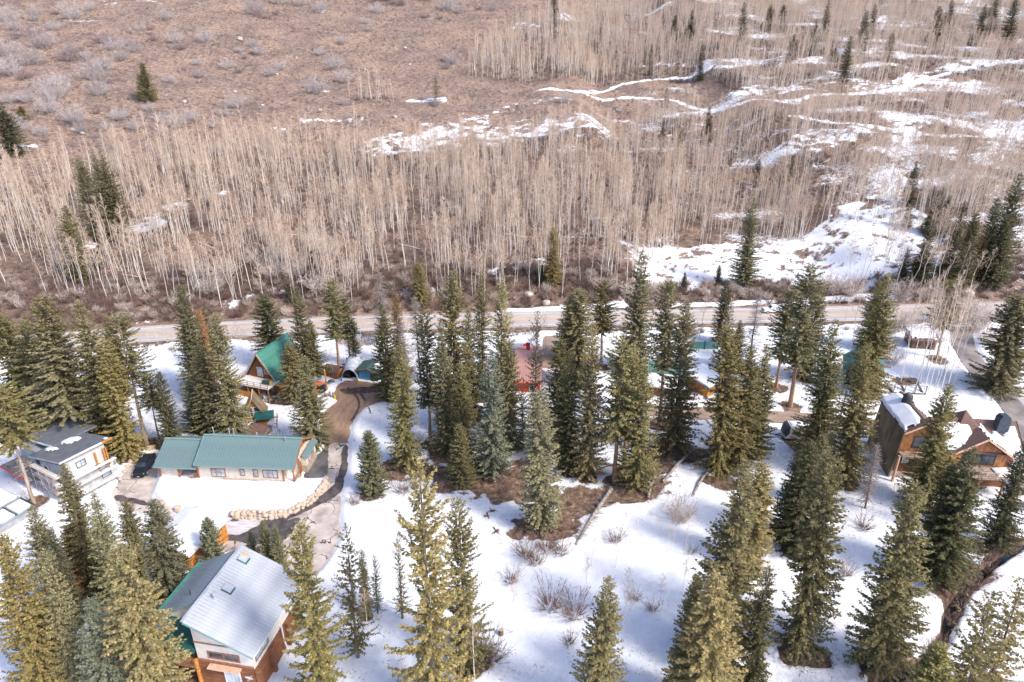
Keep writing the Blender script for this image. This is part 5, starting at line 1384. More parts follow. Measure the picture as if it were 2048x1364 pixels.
# ---------------------------------------------------------------- green-roofed ranch house
def ranch_house():
    t = thing("ranch_house", "long cream ranch house with grey-green metal roof by the drive", "house", (-51.0, 91.25, 0.75), math.radians(-4.0))
    B("wall", M["stucco"], t, .3, 0, -.6, 14.3, 8.3, 3.05)
    B("wall", M["stucco"], t, 14.3, 2.4, -.6, 16.2, 8.0, 3.05)
    MB().prismx([(.3, 3.06), (8.0, 3.06), (4.15, 5.5)], .5, .62).build("gable_wall", M["stucco"], t)
    MB().prismx([(.3, 3.06), (8.0, 3.06), (4.15, 5.5)], 15.4, 15.55).build("gable_wall", M["orange_timber"], t)
    ez, rz = 3.02, 5.72
    panels(t, (0, 4.15, rz), (16.5, 4.15, rz), (0, -.6, ez), 34, M["green_metal"])
    panels(t, (0, 4.15, rz), (16.5, 4.15, rz), (0, 8.9, ez), 34, M["green_metal"])
    MB().bar((-.03, 4.15, rz + .06), (16.53, 4.15, rz + .06), .35, .09).build("ridge_cap", M["green_trim"], t)
    MB().bar((-.02, -.62, ez - .05), (16.52, -.62, ez - .05), .05, .18).build("fascia", M["green_trim"], t)
    for x in (-.03, 16.53):
        MB().bar((x, 4.15, rz - .06), (x, -.6, ez - .08), .06, .26).build("barge_board", M["green_trim"] if x < 0 else M["orange_timber"], t)
        MB().bar((x, 4.15, rz - .06), (x, 8.9, ez - .08), .06, .26).build("barge_board", M["green_trim"] if x < 0 else M["orange_timber"], t)
    # stone skirt, one stone at a time
    sm = [rock_mesh(60 + i, M["stone_veneer"]) for i in range(3)]
    for i in range(44):
        x = 4.2 + i * .228 * 1.0 + RNG.uniform(-.04, .04)
        o = link(bpy.data.objects.new("stone", sm[i % 3]), t); o.location = (x, -.03, .12 + RNG.uniform(-.04, .12)); o.scale = (.17, .11, .15 + RNG.uniform(0, .05)); o.rotation_euler = (0, RNG.uniform(-.5, .5), 0)
    window(t, 'y-', (2.35, 4.75), 0, .55, 2.15, "orange_timber", "pale_glass", bars=2, hb=1)
    window(t, 'y-', (7.15, 7.95), 0, .95, 2.25, "orange_timber", "pale_glass", bars=0)
    window(t, 'y-', (9.35, 10.2), 0, .85, 2.25, "orange_timber", "pale_glass", bars=0)
    window(t, 'y-', (10.95, 13.45), 0, .75, 2.25, "orange_timber", "pale_glass", bars=2, hb=0)
    # porch at the right front corner
    for x, y in ((14.2, -.1), (15.9, -.1), (16.1, 2.2)):
        B("post", M["orange_timber"], t, x, y, -.6, x + .2, y + .2, 3.0)
    B("porch_floor", M["concrete"], t, 14.32, -.2, -.3, 16.3, 2.38, .05)
    railing(t, [(16.2, .1, .05), (16.25, 2.3, .05)], 1.0, M["orange_timber"], balusters=.16)
    B("porch_stone", M["stone_veneer"], t, 15.9, .15, -.7, 16.45, 2.2, 0.02)
    # right bay with its own roof
    B("bay_wall", M["stone_veneer"], t, 16.22, 3.0, -.7, 17.1, 7.6, 1.2)
    B("bay_wall", M["stucco"], t, 16.22, 3.05, 1.21, 17.05, 7.55, 2.9)
    panels(t, (16.55, 2.7, 3.4), (16.55, 8.0, 3.4), (17.5, 2.7, 2.85), 10, M["green_metal"])
    window(t, 'x+', (4.0, 6.6), 17.06, 1.3, 2.7, "orange_timber", "pale_glass", bars=1)
    window(t, 'x+', (2.55, 2.95), 16.2, .1, 2.3, "orange_timber", "glass", bars=0, name="door")
    # garage wing, lower
    B("garage_wall", M["stucco"], t, -6.3, .15, -.6, -3.3, 7.9, 2.35)
    B("garage_wall", M["stucco"], t, -3.3, 2.6, -.6, .28, 7.9, 2.35)
    MB().prismx([(.4, 2.36), (7.7, 2.36), (4.15, 4.5)], -6.2, -6.05).build("gable_wall", M["stucco"], t)
    panels(t, (-6.9, 4.15, 4.72), (.25, 4.15, 4.72), (-6.9, -.65, 2.35), 15, M["green_metal"])
    panels(t, (-6.9, 4.15, 4.72), (.25, 4.15, 4.72), (-6.9, 8.7, 2.35), 15, M["green_metal"])
    MB().bar((-6.93, 4.15, 4.78), (.2, 4.15, 4.78), .35, .09).build("ridge_cap", M["green_trim"], t)
    MB().bar((-6.92, -.67, 2.3), (.25, -.67, 2.3), .05, .18).build("fascia", M["green_trim"], t)
    for x in (-6.5, -3.25, .05):
        B("post", M["orange_timber"], t, x, -.08, -.6, x + .26, .14, 2.3)
    B("base_board", M["orange_timber"], t, -6.2, .05, -.1, -3.3, .148, .12)
    B("breezeway_back", M["dark_wood"], t, -3.25, 2.5, -.5, .25, 2.59, 2.3)
    railing(t, [(-1.1, -.15, -.1), (-.1, -.15, .35)], .9, M["orange_timber"], balusters=.2)
    window(t, 'x-', (1.0, 4.4), -6.31, -.4, 2.0, "white_trim", "grey_wood" if False else "pale_glass", bars=0, name="garage_door")
    for x, y, h in ((1.2, 5.0, 1.3), (3.9, 5.0, 1.2), (4.7, 4.9, 1.25), (13.9, 3.6, 1.0), (8.6, 4.9, .6)):
        pipe(t, x, y, 4.9, 5.3 + h)
    return t

# ---------------------------------------------------------------- silver-roofed house, bottom left
def silver_house():
    t = thing("log_house", "big cream and log house with silver metal roof at bottom left", "house", (-28.2, 52.5, 1.5), math.radians(-10.5))
    W, Dp = 6.7, 10.5
    MB().prism([(-W, -2.2), (0, -2.2), (0, 5.3), (-W, 8.6)], 0, Dp).build("wall", M["cream_stucco"], t)
    # roof: silver side falling right
    panels(t, (-W - .15, -.75, 8.92), (-W - .15, Dp + .7, 8.92), (.75, -.75, 5.14), 27, M["silver_metal"], rib=.07)
    MB().bar((-W - .15, -.78, 8.96), (-W - .15, Dp + .72, 8.96), .3, .1).build("ridge_cap", M["silver_metal"], t)
    MB().bar((-W - .1, -.79, 8.78), (.75, -.79, 5.02), .05, .26).build("barge_board", M["green_trim"], t)
    MB().bar((.78, -.76, 5.06), (.78, Dp + .7, 5.06), .05, .16).build("fascia", M["white_trim"], t)
    # the other side, set back, falling left
    panels(t, (-W - .2, 2.6, 8.6), (-W - .2, Dp + .3, 8.6), (-12.6, 2.6, 5.6), 21, M["blue_grey_metal"], rib=.07)
    MB().bar((-W - .4, 2.57, 8.42), (-12.6, 2.57, 5.46), .05, .26).build("barge_board", M["green_trim"], t)
    MB().bar((-12.65, 2.6, 5.55), (-12.65, Dp + .3, 5.55), .9, .14).build("eave_sheet", M["bright_green_metal"], t)
    MB().prism([(-12.0, -2.2), (-W - .01, -2.2), (-W - .01, 8.3), (-12.0, 5.6)], 3.0, Dp - .2).build("wing_wall", M["cream_stucco"], t)
    # porch roof and deck at the left front
    panels(t, (-11.8, 2.98, 4.9), (-W - .1, 2.98, 4.9), (-11.8, -.4, 3.7), 14, M["deep_green_metal"], rib=.06)
    B("deck", M["brown_trim"], t, -12.0, -.6, 1.7, -W - .05, 2.95, 1.9)
    railing(t, [(-11.9, -.5, 1.9), (-W - .2, -.5, 1.9)], 1.0, M["brown_trim"], balusters=.2)
    for x in (-11.8, -9.4):
        MB().tube([(x, -.35, -2.2), (x, -.35, 3.7)], [.16, .14], 8).build("post", M["log_brown"], t)
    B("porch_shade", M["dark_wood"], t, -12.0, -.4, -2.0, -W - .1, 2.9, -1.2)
    MB().tube([(-W - .12, -.3, -2.2), (-W - .12, -.3, 2.75)], [.24, .22], 10).build("corner_post", M["orange_wood"], t)
    # trim lines and openings of the front
    B("trim_board", M["brown_trim"], t, -W - .02, -.07, 5.15, -1.5, -.002, 5.33)
    B("trim_board", M["brown_trim"], t, -W - .02, -.09, 2.55, .02, -.002, 2.75)
    window(t, 'y-', (-5.35, -1.5), 0, 3.05, 4.15, "brown_trim", "glass", bars=1, fw=.17)
    logs(t, 'x', -W, 0, -.02, -2.0, 2.52, M["log_brown"])
    B("awning", M["pale_trim"], t, -5.2, -.85, 2.25, -1.4, -.10, 2.42)
    window(t, 'y-', (-3.7, -1.75), -.16, -.3, 2.2, "white_trim", "pale_glass", bars=1, name="sliding_door")
    for x in (-5.1, -4.0):
        B("lamp_box", M["white_trim"], t, x, -.3, 1.7, x + .12, -.18, 2.0)
    # right side
    B("trim_board", M["white_trim"], t, .002, 0, 2.45, .09, Dp, 2.62)
    logs(t, 'y', 0, Dp, .02, -2.0, 2.42, M["log_brown"], sgn=1)
    for y in (.05, 3.0, 6.6, 9.6):
        B("buttress", M["log_brown"], t, .12, y - .2, -2.2, .62, y + .2, 2.4)
    window(t, 'x+', (.5, 3.3), 0, 2.9, 4.5, "brown_trim", "pale_glass", bars=1, fw=.14)
    window(t, 'x+', (7.4, 9.4), 0, 3.0, 4.5, "brown_trim", "pale_glass", bars=1, fw=.14)
    MB().tube([(.5, 5.4, 3.2), (.5, 5.4, 1.0), (1.1, 5.2, -1.4)], [.09, .09, .09], 8).build("downspout", M["white_trim"], t)
    B("roof_box", M["tan_plywood"], t, -6.2, 9.8, 8.05, -5.6, 10.4, 8.75)
    for x, y in ((-5.6, 4.6), (-6.2, 9.0)):
        b = MB(); z = 8.92 - (x + W + .15) * .497 + .1
        b.slab((x, y, z + .12), (x + 1.15, y, z + .12 - 1.15 * .497), (x + 1.15, y + .95, z + .12 - 1.15 * .497), (x, y + .95, z + .12), .3)
        q = b.build("skylight_curb", M["deep_green_metal"], t); MB().slab((x + .04, y + .05, z + .15), (x + 1.0, y + .05, z + .15 - .96 * .497), (x + 1.0, y + .93, z + .15 - .96 * .497), (x + .04, y + .93, z + .15), .06).build("skylight_cover", M["silver_metal"], q)
    MB().tube([(-5.6, 3.3, 7.6), (-5.6, 3.3, 9.0)], [.13, .13], 10).tube([(-5.6, 3.3, 8.98), (-5.6, 3.3, 9.2)], [.2, .16], 10).tube([(-5.6, 3.3, 7.9), (-5.6, 3.3, 8.25)], [.55, .2], 10).build("flue", M["galvanised"], t)
    pipe(t, -9.4, 4.2, 7.2, 7.9, .06, "dark_trim")
    d = MB()
    ring = [(math.cos(a) * .48, math.sin(a) * .48) for a in np.linspace(0, 6.28, 17)[:-1]]
    vs = [(-.35 + p, -.62 - q * .35 - .05, 1.75 + q * .9) for p, q in ring] + [(-.35 + p * .5, -.50 - q * .2 - .05, 1.75 + q * .45) for p, q in ring] + [(-.35, -.48, 1.75)]
    fs = [(i, (i + 1) % 16, 16 + (i + 1) % 16, 16 + i) for i in range(16)] + [(16 + i, 16 + (i + 1) % 16, 32) for i in range(16)]
    d.add(vs, fs).bar((-.35, -.5, 1.72), (-.35, -.05, 1.4), .06).bar((-.35, -.6, 1.4), (-.35, -1.0, 1.75), .03)
    d.build("satellite_dish", M["white_trim"], t)
    return t

# ---------------------------------------------------------------- snow-roofed log garage
def log_garage():
    t = thing("log_garage", "orange log garage under a thick snow roof, behind the silver house", "garage", (-43.5, 70.9, 0), math.radians(-18))
    MB().prism([(-6.6, -.4), (0, -.4), (0, 3.3), (-3.3, 4.5), (-6.6, 3.3)], 0, 7.2).build("wall", M["log_brown"], t)
    logs(t, 'y', 0, 7.2, .02, -.3, 3.2, M["orange_wood"], sgn=1, r=.13)
    logs(t, 'x', -6.6, 0, -.02, -.3, 3.2, M["orange_wood"], r=.13)
    MB().slab((-3.3, -.5, 4.75), (-3.3, 7.7, 4.75), (.6, 7.7, 3.3), (.6, -.5, 3.3), .16).build("roof", M["dark_trim"], t)
    MB().slab((-3.3, -.5, 4.75), (-3.3, 7.7, 4.75), (-7.2, 7.7, 3.3), (-7.2, -.5, 3.3), .16).build("roof", M["dark_trim"], t)
    snow_on(t, (-3.35, -.45, 4.75), (-3.35, 7.65, 4.75), (.62, -.45, 3.3), t=.4, seed=3)
    snow_on(t, (-3.25, -.45, 4.75), (-3.25, 7.65, 4.75), (-7.2, -.45, 3.3), t=.4, seed=4)
    window(t, 'y-', (-5.4, -1.2), -.17, -.2, 2.4, "brown_trim", "grey_wood", bars=0, name="garage_door", hb=3)
    return t

# ---------------------------------------------------------------- modern house with scaffolding, left
def modern_house():
    t = thing("modern_house", "unfinished pale modern house with charcoal shed roof and scaffolding", "house", (-68.3, 86.4, 0), math.radians(-30))
    MB().prism([(-8, -.5), (0, -.5), (0, 7.6), (-8, 5.9)], 0, 6.2).build("wall", M["house_wrap"], t)
    MB().prism([(-8.0, 4.9), (-.02, 6.5), (-.02, 7.4), (-8.0, 5.75)], -.05, -.003).build("charcoal_band", M["charcoal_siding"], t)
    MB().prism([(-7.9, -.4), (-.1, -.4), (-.1, 6.45), (-7.9, 4.85)], -.04, -.002).build("front_shade_face", M["grey_siding"], t)  # pale wall's shade on this face put into the grey colour
    MB().slab((-8.9, -.9, 5.98), (.8, -.9, 8.04), (.8, 7.2, 8.04), (-8.9, 7.2, 5.98), .3).build("roof", M["charcoal_roof"], t)
    MB().bar((-8.9, -.93, 5.86), (.82, -.93, 7.92), .05, .3).build("fascia", M["grey_siding"], t)
    MB().bar((.83, -.93, 7.92), (.83, 7.2, 7.92), .05, .3).build("fascia", M["white_trim"], t)
    MB().bar((.86, 5.6, 7.95), (.86, 7.25, 7.95), .06, .32).build("fascia", M["orange_wood"], t)
    nrm = lambda x, y: (x, y, 5.98 + (x + 8.9) * .2124)
    snow_on(t, nrm(-8.9, 7.2), nrm(.8, 7.2), nrm(-8.9, -.9), [(.08, .22), (.30, .12), (.42, .2), (.36, .45), (.2, .5), (.1, .42)], .22, 40, 30, seed=5)
    snow_on(t, nrm(-8.9, 7.2), nrm(.8, 7.2), nrm(-8.9, -.9), [(.05, .62), (.3, .58), (.36, .68), (.2, .76), (.06, .74)], .2, 40, 30, seed=6)
    snow_on(t, nrm(-8.9, 7.2), nrm(.8, 7.2), nrm(-8.9, -.9), [(.86, .02), (.97, .02), (.97, .14), (.88, .12)], .15, 40, 30, seed=7)
    window(t, 'x+', (1.5, 3.0), 0, 5.2, 6.3, "dark_trim", "pale_glass", bars=1, fw=.08)
    window(t, 'x+', (4.0, 4.9), 0, 3.6, 4.2, "dark_trim", "pale_glass", bars=0, fw=.08)
    window(t, 'x+', (4.6, 6.1), 0, 1.4, 3.0, "dark_trim", "pale_glass", bars=0, fw=.08)
    window(t, 'y-', (-7.2, -5.6), -.045, 2.6, 4.6, "white_trim", "glass", bars=0, fw=.12)
    window(t, 'y-', (-4.2, -3.0), -.045, 2.4, 3.3, "dark_trim", "glass", bars=0, fw=.08)
    window(t, 'y-', (-6.2, -5.2), -.045, .0, 2.0, "white_trim", "glass", bars=0, fw=.12, name="door")
    for y in (4.3, 5.6, 6.0): B("porch_post", M["orange_wood"], t, .25, y, 3.4, .45, y + .2, 6.6)
    # left wing with second roof and red-edged deck
    B("wing_wall", M["grey_siding"], t, -17, 1.2, -.5, -8.02, 8.5, 4.6)
    MB().slab((-17.5, 2.2, 4.9), (-7.6, 2.2, 6.4), (-7.6, 9.5, 6.4), (-17.5, 9.5, 4.9), .28).build("wing_roof", M["charcoal_roof"], t)
    MB().bar((-17.5, 2.18, 4.8), (-7.6, 2.18, 6.3), .06, .34).build("wing_fascia", M["white_trim"], t)
    B("deck", M["grey_wood"], t, -17, -2.2, 1.9, -8.3, 1.18, 2.05)
    B("deck_edge", M["stake_red"], t, -17, -2.28, 1.65, -8.3, -2.21, 2.0)
    window(t, 'y-', (-12.5, -10.5), 1.2, 2.3, 4.1, "dark_trim", "glass", bars=1, fw=.08)
    # scaffolding
    s = thing("scaffolding", "metal scaffolding with plank decks around the unfinished house", "scaffolding", (-68.3, 86.4, 0), math.radians(-30))
    for x in (-7.4, -5.2, -3.0, -.8):
        for y in (-1.7, -.75):
            MB().tube([(x, y, -.3), (x, y, 5.4)], [.035, .035], 6).build("pole", M["galvanised"], s)
    for z in (1.6, 3.3, 4.9):
        for j in range(3):
            y = -1.66 + j * .3
            MB().box(-7.9, y, z, -.4, y + .27, z + .05).build("plank", M["pale_trim"] if j == 0 else M["white_trim"], s)
        MB().bar((-7.6, -1.7, z + .9), (-.6, -1.7, z + .9), .04).build("guard_rail", M["galvanised"], s)
    for y in (.3, 2.4, 4.5, 6.4):
        for x in (.9, 1.7):
            MB().tube([(x, y, -.3), (x, y, 4.8)], [.035, .035], 6).build("pole", M["galvanised"], s)
    for z in (1.5, 3.2, 4.6):
        for j in range(2):
            MB().box(.95 + j * .36, -.1, z, 1.28 + j * .36, 6.8, z + .05).build("plank", M["white_trim"], s)
    for a, b in (((-7.4, -1.7, 0), (-5.2, -1.7, 3.2)), ((-5.2, -1.7, 3.2), (-3, -1.7, 0)), ((-3, -1.7, 1.6), (-.8, -1.7, 4.8)), ((1.7, .3, 0), (1.7, 2.4, 3)), ((1.7, 2.4, 3), (1.7, 4.5, 0)), ((1.7, 4.5, 0), (1.7, 6.4, 3))):
        MB().bar(a, b, .045).build("brace", M["galvanised"], s)
    return t

def corner_shed():
    t = thing("snowy_shed", "low snow-covered roofs with grey metal edges at the left edge", "shed", (-75.6, 76.4, 0), math.radians(-25))
    B("wall", M["grey_siding"], t, -7.5, 0, -.4, 0, 7, 2.2)
    MB().slab((-8, -.4, 2.9), (-2.9, -.4, 2.35), (-2.9, 7.4, 2.35), (-8, 7.4, 2.9), .22).build("roof", M["blue_grey_metal"], t)
    MB().slab((-2.7, -.4, 2.25), (.5, -.4, 2.0), (.5, 7.4, 2.0), (-2.7, 7.4, 2.25), .22).build("roof", M["blue_grey_metal"], t)
    snow_on(t, (-7.8, 7.2, 2.9), (-3.2, 7.2, 2.4), (-7.8, 0, 2.9), t=.4, seed=8)
    for y0 in (.1, 2.6, 5.1):
        snow_on(t, (-2.4, y0 + 2.0, 2.24), (.3, y0 + 2.0, 2.03), (-2.4, y0, 2.24), t=.35, seed=9 + int(y0))
    for y in (-.35, 2.25, 4.75, 7.35):
        MB().bar((-2.7, y, 2.36), (.5, y, 2.11), .16, .22).build("roof_rib", M["charcoal_siding"], t)

# ---------------------------------------------------------------- brown lodge, right
def lodge():
    t = thing("lodge", "large brown timber lodge with snowy gables and two dark chimneys", "house", (61.9, 91.7, 0), math.radians(-6))
    # left block: tall mossy flank, shallow snowy gable on top
    MB().prism([(.15, -.6), (6.8, -.6), (6.8, 8.9), (3.4, 10.6), (.7, 9.0)], 1.2, 10.2).build("wall", M["log_brown"], t)
    MB().slab((-.15, .7, -.5), (.55, .7, 9.15), (.55, 10.4, 9.15), (-.15, 10.4, -.5), .22).build("mossy_flank", M["mossy_shingle"], t)
    MB().slab((3.4, -.1, 11.05), (3.4, 10.7, 11.05), (.25, 10.7, 9.15), (.25, -.1, 9.15), .22).build("roof", M["brown_shingle"], t)
    MB().slab((3.4, -.1, 11.05), (3.4, 10.7, 11.05), (7.2, 10.7, 8.7), (7.2, -.1, 8.7), .22).build("roof", M["brown_shingle"], t)
    MB().bar((3.4, -.13, 11.0), (.2, -.13, 9.05), .07, .3).bar((3.4, -.13, 11.0), (7.2, -.13, 8.6), .07, .3).build("barge_board", M["pale_trim"], t)
    snow_on(t, (3.25, 10.5, 11.0), (3.25, 0, 11.0), (.3, 10.5, 9.2), [(0, .06), (.22, .05), (.3, .22), (.42, .06), (.78, .08), (.93, .25), (.92, .75), (.99, .99), (0, 1.0)], .45, 44, 26, seed=11)
    snow_on(t, (3.6, 10.5, 10.95), (3.6, 0, 10.95), (7.1, 10.5, 8.75), [(0, .1), (.5, .08), (.62, .4), (.55, .9), (0, .95)], .35, 40, 22, seed=12)
    MB().prism([(.6, 5.2), (6.7, 5.2), (6.7, 8.9), (3.4, 10.6), (.75, 8.9)], 1.05, 1.18).build("gable_wall", M["orange_timber"], t)
    logs(t, 'x', .3, 6.8, 1.15, -.4, 5.1, M["log_brown"], r=.16)
    window(t, 'y-', (2.4, 5.6), 1.05, 5.9, 8.1, "dark_trim", "glass", bars=1, fw=.1)
    window(t, 'y-', (1.5, 2.5), 1.0, 3.0, 4.1, "white_trim", "pale_glass", bars=0, fw=.1)
    B("balcony", M["grey_wood"], t, .6, -.6, 4.9, 6.6, 1.0, 5.1)
    railing(t, [(.7, -.55, 5.1), (6.5, -.55, 5.1)], 1.0, M["pale_trim"], balusters=.25)
    B("stone_base", M["stone_veneer"], t, .25, .9, -.6, 6.8, 1.19, 1.3)
    MB().tube([(.15, -.45, -.6), (.15, -.45, 5.2)], [.24, .2], 9).build("corner_post", M["pale_trim"], t)
    # long roof joining both blocks
    MB().prismx([(-.2, -.6), (7.0, -.6), (7.0, 7.3), (3.4, 10.1), (-.2, 7.3)], 6.85, 17.4).build("wall", M["log_brown"], t)
    MB().slab((5.2, 3.4, 10.5), (18.2, 3.4, 10.5), (18.2, -1.2, 6.9), (5.2, -1.2, 6.9), .22).build("roof", M["brown_shingle"], t)
    MB().slab((5.2, 3.4, 10.5), (18.2, 3.4, 10.5), (18.2, 7.9, 6.9), (5.2, 7.9, 6.9), .22).build("roof", M["brown_shingle"], t)
    MB().bar((18.25, 3.4, 10.4), (18.25, -1.2, 6.8), .07, .3).build("barge_board", M["dark_trim"], t)
    snow_on(t, (5.5, 3.3, 10.45), (18.0, 3.3, 10.45), (5.5, -1.1, 6.95), [(.16, .10), (.42, .10), (.47, .5), (.32, .97), (.05, .98), (.05, .3)], .4, 60, 26, seed=13)
    snow_on(t, (5.5, 3.3, 10.45), (18.0, 3.3, 10.45), (5.5, -1.1, 6.95), [(.56, .12), (.64, .50), (.72, .30), (.80, .52), (.90, .14), (.985, .12), (.985, .98), (.84, .98)], .4, 60, 26, seed=14)
    # hipped dormer on the ridge
    b = MB(); b.add([(8.3, 1.0, 8.8), (12.9, 1.0, 8.8), (12.9, 6.6, 8.9), (8.3, 6.6, 8.9), (10.4, 3.6, 11.6), (10.8, 4.2, 11.6)], [(0, 1, 4), (1, 2, 5, 4), (2, 3, 5), (3, 0, 4, 5), (3, 2, 1, 0)]); b.build("hip_dormer", M["brown_shingle"], t)
    snow_on(t, (8.5, 6.4, 8.95), (10.6, 4.0, 11.55), (8.4, 1.1, 8.9), [(.05, .3), (.5, .15), (.75, .05), (.4, .5), (.05, .8)], .2, 20, 16, seed=15)
    # front gable of the right block
    MB().prism([(7.8, 4.4), (15.8, 4.4), (15.8, 6.6), (11.8, 9.3), (7.8, 6.6)], -.9, 1.5).build("gable_wall", M["orange_timber"], t)
    MB().slab((11.8, -1.7, 9.85), (11.8, 3.0, 9.85), (7.0, 3.0, 6.6), (7.0, -1.7, 6.6), .2).build("roof", M["brown_shingle"], t)
    MB().slab((11.8, -1.7, 9.85), (11.8, 3.0, 9.85), (16.6, 3.0, 6.6), (16.6, -1.7, 6.6), .2).build("roof", M["brown_shingle"], t)
    MB().bar((11.8, -1.74, 9.8), (6.95, -1.74, 6.5), .07, .3).bar((11.8, -1.74, 9.8), (16.65, -1.74, 6.5), .07, .3).build("barge_board", M["pale_trim"], t)
    snow_on(t, (12.0, 2.9, 9.8), (12.0, -1.6, 9.8), (16.4, 2.9, 6.7), [(0, .05), (.95, .02), (.98, .95), (0, .98)], .35, 30, 30, seed=16)
    snow_on(t, (11.6, 2.9, 9.8), (11.6, -1.6, 9.8), (7.2, 2.9, 6.7), [(0, .1), (.5, .3), (.8, .55), (.7, .95), (0, .98)], .35, 30, 30, seed=17)
    window(t, 'y-', (9.3, 14.2), -.9, 4.7, 7.1, "dark_trim", "glass", bars=4, fw=.12)
    logs(t, 'x', 7, 17.3, -.25, -.3, 4.2, M["log_brown"], r=.16)
    window(t, 'y-', (9.5, 11.8), -.42, 1.2, 3.4, "brown_trim", "pale_glass", bars=1)
    B("deck", M["grey_wood"], t, 6.9, -4.2, 4.1, 18.0, -.55, 4.35)
    railing(t, [(7.0, -4.1, 4.35), (17.9, -4.1, 4.35), (17.9, -.7, 4.35)], 1.05, M["pale_trim"], balusters=.3)
    snow_on(t, (13.4, -.7, 4.36), (17.7, -.7, 4.36), (13.4, -4.0, 4.36), [(.05, .1), (.98, .05), (.98, .95), (.1, .9)], .3, 26, 20, seed=18)
    for x in (7.2, 10.8, 14.4, 17.7): B("deck_post", M["log_brown"], t, x, -4.1, -.6, x + .22, -3.88, 4.1)
    B("lower_deck", M["grey_wood"], t, 15.0, -6.2, 1.6, 20.6, -4.25, 1.8)
    B("lower_deck", M["grey_wood"], t, 18.1, -4.2, 1.6, 20.6, .8, 1.8)
    railing(t, [(15.1, -6.1, 1.8), (20.5, -6.1, 1.8), (20.5, .7, 1.8)], 1.0, M["pale_trim"], rails=2)
    snow_on(t, (15.3, -4.4, 1.81), (20.3, -4.4, 1.81), (15.3, -6.0, 1.81), [(.03, .08), (.97, .05), (.97, .95), (.05, .9)], .25, 26, 14, seed=19)
    for x, y in ((15.2, -6.0), (20.2, -6.0), (20.2, .4)): B("deck_post", M["log_brown"], t, x, y, -.6, x + .2, y + .2, 1.6)
    # chimneys
    MB().tube([(3.0, 7.2, 9.6), (3.0, 7.2, 11.7), (3.0, 7.2, 12.1), (3.0, 7.2, 12.35)], [.95, .75, .72, .5], 12).build("chimney", M["dark_trim"], t)
    MB().tube([(3.0, 7.2, 12.34), (3.0, 7.2, 12.6)], [.45, .38], 10).build("chimney_cap", M["charcoal_roof"], t)
    MB().prism([(14.6, 8.6), (16.3, 8.6), (16.3, 11.6), (15.95, 12.1), (14.95, 12.1), (14.6, 11.6)], 1.6, 2.9).build("chimney", M["charcoal_siding"], t)
    return t

# ---------------------------------------------------------------- cabins and sheds
def a_frame():
    t = thing("a_frame_cabin", "A-frame cabin with bright green metal roof and orange decks", "cabin", (-50.9, 121.6, 0), math.radians(-19))
    MB().prism([(-3.5, 2.9), (3.5, 2.9), (0, 8.0)], .8, 9.8).build("wall", M["log_brown"], t)
    B("lower_wall", M["orange_wood"], t, -2.6, .6, -.4, 3.2, 9.6, 2.88)
    for s in (-1, 1):
        panels(t, (0, 0, 8.5), (0, 10.4, 8.5), (s * 4.3, 0, 2.2), 17, M["bright_green_metal"], rib=.05)
        MB().bar((0, -.03, 8.4), (s * 4.3, -.03, 2.1), .08, .3).build("barge_board", M["pale_trim"], t)
    MB().bar((0, -.02, 8.55), (0, 10.42, 8.55), .3, .1).build("ridge_cap", M["bright_green_metal"], t)
    window(t, 'y-', (-1.0, .3), .8, 3.05, 5.1, "white_trim", "pale_glass", bars=1, name="door")
    window(t, 'y-', (.7, 2.0), .8, 3.8, 4.9, "white_trim", "glass", bars=1)
    MB().box(.2, .70, 5.9, .5, .8, 6.2).build("lamp_box", M["white_trim"], t)
    B("upper_deck", M["white_trim"], t, -4.0, -3.0, 2.6, 4.2, .75, 2.78)
    railing(t, [(-3.9, .6, 2.78), (-3.9, -2.9, 2.78), (4.1, -2.9, 2.78)], .95, M["brown_trim"], rails=3, post=.08)
    B("lower_deck", M["orange_wood"], t, -4.3, -3.2, .3, 1.0, .55, .5)
    B("deck_skirt", M["orange_wood"], t, -4.3, -3.3, .35, .2, -3.22, 1.55)
    railing(t, [(-4.25, .5, .5), (-4.25, -3.2, .5)], 1.0, M["orange_wood"])
    for x in (-3.9, -.8, 1.8, 4.0): B("deck_post", M["brown_trim"], t, x - .1, -2.95, -.4, x + .1, -2.76, 2.6)
    window(t, 'y-', (1.5, 2.5), .6, 0, 2.2, "white_trim", "pale_glass", bars=0, name="door")
    g = thing("grill", "covered barbecue grill on the A-frame's upper deck", "grill", (-48.9, 119.4, 2.79), math.radians(-19))
    B("cover", M["dark_green_paint"], g, -.8, -.3, 0, .8, .4, .85, bevel=.12); B("lid", M["yellow_plastic"], g, .9, -.2, 0, 1.3, .2, .8, bevel=.08)

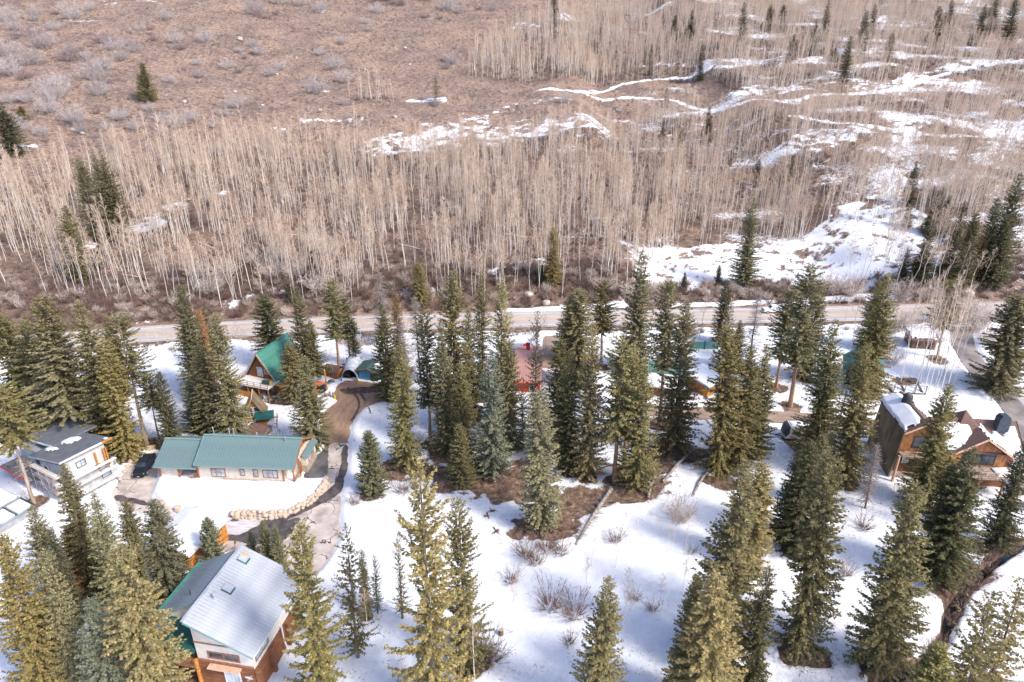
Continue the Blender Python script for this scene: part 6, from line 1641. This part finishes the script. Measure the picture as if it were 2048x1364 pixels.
def small_cabin():
    t = thing("small_cabin", "small orange cabin with big white windows and green porch roof", "cabin", (-48.4, 110.2, 0), math.radians(16))
    MB().prism([(-1.9, -.3), (1.9, -.3), (1.5, 2.2), (0, 4.5), (-1.5, 2.2)], 0, 3.2).build("wall", M["orange_wood"], t)
    for s in (-1, 1):
        MB().slab((0, -.5, 4.95), (0, 3.6, 4.95), (s * 2.3, 3.6, .7), (s * 2.3, -.5, .7), .15).build("roof", M["tan_plywood"] if s < 0 else M["mossy_shingle"], t)
    window(t, 'y-', (-1.2, -.05), 0, .9, 3.0, "white_trim", "glass", bars=1, hb=1)
    window(t, 'y-', (.05, 1.2), 0, .9, 3.0, "white_trim", "glass", bars=0, hb=1)
    MB().slab((.2, -.05, 1.9), (3.6, -.05, 1.9), (3.6, -2.0, 1.2), (.2, -2.0, 1.2), .1).build("porch_roof", M["deep_green_metal"], t)
    B("deck", M["orange_wood"], t, .2, -4.4, .15, 4.2, -.1, .35)
    railing(t, [(.3, -4.3, .35), (4.1, -4.3, .35), (4.1, -.2, .35)], .95, M["brown_trim"], rails=2)
    s = thing("garden_shed", "weathered grey-brown shed behind the ranch roof", "shed", (-47.0, 103.6, 0), math.radians(-16))
    MB().prismx([(0, -.3), (2.6, -.3), (2.6, 1.9), (1.3, 2.6), (0, 1.9)], 0, 3.0).build("wall", M["grey_wood"], s)
    MB().slab((-.3, 1.3, 2.8), (3.3, 1.3, 2.8), (3.3, -.35, 1.85), (-.3, -.35, 1.85), .1).build("roof", M["brown_shingle"], s)
    MB().slab((-.3, 1.3, 2.8), (3.3, 1.3, 2.8), (3.3, 2.95, 1.85), (-.3, 2.95, 1.85), .1).build("roof", M["brown_shingle"], s)
    window(s, 'x+', (.8, 1.7), 3.0, 0, 1.7, "grey_wood", "dark_wood", bars=0, name="door")

def arch_shelter(name, label, loc, rz, r, length, hgt, open_=True):
    t = thing(name, label, "shelter", loc, rz)
    n, k = 22, 40
    vs, fs = [], []
    for lay, off in ((0, 0.0), (1, -.08)):
        for j in range(k + 1):
            y = length * j / k; c = .04 * math.sin(j * math.pi)  + (.035 if j % 2 else -.035)
            for i in range(n + 1):
                a = math.pi * i / n; a = -.15 + a * (math.pi + .3) / math.pi
                vs.append((math.cos(a) * (r + c + off), y, max(-.3, math.sin(a) * (hgt + c + off) + .25)))
    q = (k + 1) * (n + 1)
    for lay in (0, 1):
        for j in range(k):
            for i in range(n):
                A = lay * q + j * (n + 1) + i; f = (A, A + 1, A + n + 2, A + n + 1)
                fs.append(f if lay == 0 else f[::-1])
    for i in range(n): fs.append((i, i + q, i + 1 + q, i + 1))
    MB().add(vs, fs).build("corrugated_shell", M["galvanised"], t)
    B("back_wall", M["dark_wood"], t, -r * .93, length - .2, -.3, r * .93, length - .1, hgt * .75)
    B("floor", M["dark_interior"], t, -r * .9, .3, -.2, r * .9, length - .3, .06)
    return t

def yard():
    arch_shelter("arch_shelter", "tall corrugated steel arch shelter with dark open mouth", (-33.9, 125.6, 0), math.radians(4), 1.75, 7.5, 2.7)
    arch_shelter("arch_shelter", "low corrugated steel arch lying left of the tall one", (-37.2, 122.9, 0), math.radians(62), 1.6, 7.0, 1.9)
    s = thing("tool_shed", "small orange-brown shed with brown roof between the arches", "shed", (-39.2, 127.0, 0), math.radians(-18))
    B("wall", M["orange_timber"], s, 0, 0, -.3, 2.8, 2.4, 2.0)
    MB().slab((-.3, 1.2, 3.0), (3.1, 1.2, 3.0), (3.1, -.4, 1.9), (-.3, -.4, 1.9), .12).build("roof", M["brown_shingle"], s)
    MB().slab((-.3, 1.2, 3.0), (3.1, 1.2, 3.0), (3.1, 2.8, 1.9), (-.3, 2.8, 1.9), .12).build("roof", M["brown_shingle"], s)
    s = thing("blue_shed", "blue shed with green roof and red edging right of the arch", "shed", (-32.0, 126.4, 0), math.radians(-12))
    MB().prism([(0, -.3), (4.2, -.3), (4.2, 1.9), (2.0, 2.9), (0, 2.4)], 0, 3.6).build("wall", M["blue_paint"], s)
    B("door", M["dark_green_paint"], s, 2.5, -.06, -.2, 4.1, -.005, 1.8)
    MB().slab((1.9, -.5, 3.2), (1.9, 4.2, 3.2), (4.8, 4.2, 1.9), (4.8, -.5, 1.9), .12).build("roof", M["dark_green_paint"], s)
    MB().slab((1.9, -.5, 3.2), (1.9, 4.2, 3.2), (-.6, 4.2, 2.5), (-.6, -.5, 2.5), .12).build("roof", M["dark_green_paint"], s)
    MB().bar((1.9, -.53, 3.15), (4.8, -.53, 1.85), .06, .2).bar((1.9, -.53, 3.15), (-.6, -.53, 2.45), .06, .2).build("barge_board", M["brown_trim"], s)
    snow_on(s, (2.2, 4.0, 3.08), (2.2, -.3, 3.08), (4.6, 4.0, 2.0), [(.05, .1), (.5, .1), (.8, .4), (.6, .95), (.05, .9)], .25, 20, 16, seed=21)
    # tractor
    t = thing("tractor", "orange tractor with black cab parked beside the log pole", "tractor", (-39.0, 120.4, 0.03), math.radians(-35))
    B("hood", M["tractor_orange"], t, -.4, -1.9, .7, .4, -.3, 1.3, bevel=.1)
    B("cab", M["black_rubber"], t, -.65, -.3, .7, .65, 1.1, 2.1, bevel=.08)
    B("cab_roof", M["tractor_orange"], t, -.75, -.4, 2.12, .75, 1.2, 2.25, bevel=.05)
    B("bucket", M["tractor_orange"], t, -.9, -2.9, .15, .9, -2.3, .7, bevel=.05)
    MB().bar((-.5, -2.4, .5), (-.5, -.6, 1.2), .12).bar((.5, -2.4, .5), (.5, -.6, 1.2), .12).build("loader_arm", M["tractor_orange"], t)
    for x, y, r in ((-.7, .6, .65), (.7, .6, .65), (-.6, -1.4, .4), (.6, -1.4, .4)):
        MB().tube([(x - .15, y, r), (x + .15, y, r)], [r, r], 14).build("tyre", M["black_rubber"], t)
    p = thing("log_pole", "upright peeled log pole beside the tractor", "pole", (-37.6, 121.4, 0), 0)
    MB().tube([(0, 0, -.4), (.05, 0, 2.5), (0, .05, 4.9)], [.2, .18, .16], 9).build("shaft", M["orange_wood"], p)
    MB().tube([(0, 0, 4.88), (0, 0, 5.0)], [.17, .12], 9).build("top_cap", M["tan_plywood"], p)
    for i, (px, py) in enumerate(((650, 795), (654, 797), (658, 795), (662, 797), (667, 795), (660, 792))):
        x, y, _ = PT(px, py); o = MB().tube([(0, 0, -.3), (.03, 0, 1.2 - .12 * i % .4)], [.22, .2], 9).build("log_post", M["weathered_log"])
        tag(o, "short upright weathered log in the row beside the dirt drive", "log", "upright logs by the drive"); o.location = (x, y, 0)
    for px, py, lab in ((670, 798, "yellow canister beside the upright logs"), (717, 768, "yellow jug by the blue shed")):
        x, y, _ = PT(px, py); o = MB().tube([(0, 0, 0), (0, 0, .7), (0, 0, .8), (0, 0, .95)], [.22, .22, .1, .1], 10).build("canister", M["yellow_plastic"]); tag(o, lab, "canister"); o.location = (x, y, 0.05)
    w = thing("firewood_pile", "long low pile of split firewood in front of the A-frame", "firewood", (-49.0, 117.2, 0.1), math.radians(-5))
    r = random.Random(4)
    for i in range(90):
        x, z = r.uniform(0, 6.5), r.choice((.1, .28, .45)); y = r.uniform(-.4, .4)
        a = r.uniform(-.4, .4); rr = r.uniform(.07, .12)
        MB().tube([(x, y - .25, z), (x + a * .3, y + .25, z)], [rr, rr], 5).build("split_log", M["weathered_log"] if i % 3 else M["dark_wood"], w)
    c = tag(MB().box(-1.2, -.3, 0, 1.2, .5, .7).build("green_tank", M["dark_green_paint"], bevel=.12), "dark green bin left of the firewood pile", "bin"); c.location = (-50.6, 117.9, .1)
    # row of debris logs behind the arches
    for i, (px, py, q) in enumerate(((600, 742, 5), (690, 742, 4), (700, 735, 5), (745, 738, 5), (675, 738, 3))):
        x, y, z = G(px, py); a = RNG.uniform(-.4, .4)
        o = MB().tube([(-q / 2, 0, .25), (q / 2, .2, .3)], [.22, .16], 7).build("fallen_log", M["dark_wood"]); tag(o, "dark log lying behind the arch shelters", "log", "logs behind the arch shelters"); o.location = (x, y, z); o.rotation_euler = (0, 0, a)

def red_house():
    t = thing("red_house", "house with pinkish metal roof and red trim among the spruces", "house", (.4, 120.4, 0), math.radians(-3))
    B("wall", M["red_paint"], t, .3, .4, -.4, 5.2, 15, 2.6)
    panels(t, (-.2, 9.0, 5.6), (5.6, 9.0, 5.6), (-.2, -.4, 2.9), 13, M["pink_metal"])
    panels(t, (-.2, 9.0, 5.6), (5.6, 9.0, 5.6), (-.2, 15.6, 3.4), 13, M["pink_metal"])
    MB().bar((-.25, -.45, 2.8), (5.6, -.45, 2.8), .08, .3).build("fascia", M["red_paint"], t)
    MB().bar((-.24, 9.0, 5.5), (-.24, -.4, 2.8), .08, .3).build("barge_board", M["red_paint"], t)
    window(t, 'y-', (3.0, 4.4), .4, .6, 2.0, "white_trim", "glass", bars=1)
    B("chimney", M["red_paint"], t, 2.1, 9.6, 4.4, 2.9, 10.3, 6.6); B("chimney_cap", M["dark_trim"], t, 2.05, 9.55, 6.6, 2.95, 10.35, 6.75)
    s = thing("blue_grey_shed", "small blue-grey roof behind the pink-roofed house", "shed", (-.5, 134.5, 0), math.radians(-4))
    B("wall", M["grey_siding"], s, 0, 0, -.3, 4, 3.6, 2.0); MB().slab((-.3, 3.9, 2.9), (4.3, 3.9, 2.9), (4.3, -.3, 2.1), (-.3, -.3, 2.1), .12).build("roof", M["blue_grey_metal"], s); B("red_box", M["red_paint"], s, 2.9, 2.0, 2.2, 3.6, 2.6, 3.6)

def far_cabins():
    t = thing("green_roofed_cabin", "cabin with pale green roof and snowy lean-to between spruces", "cabin", (27.0, 119.6, 0), math.radians(-14))
    B("wall", M["log_brown"], t, 0, 0, -.4, 7, 9, 2.4)
    panels(t, (-.4, 7.0, 4.6), (7.4, 7.0, 4.6), (-.4, 4.0, 3.3), 16, M["teal_metal"])
    panels(t, (-.4, 7.0, 4.6), (7.4, 7.0, 4.6), (-.4, 10.0, 3.0), 16, M["teal_metal"])
    MB().slab((-.4, 4.1, 3.2), (7.4, 4.1, 3.2), (7.4, -.5, 2.45), (-.4, -.5, 2.45), .15).build("lean_to_roof", M["grey_siding"], t)
    snow_on(t, (-.3, 4.0, 3.22), (7.3, 4.0, 3.22), (-.3, -.4, 2.5), t=.3, seed=23)
    window(t, 'y-', (3.0, 4.2), 0, .8, 1.9, "white_trim", "glass", bars=1)
    t = thing("orange_cabin", "orange cabin with thick snow on its roof, corner toward viewer", "cabin", (38.9, 118.8, 0), math.radians(38))
    B("wall", M["orange_wood"], t, 0, 0, .3, 5.2, 5.4, 2.6); B("foundation", M["concrete"], t, -.05, -.05, -.4, 5.25, 5.45, .29)
    MB().slab((-.6, -.6, 2.75), (5.8, -.6, 2.75), (5.8, 6.0, 3.5), (-.6, 6.0, 3.5), .18).build("roof", M["grey_siding"], t)
    snow_on(t, (-.55, -.55, 2.76), (5.75, -.55, 2.76), (-.55, 5.95, 3.5), t=.4, seed=24)
    window(t, 'x-', (1.8, 2.6), 0, 1.1, 1.9, "brown_trim", "glass", bars=0)
    window(t, 'y-', (2.6, 3.5), 0, .5, 2.2, "brown_trim", "dark_wood", bars=0, name="door")
    t = thing("grey_roofed_hut", "small orange hut with grey shingle roof behind the snowy cabin", "hut", (38.6, 125.4, 0), math.radians(-30))
    B("wall", M["orange_wood"], t, 0, 0, -.3, 4.2, 3.0, 2.0)
    MB().slab((-.4, 1.5, 3.0), (4.6, 1.5, 3.0), (4.6, -.5, 1.95), (-.4, -.5, 1.95), .12).build("roof", M["charcoal_roof"], t)
    MB().slab((-.4, 1.5, 3.0), (4.6, 1.5, 3.0), (4.6, 3.5, 1.95), (-.4, 3.5, 1.95), .12).build("roof", M["charcoal_roof"], t)
    pipe(t, 1.5, 1.8, 2.6, 3.9, .06, "dark_trim"); window(t, 'x+', (1.0, 1.8), 4.2, .8, 1.6, "brown_trim", "glass", bars=0)
    t = thing("fence_screen", "green fabric fence screen between dark posts", "fence", (41.0, 141.0, .1), math.radians(-4))
    for x in (0.0, 3.0, 6.0): MB().tube([(x, 0, -.3), (x, 0, 2.3)], [.13, .13], 8).build("post", M["dark_green_paint"], t)
    for x in (0.0, 3.0): B("fabric", M["teal_metal"], t, x + .13, -.03, .3, x + 2.87, .03, 2.05)
    t = thing("teal_roofed_house", "dark house with steep teal metal roof between two spruces", "house", (68.6, 124.2, 0), math.radians(-24))
    B("wall", M["dark_green_paint"], t, 0, 0, -.4, 6.4, 8, 3.2); MB().prism([(0, 3.21), (6.4, 3.21), (3.2, 6.0)], .05, 7.9).build("gable_wall", M["charcoal_siding"], t)
    for s in (-1, 1): panels(t, (3.2, -.5, 6.4), (3.2, 8.5, 6.4), (3.2 + s * 3.9, -.5, 3.0), 16, M["teal_metal"])
    window(t, 'y-', (1.0, 1.9), 0, .9, 2.4, "white_trim", "pale_glass", bars=0); window(t, 'y-', (2.3, 3.2), 0, .9, 2.4, "white_trim", "pale_glass", bars=0)
    t = thing("brown_cabin", "brown cabin with snowy roof behind the leaning aspens", "cabin", (91.4, 141.0, 0), math.radians(-8))
    B("wall", M["dark_wood"], t, 0, 0, -.4, 5.2, 4.5, 2.6)
    MB().slab((-.6, -.7, 2.7), (5.8, -.7, 2.7), (5.8, 5.2, 3.7), (-.6, 5.2, 3.7), .2).build("roof", M["brown_shingle"], t)
    snow_on(t, (-.5, -.4, 2.75), (5.7, -.4, 2.75), (-.5, 5.0, 3.68), [(.02, .12), (.9, .05), (.98, .5), (.95, .97), (.03, .97)], .35, 26, 20, seed=26)
    window(t, 'y-', (1.0, 2.0), 0, .8, 1.9, "brown_trim", "glass", bars=0); window(t, 'y-', (3.2, 4.1), 0, -.2, 2.0, "brown_trim", "dark_interior", bars=0, name="door")
    t = thing("deck_frame", "snowy wooden deck frame with leaning dark boards by the lodge", "deck", (76.6, 120.2, 0.1), math.radians(-6))
    B("platform", M["dark_wood"], t, 0, 0, .2, 6.4, 3.0, .5); snow_on(t, (.1, 2.9, .5), (6.3, 2.9, .5), (.1, .1, .5), t=.3, seed=27)
    for x in (.1, 2.2, 4.2, 6.2): B("post", M["grey_wood"], t, x, -.1, -.3, x + .15, .05, 2.3)
    for x in (1.2, 4.6): MB().slab((x, 2.8, 2.6), (x + .5, 2.8, 2.6), (x + 1.4, .1, .7), (x + .9, .1, .7), .08).build("leaning_board", M["charcoal_siding"], t)
    MB().bar((0, -.03, 2.2), (6.3, -.03, 2.2), .1).build("rail", M["grey_wood"], t)

# ---------------------------------------------------------------- vehicles
def loft(sections, m, name, parent, bevel=.05):
    """closed skin through rectangular cross-sections (y, half width, z0, z1, top half width)"""
    b = MB(); vs, fs = [], []
    for y, w, z0, z1, wt in sections: vs += [(-w, y, z0), (w, y, z0), (w * 1.0, y, (z0 + z1) / 2), (wt, y, z1), (-wt, y, z1), (-w, y, (z0 + z1) / 2)]
    n = len(sections)
    for i in range(n - 1):
        for j in range(6): fs.append((i * 6 + j, i * 6 + (j + 1) % 6, (i + 1) * 6 + (j + 1) % 6, (i + 1) * 6 + j))
    fs += [(5, 4, 3, 2, 1, 0), tuple((n - 1) * 6 + j for j in range(6))]
    return b.add(vs, fs).build(name, m, parent, bevel=bevel)
def pickup(label, loc, rz, paint, topper=None):
    """crew-cab pickup, nose toward -y"""
    t = thing("pickup_truck", label, "truck", loc, rz)
    body = loft([(-2.85, .80, .55, .98, .76), (-2.7, .95, .42, 1.10, .90), (-1.3, .98, .40, 1.18, .95), (1.0, .98, .40, 1.20, .95), (2.7, .98, .45, 1.18, .96), (2.85, .94, .55, 1.10, .92)], paint, "body", t, .04)
    loft([(-1.35, .90, 1.19, 1.24, .88), (-.75, .90, 1.19, 1.80, .70), (-.4, .90, 1.19, 1.88, .72), (.75, .90, 1.19, 1.88, .72), (1.15, .90, 1.19, 1.30, .86)], paint, "cab", t, .04)
    MB().slab((-.70, -1.24, 1.30), (.70, -1.24, 1.30), (.62, -.80, 1.78), (-.62, -.80, 1.78), .02).build("windshield", M["glass"], t, loc=(0, -.03, .03))
    for s in (-1, 1):
        for y0, y1 in ((-.65, .0), (.08, .7)):
            MB().slab((s * .905, y0, 1.28), (s * .905, y1, 1.28), (s * .765, y1, 1.75), (s * .765, y0, 1.75), .02).build("side_window", M["glass"], t, loc=(s * .012, 0, .01))
        B("headlight", M["white_trim"], t, min(s * .62, s * .9), -2.80, .82, max(s * .62, s * .9), -2.72, .98)
        MB().box(min(s * .98, s * 1.18), -1.0, 1.22, max(s * .98, s * 1.18), -.85, 1.42).build("mirror", paint, t, bevel=.03)
        for y in (-1.85, 1.75):
            tr = MB().tube([(s * .78, y, .39), (s * 1.0, y, .39)], [.39, .39], 18).build("wheel", M["black_rubber"], t)
            MB().tube([(s * .99, y, .39), (s * 1.015, y, .39)], [.24, .22], 12).build("rim", M["galvanised"], tr)
    B("grille", M["black_rubber"], t, -.6, -2.89, .66, .6, -2.83, .95); B("bumper", M["galvanised"] if topper else M["black_rubber"], t, -.92, -2.98, .42, .92, -2.80, .62, bevel=.03)
    B("licence_plate", M["white_trim"], t, -.16, -3.0, .47, .16, -2.985, .58)
    if topper:
        loft([(1.05, .93, 1.2, 1.84, .76), (2.75, .93, 1.2, 1.80, .76), (2.85, .90, 1.2, 1.6, .76)], topper, "topper", t, .05)
        for s in (-1, 1): MB().slab((s * .93, 1.3, 1.38), (s * .93, 2.55, 1.38), (s * .82, 2.55, 1.70), (s * .82, 1.3, 1.70), .02).build("topper_window", M["glass"], t, loc=(s * .02, 0, .01))
    else:
        B("bed_cover", M["black_rubber"], t, -.85, 1.2, 1.19, .85, 2.75, 1.24)
    return t
def camper():
    t = thing("camper_trailer", "white travel trailer with dark front cap and snow on top", "trailer", (48.7, 104.4, 0.05), math.radians(-95))
    loft([(0, 1.1, .75, 2.0, .8), (.25, 1.2, .6, 2.75, 1.0), (.8, 1.22, .6, 3.0, 1.1), (6.6, 1.22, .6, 3.0, 1.1), (6.9, 1.15, .75, 2.8, 1.05)], M["white_trim"], "body", t, .08)
    loft([(-.03, 1.05, 1.0, 2.1, .82), (.22, 1.23, .9, 2.80, 1.02), (.85, 1.235, 1.6, 3.03, 1.12)], M["charcoal_siding"], "front_cap", t, .05)
    for s in (-1, 1):
        B("stripe", M["grey_siding"], t, min(s * 1.215, s * 1.235), .9, .75, max(s * 1.215, s * 1.235), 6.5, .95)
        window(t, 'x+' if s > 0 else 'x-', (1.4, 2.6), s * 1.21, 1.5, 2.2, "dark_trim", "glass", bars=0, fw=.06, depth=.05)
        window(t, 'x+' if s > 0 else 'x-', (4.4, 5.3), s * 1.21, 1.6, 2.2, "dark_trim", "glass", bars=0, fw=.06, depth=.05)
        for y in (3.2, 4.0): MB().tube([(s * .95, y, .36), (s * 1.2, y, .36)], [.36, .36], 16).build("wheel", M["black_rubber"], t)
    MB().bar((-.4, 0, .65), (0, -1.3, .6), .1).bar((.4, 0, .65), (0, -1.3, .6), .1).build("hitch", M["black_rubber"], t)
    B("roof_vent", M["charcoal_siding"], t, -.3, 2.2, 3.02, .3, 2.8, 3.3)
    snow_on(t, (-1.0, .9, 3.03), (-1.0, 6.6, 3.03), (1.0, .9, 3.03), [(.02, .05), (.97, .03), (.98, .95), (.03, .92)], .2, 30, 14, seed=31)

# ---------------------------------------------------------------- small things
def small_things():
    # boulder retaining wall below the ranch house
    line = [PT(*p, .3)[:2] for p in ((316, 1003), (338, 1017), (380, 1025), (440, 1031), (500, 1034), (540, 1035), (574, 1029), (604, 1015), (627, 998), (646, 980), (655, 962))]
    P = np.array(line); d = np.concatenate([[0], np.cumsum(np.hypot(*np.diff(P, axis=0).T))])
    w = thing("retaining_wall", "curved wall of stacked pale boulders below the ranch house", "wall", (line[0][0], line[0][1], 0))
    wm = mat("wall_boulder", (0.60, 0.49, 0.385), 0.9, var=0.2, scale=1.0, rgb2=(0.44, 0.35, 0.275), bump=0.5)
    rk = [rock_mesh(80 + i, wm) for i in range(6)]
    s = 0.0; i = 0
    while s < d[-1]:
        f = s / d[-1]
        x, y = np.interp(s, d, P[:, 0]), np.interp(s, d, P[:, 1])
        for row in range(3 if f > .45 else 2):
            q = RNG.uniform(.26, .58)
            if f < .42 and RNG.uniform() < .55: continue
            o = link(bpy.data.objects.new("boulder", rk[i % 6]), w); i += 1
            o.location = (x - line[0][0] + RNG.uniform(-.22, .22), y - line[0][1] + .05 + .26 * row + RNG.uniform(-.12, .12), .12 + row * .34 + RNG.uniform(-.1, .1))
            o.scale = (q * 1.15, q * .9, q * .85); o.rotation_euler = (RNG.uniform(-.3, .3), RNG.uniform(-.3, .3), RNG.uniform(0, 6.28))
        s += RNG.uniform(.5, .72)
    # rocks beside the upper drive
    for k, (px, py, q) in enumerate(((268, 912, .9), (278, 905, .6), (262, 925, .5), (255, 935, .45), (250, 945, .4), (287, 903, .5), (240, 960, .4), (295, 900, .4), (252, 918, .5))):
        x, y, z = PT(px, py); o = tag(link(bpy.data.objects.new("boulder", rk[k % 6])), "pale landscaping boulder beside the black pickup's drive", "boulder", "boulders beside the pickup"); o.location = (x, y, .25); o.scale = (q * 1.2, q, q * .8); o.rotation_euler = (0, 0, k)
    for k, (px, py, q) in enumerate(((1940, 1168, .55), (1936, 1188, .45), (1950, 1160, .3), (1960, 1148, .4), (1912, 1228, .4), (1930, 1195, .3), (1975, 1130, .4), (1900, 1250, .35), (1948, 1180, .35))):
        x, y, z = PT(px, py, -1); o = tag(link(bpy.data.objects.new("boulder", rock_mesh(120 + k, mat("wet_rock", (0.22, 0.20, 0.19), .6, var=.25, scale=1.5, bump=.4)))), "wet grey stone in the creek bed", "boulder", "stones in the creek"); o.location = (x, y, -.95); o.scale = (q * 1.2, q, q * .8)
    o = tag(B("plywood_crate", M["tan_plywood"], None, -.7, -.4, 0, .7, .4, .8, bevel=.02), "pale plywood crate beside the ranch garage", "crate"); o.location = (*PT(304, 902)[:2], .15); o.rotation_euler = (0, 0, .3)
    # traffic cone
    x, y, _ = PT(710, 886); c = thing("traffic_cone", "small orange traffic cone on snow right of the drive", "cone", (x, y, .25))
    MB().tube([(0, 0, .03), (0, 0, .3), (0, 0, .72)], [.19, .12, .03], 12).build("cone", M["cone_orange"], c); B("base", M["cone_orange"], c, -.24, -.24, 0, .24, .24, .04)
    MB().tube([(0, 0, .34), (0, 0, .5)], [.125, .09], 12, False).build("white_band", M["white_trim"], c)
    x, y, _ = PT(1053, 1062); p = thing("survey_stake", "thin red survey stake by the big pale spruce", "stake", (x, y, 0)); MB().bar((0, 0, -.2), (0, 0, 2.1), .07).build("rod", M["stake_red"], p); B("flag", M["stake_red"], p, .04, -.01, 1.75, .3, .01, 2.05)
    x, y, z = G(1002, 1272); p = thing("tree_stump", "short cut tree stump alone on the snow", "stump", (x, y, z)); MB().tube([(0, 0, -.2), (0, 0, .3), (.02, 0, 1.05)], [.42, .34, .3], 11).build("bark", M["conifer_bark"], p); MB().tube([(.02, 0, 1.04), (.02, 0, 1.07)], [.26, .25], 11).build("cut_face", M["tan_plywood"], p)
    # fallen trunks
    def fallen(a, b, r0, r1, label, branches=0, m="weathered_log", lift=.4):
        A = Vector(PT(*a)); Bq = Vector(PT(*b)); t = thing("fallen_log", label, "log", A + Vector((0, 0, .2))); d = Bq - A
        n = Vector((-d.y, d.x, 0)).normalized()
        MB().tube([(0, 0, lift * .3), d * .5 + Vector((0, 0, lift)) + n * .15, d + Vector((0, 0, lift * 1.2))], [r1, (r0 + r1) / 2, r0], 9).build("trunk", M[m], t)
        b_ = MB(); r = random.Random(3)
        for i in range(branches):
            f = r.uniform(.05, .95); s = r.choice((-1, 1)); q = d * f + Vector((0, 0, lift)); L = r.uniform(.8, 1.9) * (.5 + .6 * f)
            e = q + n * s * L + d.normalized() * r.uniform(-.1, .7) + Vector((0, 0, r.uniform(-.3, .5)))
            b_.tube([q, e], [.045, .015], 4, False)
        if branches: b_.build("dead_branches", M["dead_twigs"], t, kind="stuff")
    fallen((1152, 1092), (1222, 985), .33, .14, "fallen grey trunk bristling with dead branches, by the brown bank", 110)
    fallen((1325, 967), (1388, 902), .30, .22, "straight fallen grey log on snow, upper one", 6)
    fallen((1382, 1000), (1417, 945), .24, .18, "straight fallen grey log on snow, lower right one", 2)
    fallen((1296, 1000), (1310, 960), .26, .2, "broken stub log standing beside the upper fallen log", 6, lift=.9)
    fallen((970, 962), (1030, 938), .14, .1, "thin pale pole lying on the brown bank", 8)
    fallen((1200, 940), (1240, 935), .14, .1, "dark log lying on snow between trunks", 0, "dark_wood")
    fallen((1205, 882), (1232, 872), .18, .14, "short dark log near the gravel lane", 0, "dark_wood")
    fallen((735, 815), (742, 832), .09, .07, "thin stick lying on snow by the dirt drive", 0, "dark_wood")
    for px, py, lab in ((925, 990, "dark bent branch lying on the snow, upper one"), (985, 1026, "dark root clump on the snow"), (992, 1065, "little dark branch lying on open snow"), (975, 1035, "small dark clump beside the root clump"), (645, 860, "dark patch of twigs on snow left of drive")):
        x, y, z = G(px, py); o = MB(); r = random.Random(px)
        for i in range(9):
            a = r.uniform(0, 6.28); L = r.uniform(.4, 1.1); o.tube([(0, 0, .3), (math.cos(a) * L * .5, math.sin(a) * L * .5, .45), (math.cos(a) * L, math.sin(a) * L, .32)], [.1, .07, .03], 5)
        tag(o.build("fallen_branch", M["dark_wood"]), lab, "branch").location = (x, y, z)
    # utility riser by the drive
    x, y, _ = PT(645, 903); p = thing("utility_riser", "white utility riser with twin pipes at the drive's edge", "utility post", (x, y, .1))
    for k in (-.12, .12): MB().tube([(k, 0, -.2), (k - .5, 1.2, 5.4)], [.05, .05], 6).build("pipe", M["galvanised"], p)
    B("meter_box", M["white_trim"], p, -.4, -.25, .5, .4, .1, 1.3, bevel=.04); B("meter_base", M["white_trim"], p, -.5, -.3, 0, .1, .1, .45, bevel=.04)
    x, y, _ = PT(1680, 838); p = thing("utility_pole", "slim dark utility pole beside the gravel lane", "pole", (x, y, 0)); MB().tube([(0, 0, -.4), (0, 0, 7.4)], [.13, .1], 8).build("shaft", M["charcoal_siding"], p); MB().tube([(.35, 0, -.4), (.35, 0, 6.8)], [.06, .06], 6).build("conduit", M["galvanised"], p); MB().bar((-.05, 0, 6.3), (.4, 0, 6.3), .06).build("bracket", M["galvanised"], p)
    # rail fence on the snowfield
    A = Vector(G(1625, 577)); Bq = Vector(G(1664, 577)); f = thing("rail_fence", "short dark rail fence on the snowfield above the highway", "fence", A)
    for i in range(5):
        q = (Bq - A) * i / 4; MB().bar(q - Vector((0, 0, .3)), q + Vector((0, 0, 1.5)), .16).build("post", M["dark_wood"], f)
    for z in (.7, 1.3): MB().bar(Vector((0, 0, z)), Bq - A + Vector((0, 0, z)), .1).build("rail", M["dark_wood"], f)

# ================================================================ ASSEMBLY
place_conifers()
build_ground()
build_roads()
ranch_house(); silver_house(); log_garage(); modern_house(); corner_shed(); lodge(); a_frame(); small_cabin(); yard(); red_house(); far_cabins()
_p = PT(291, 938, 0)
pickup("black crew-cab pickup parked beside the ranch garage", (_p[0], _p[1], .06), math.radians(7), mat("black_car_paint", (0.018, 0.022, 0.032), .22, var=.1, spec=.6))
_x = PT(1545, 620, .6)[0]
_wp = mat("white_car_paint", (0.78, 0.78, 0.78), .3, var=.03, spec=.5)
pickup("white pickup with topper driving left on the highway", (_x - .3, float(road_y(_x)) + 1.75, .65), math.radians(-90 + 3), _wp, _wp)
camper()
small_things()
plant_aspens()
plant_shrubs()
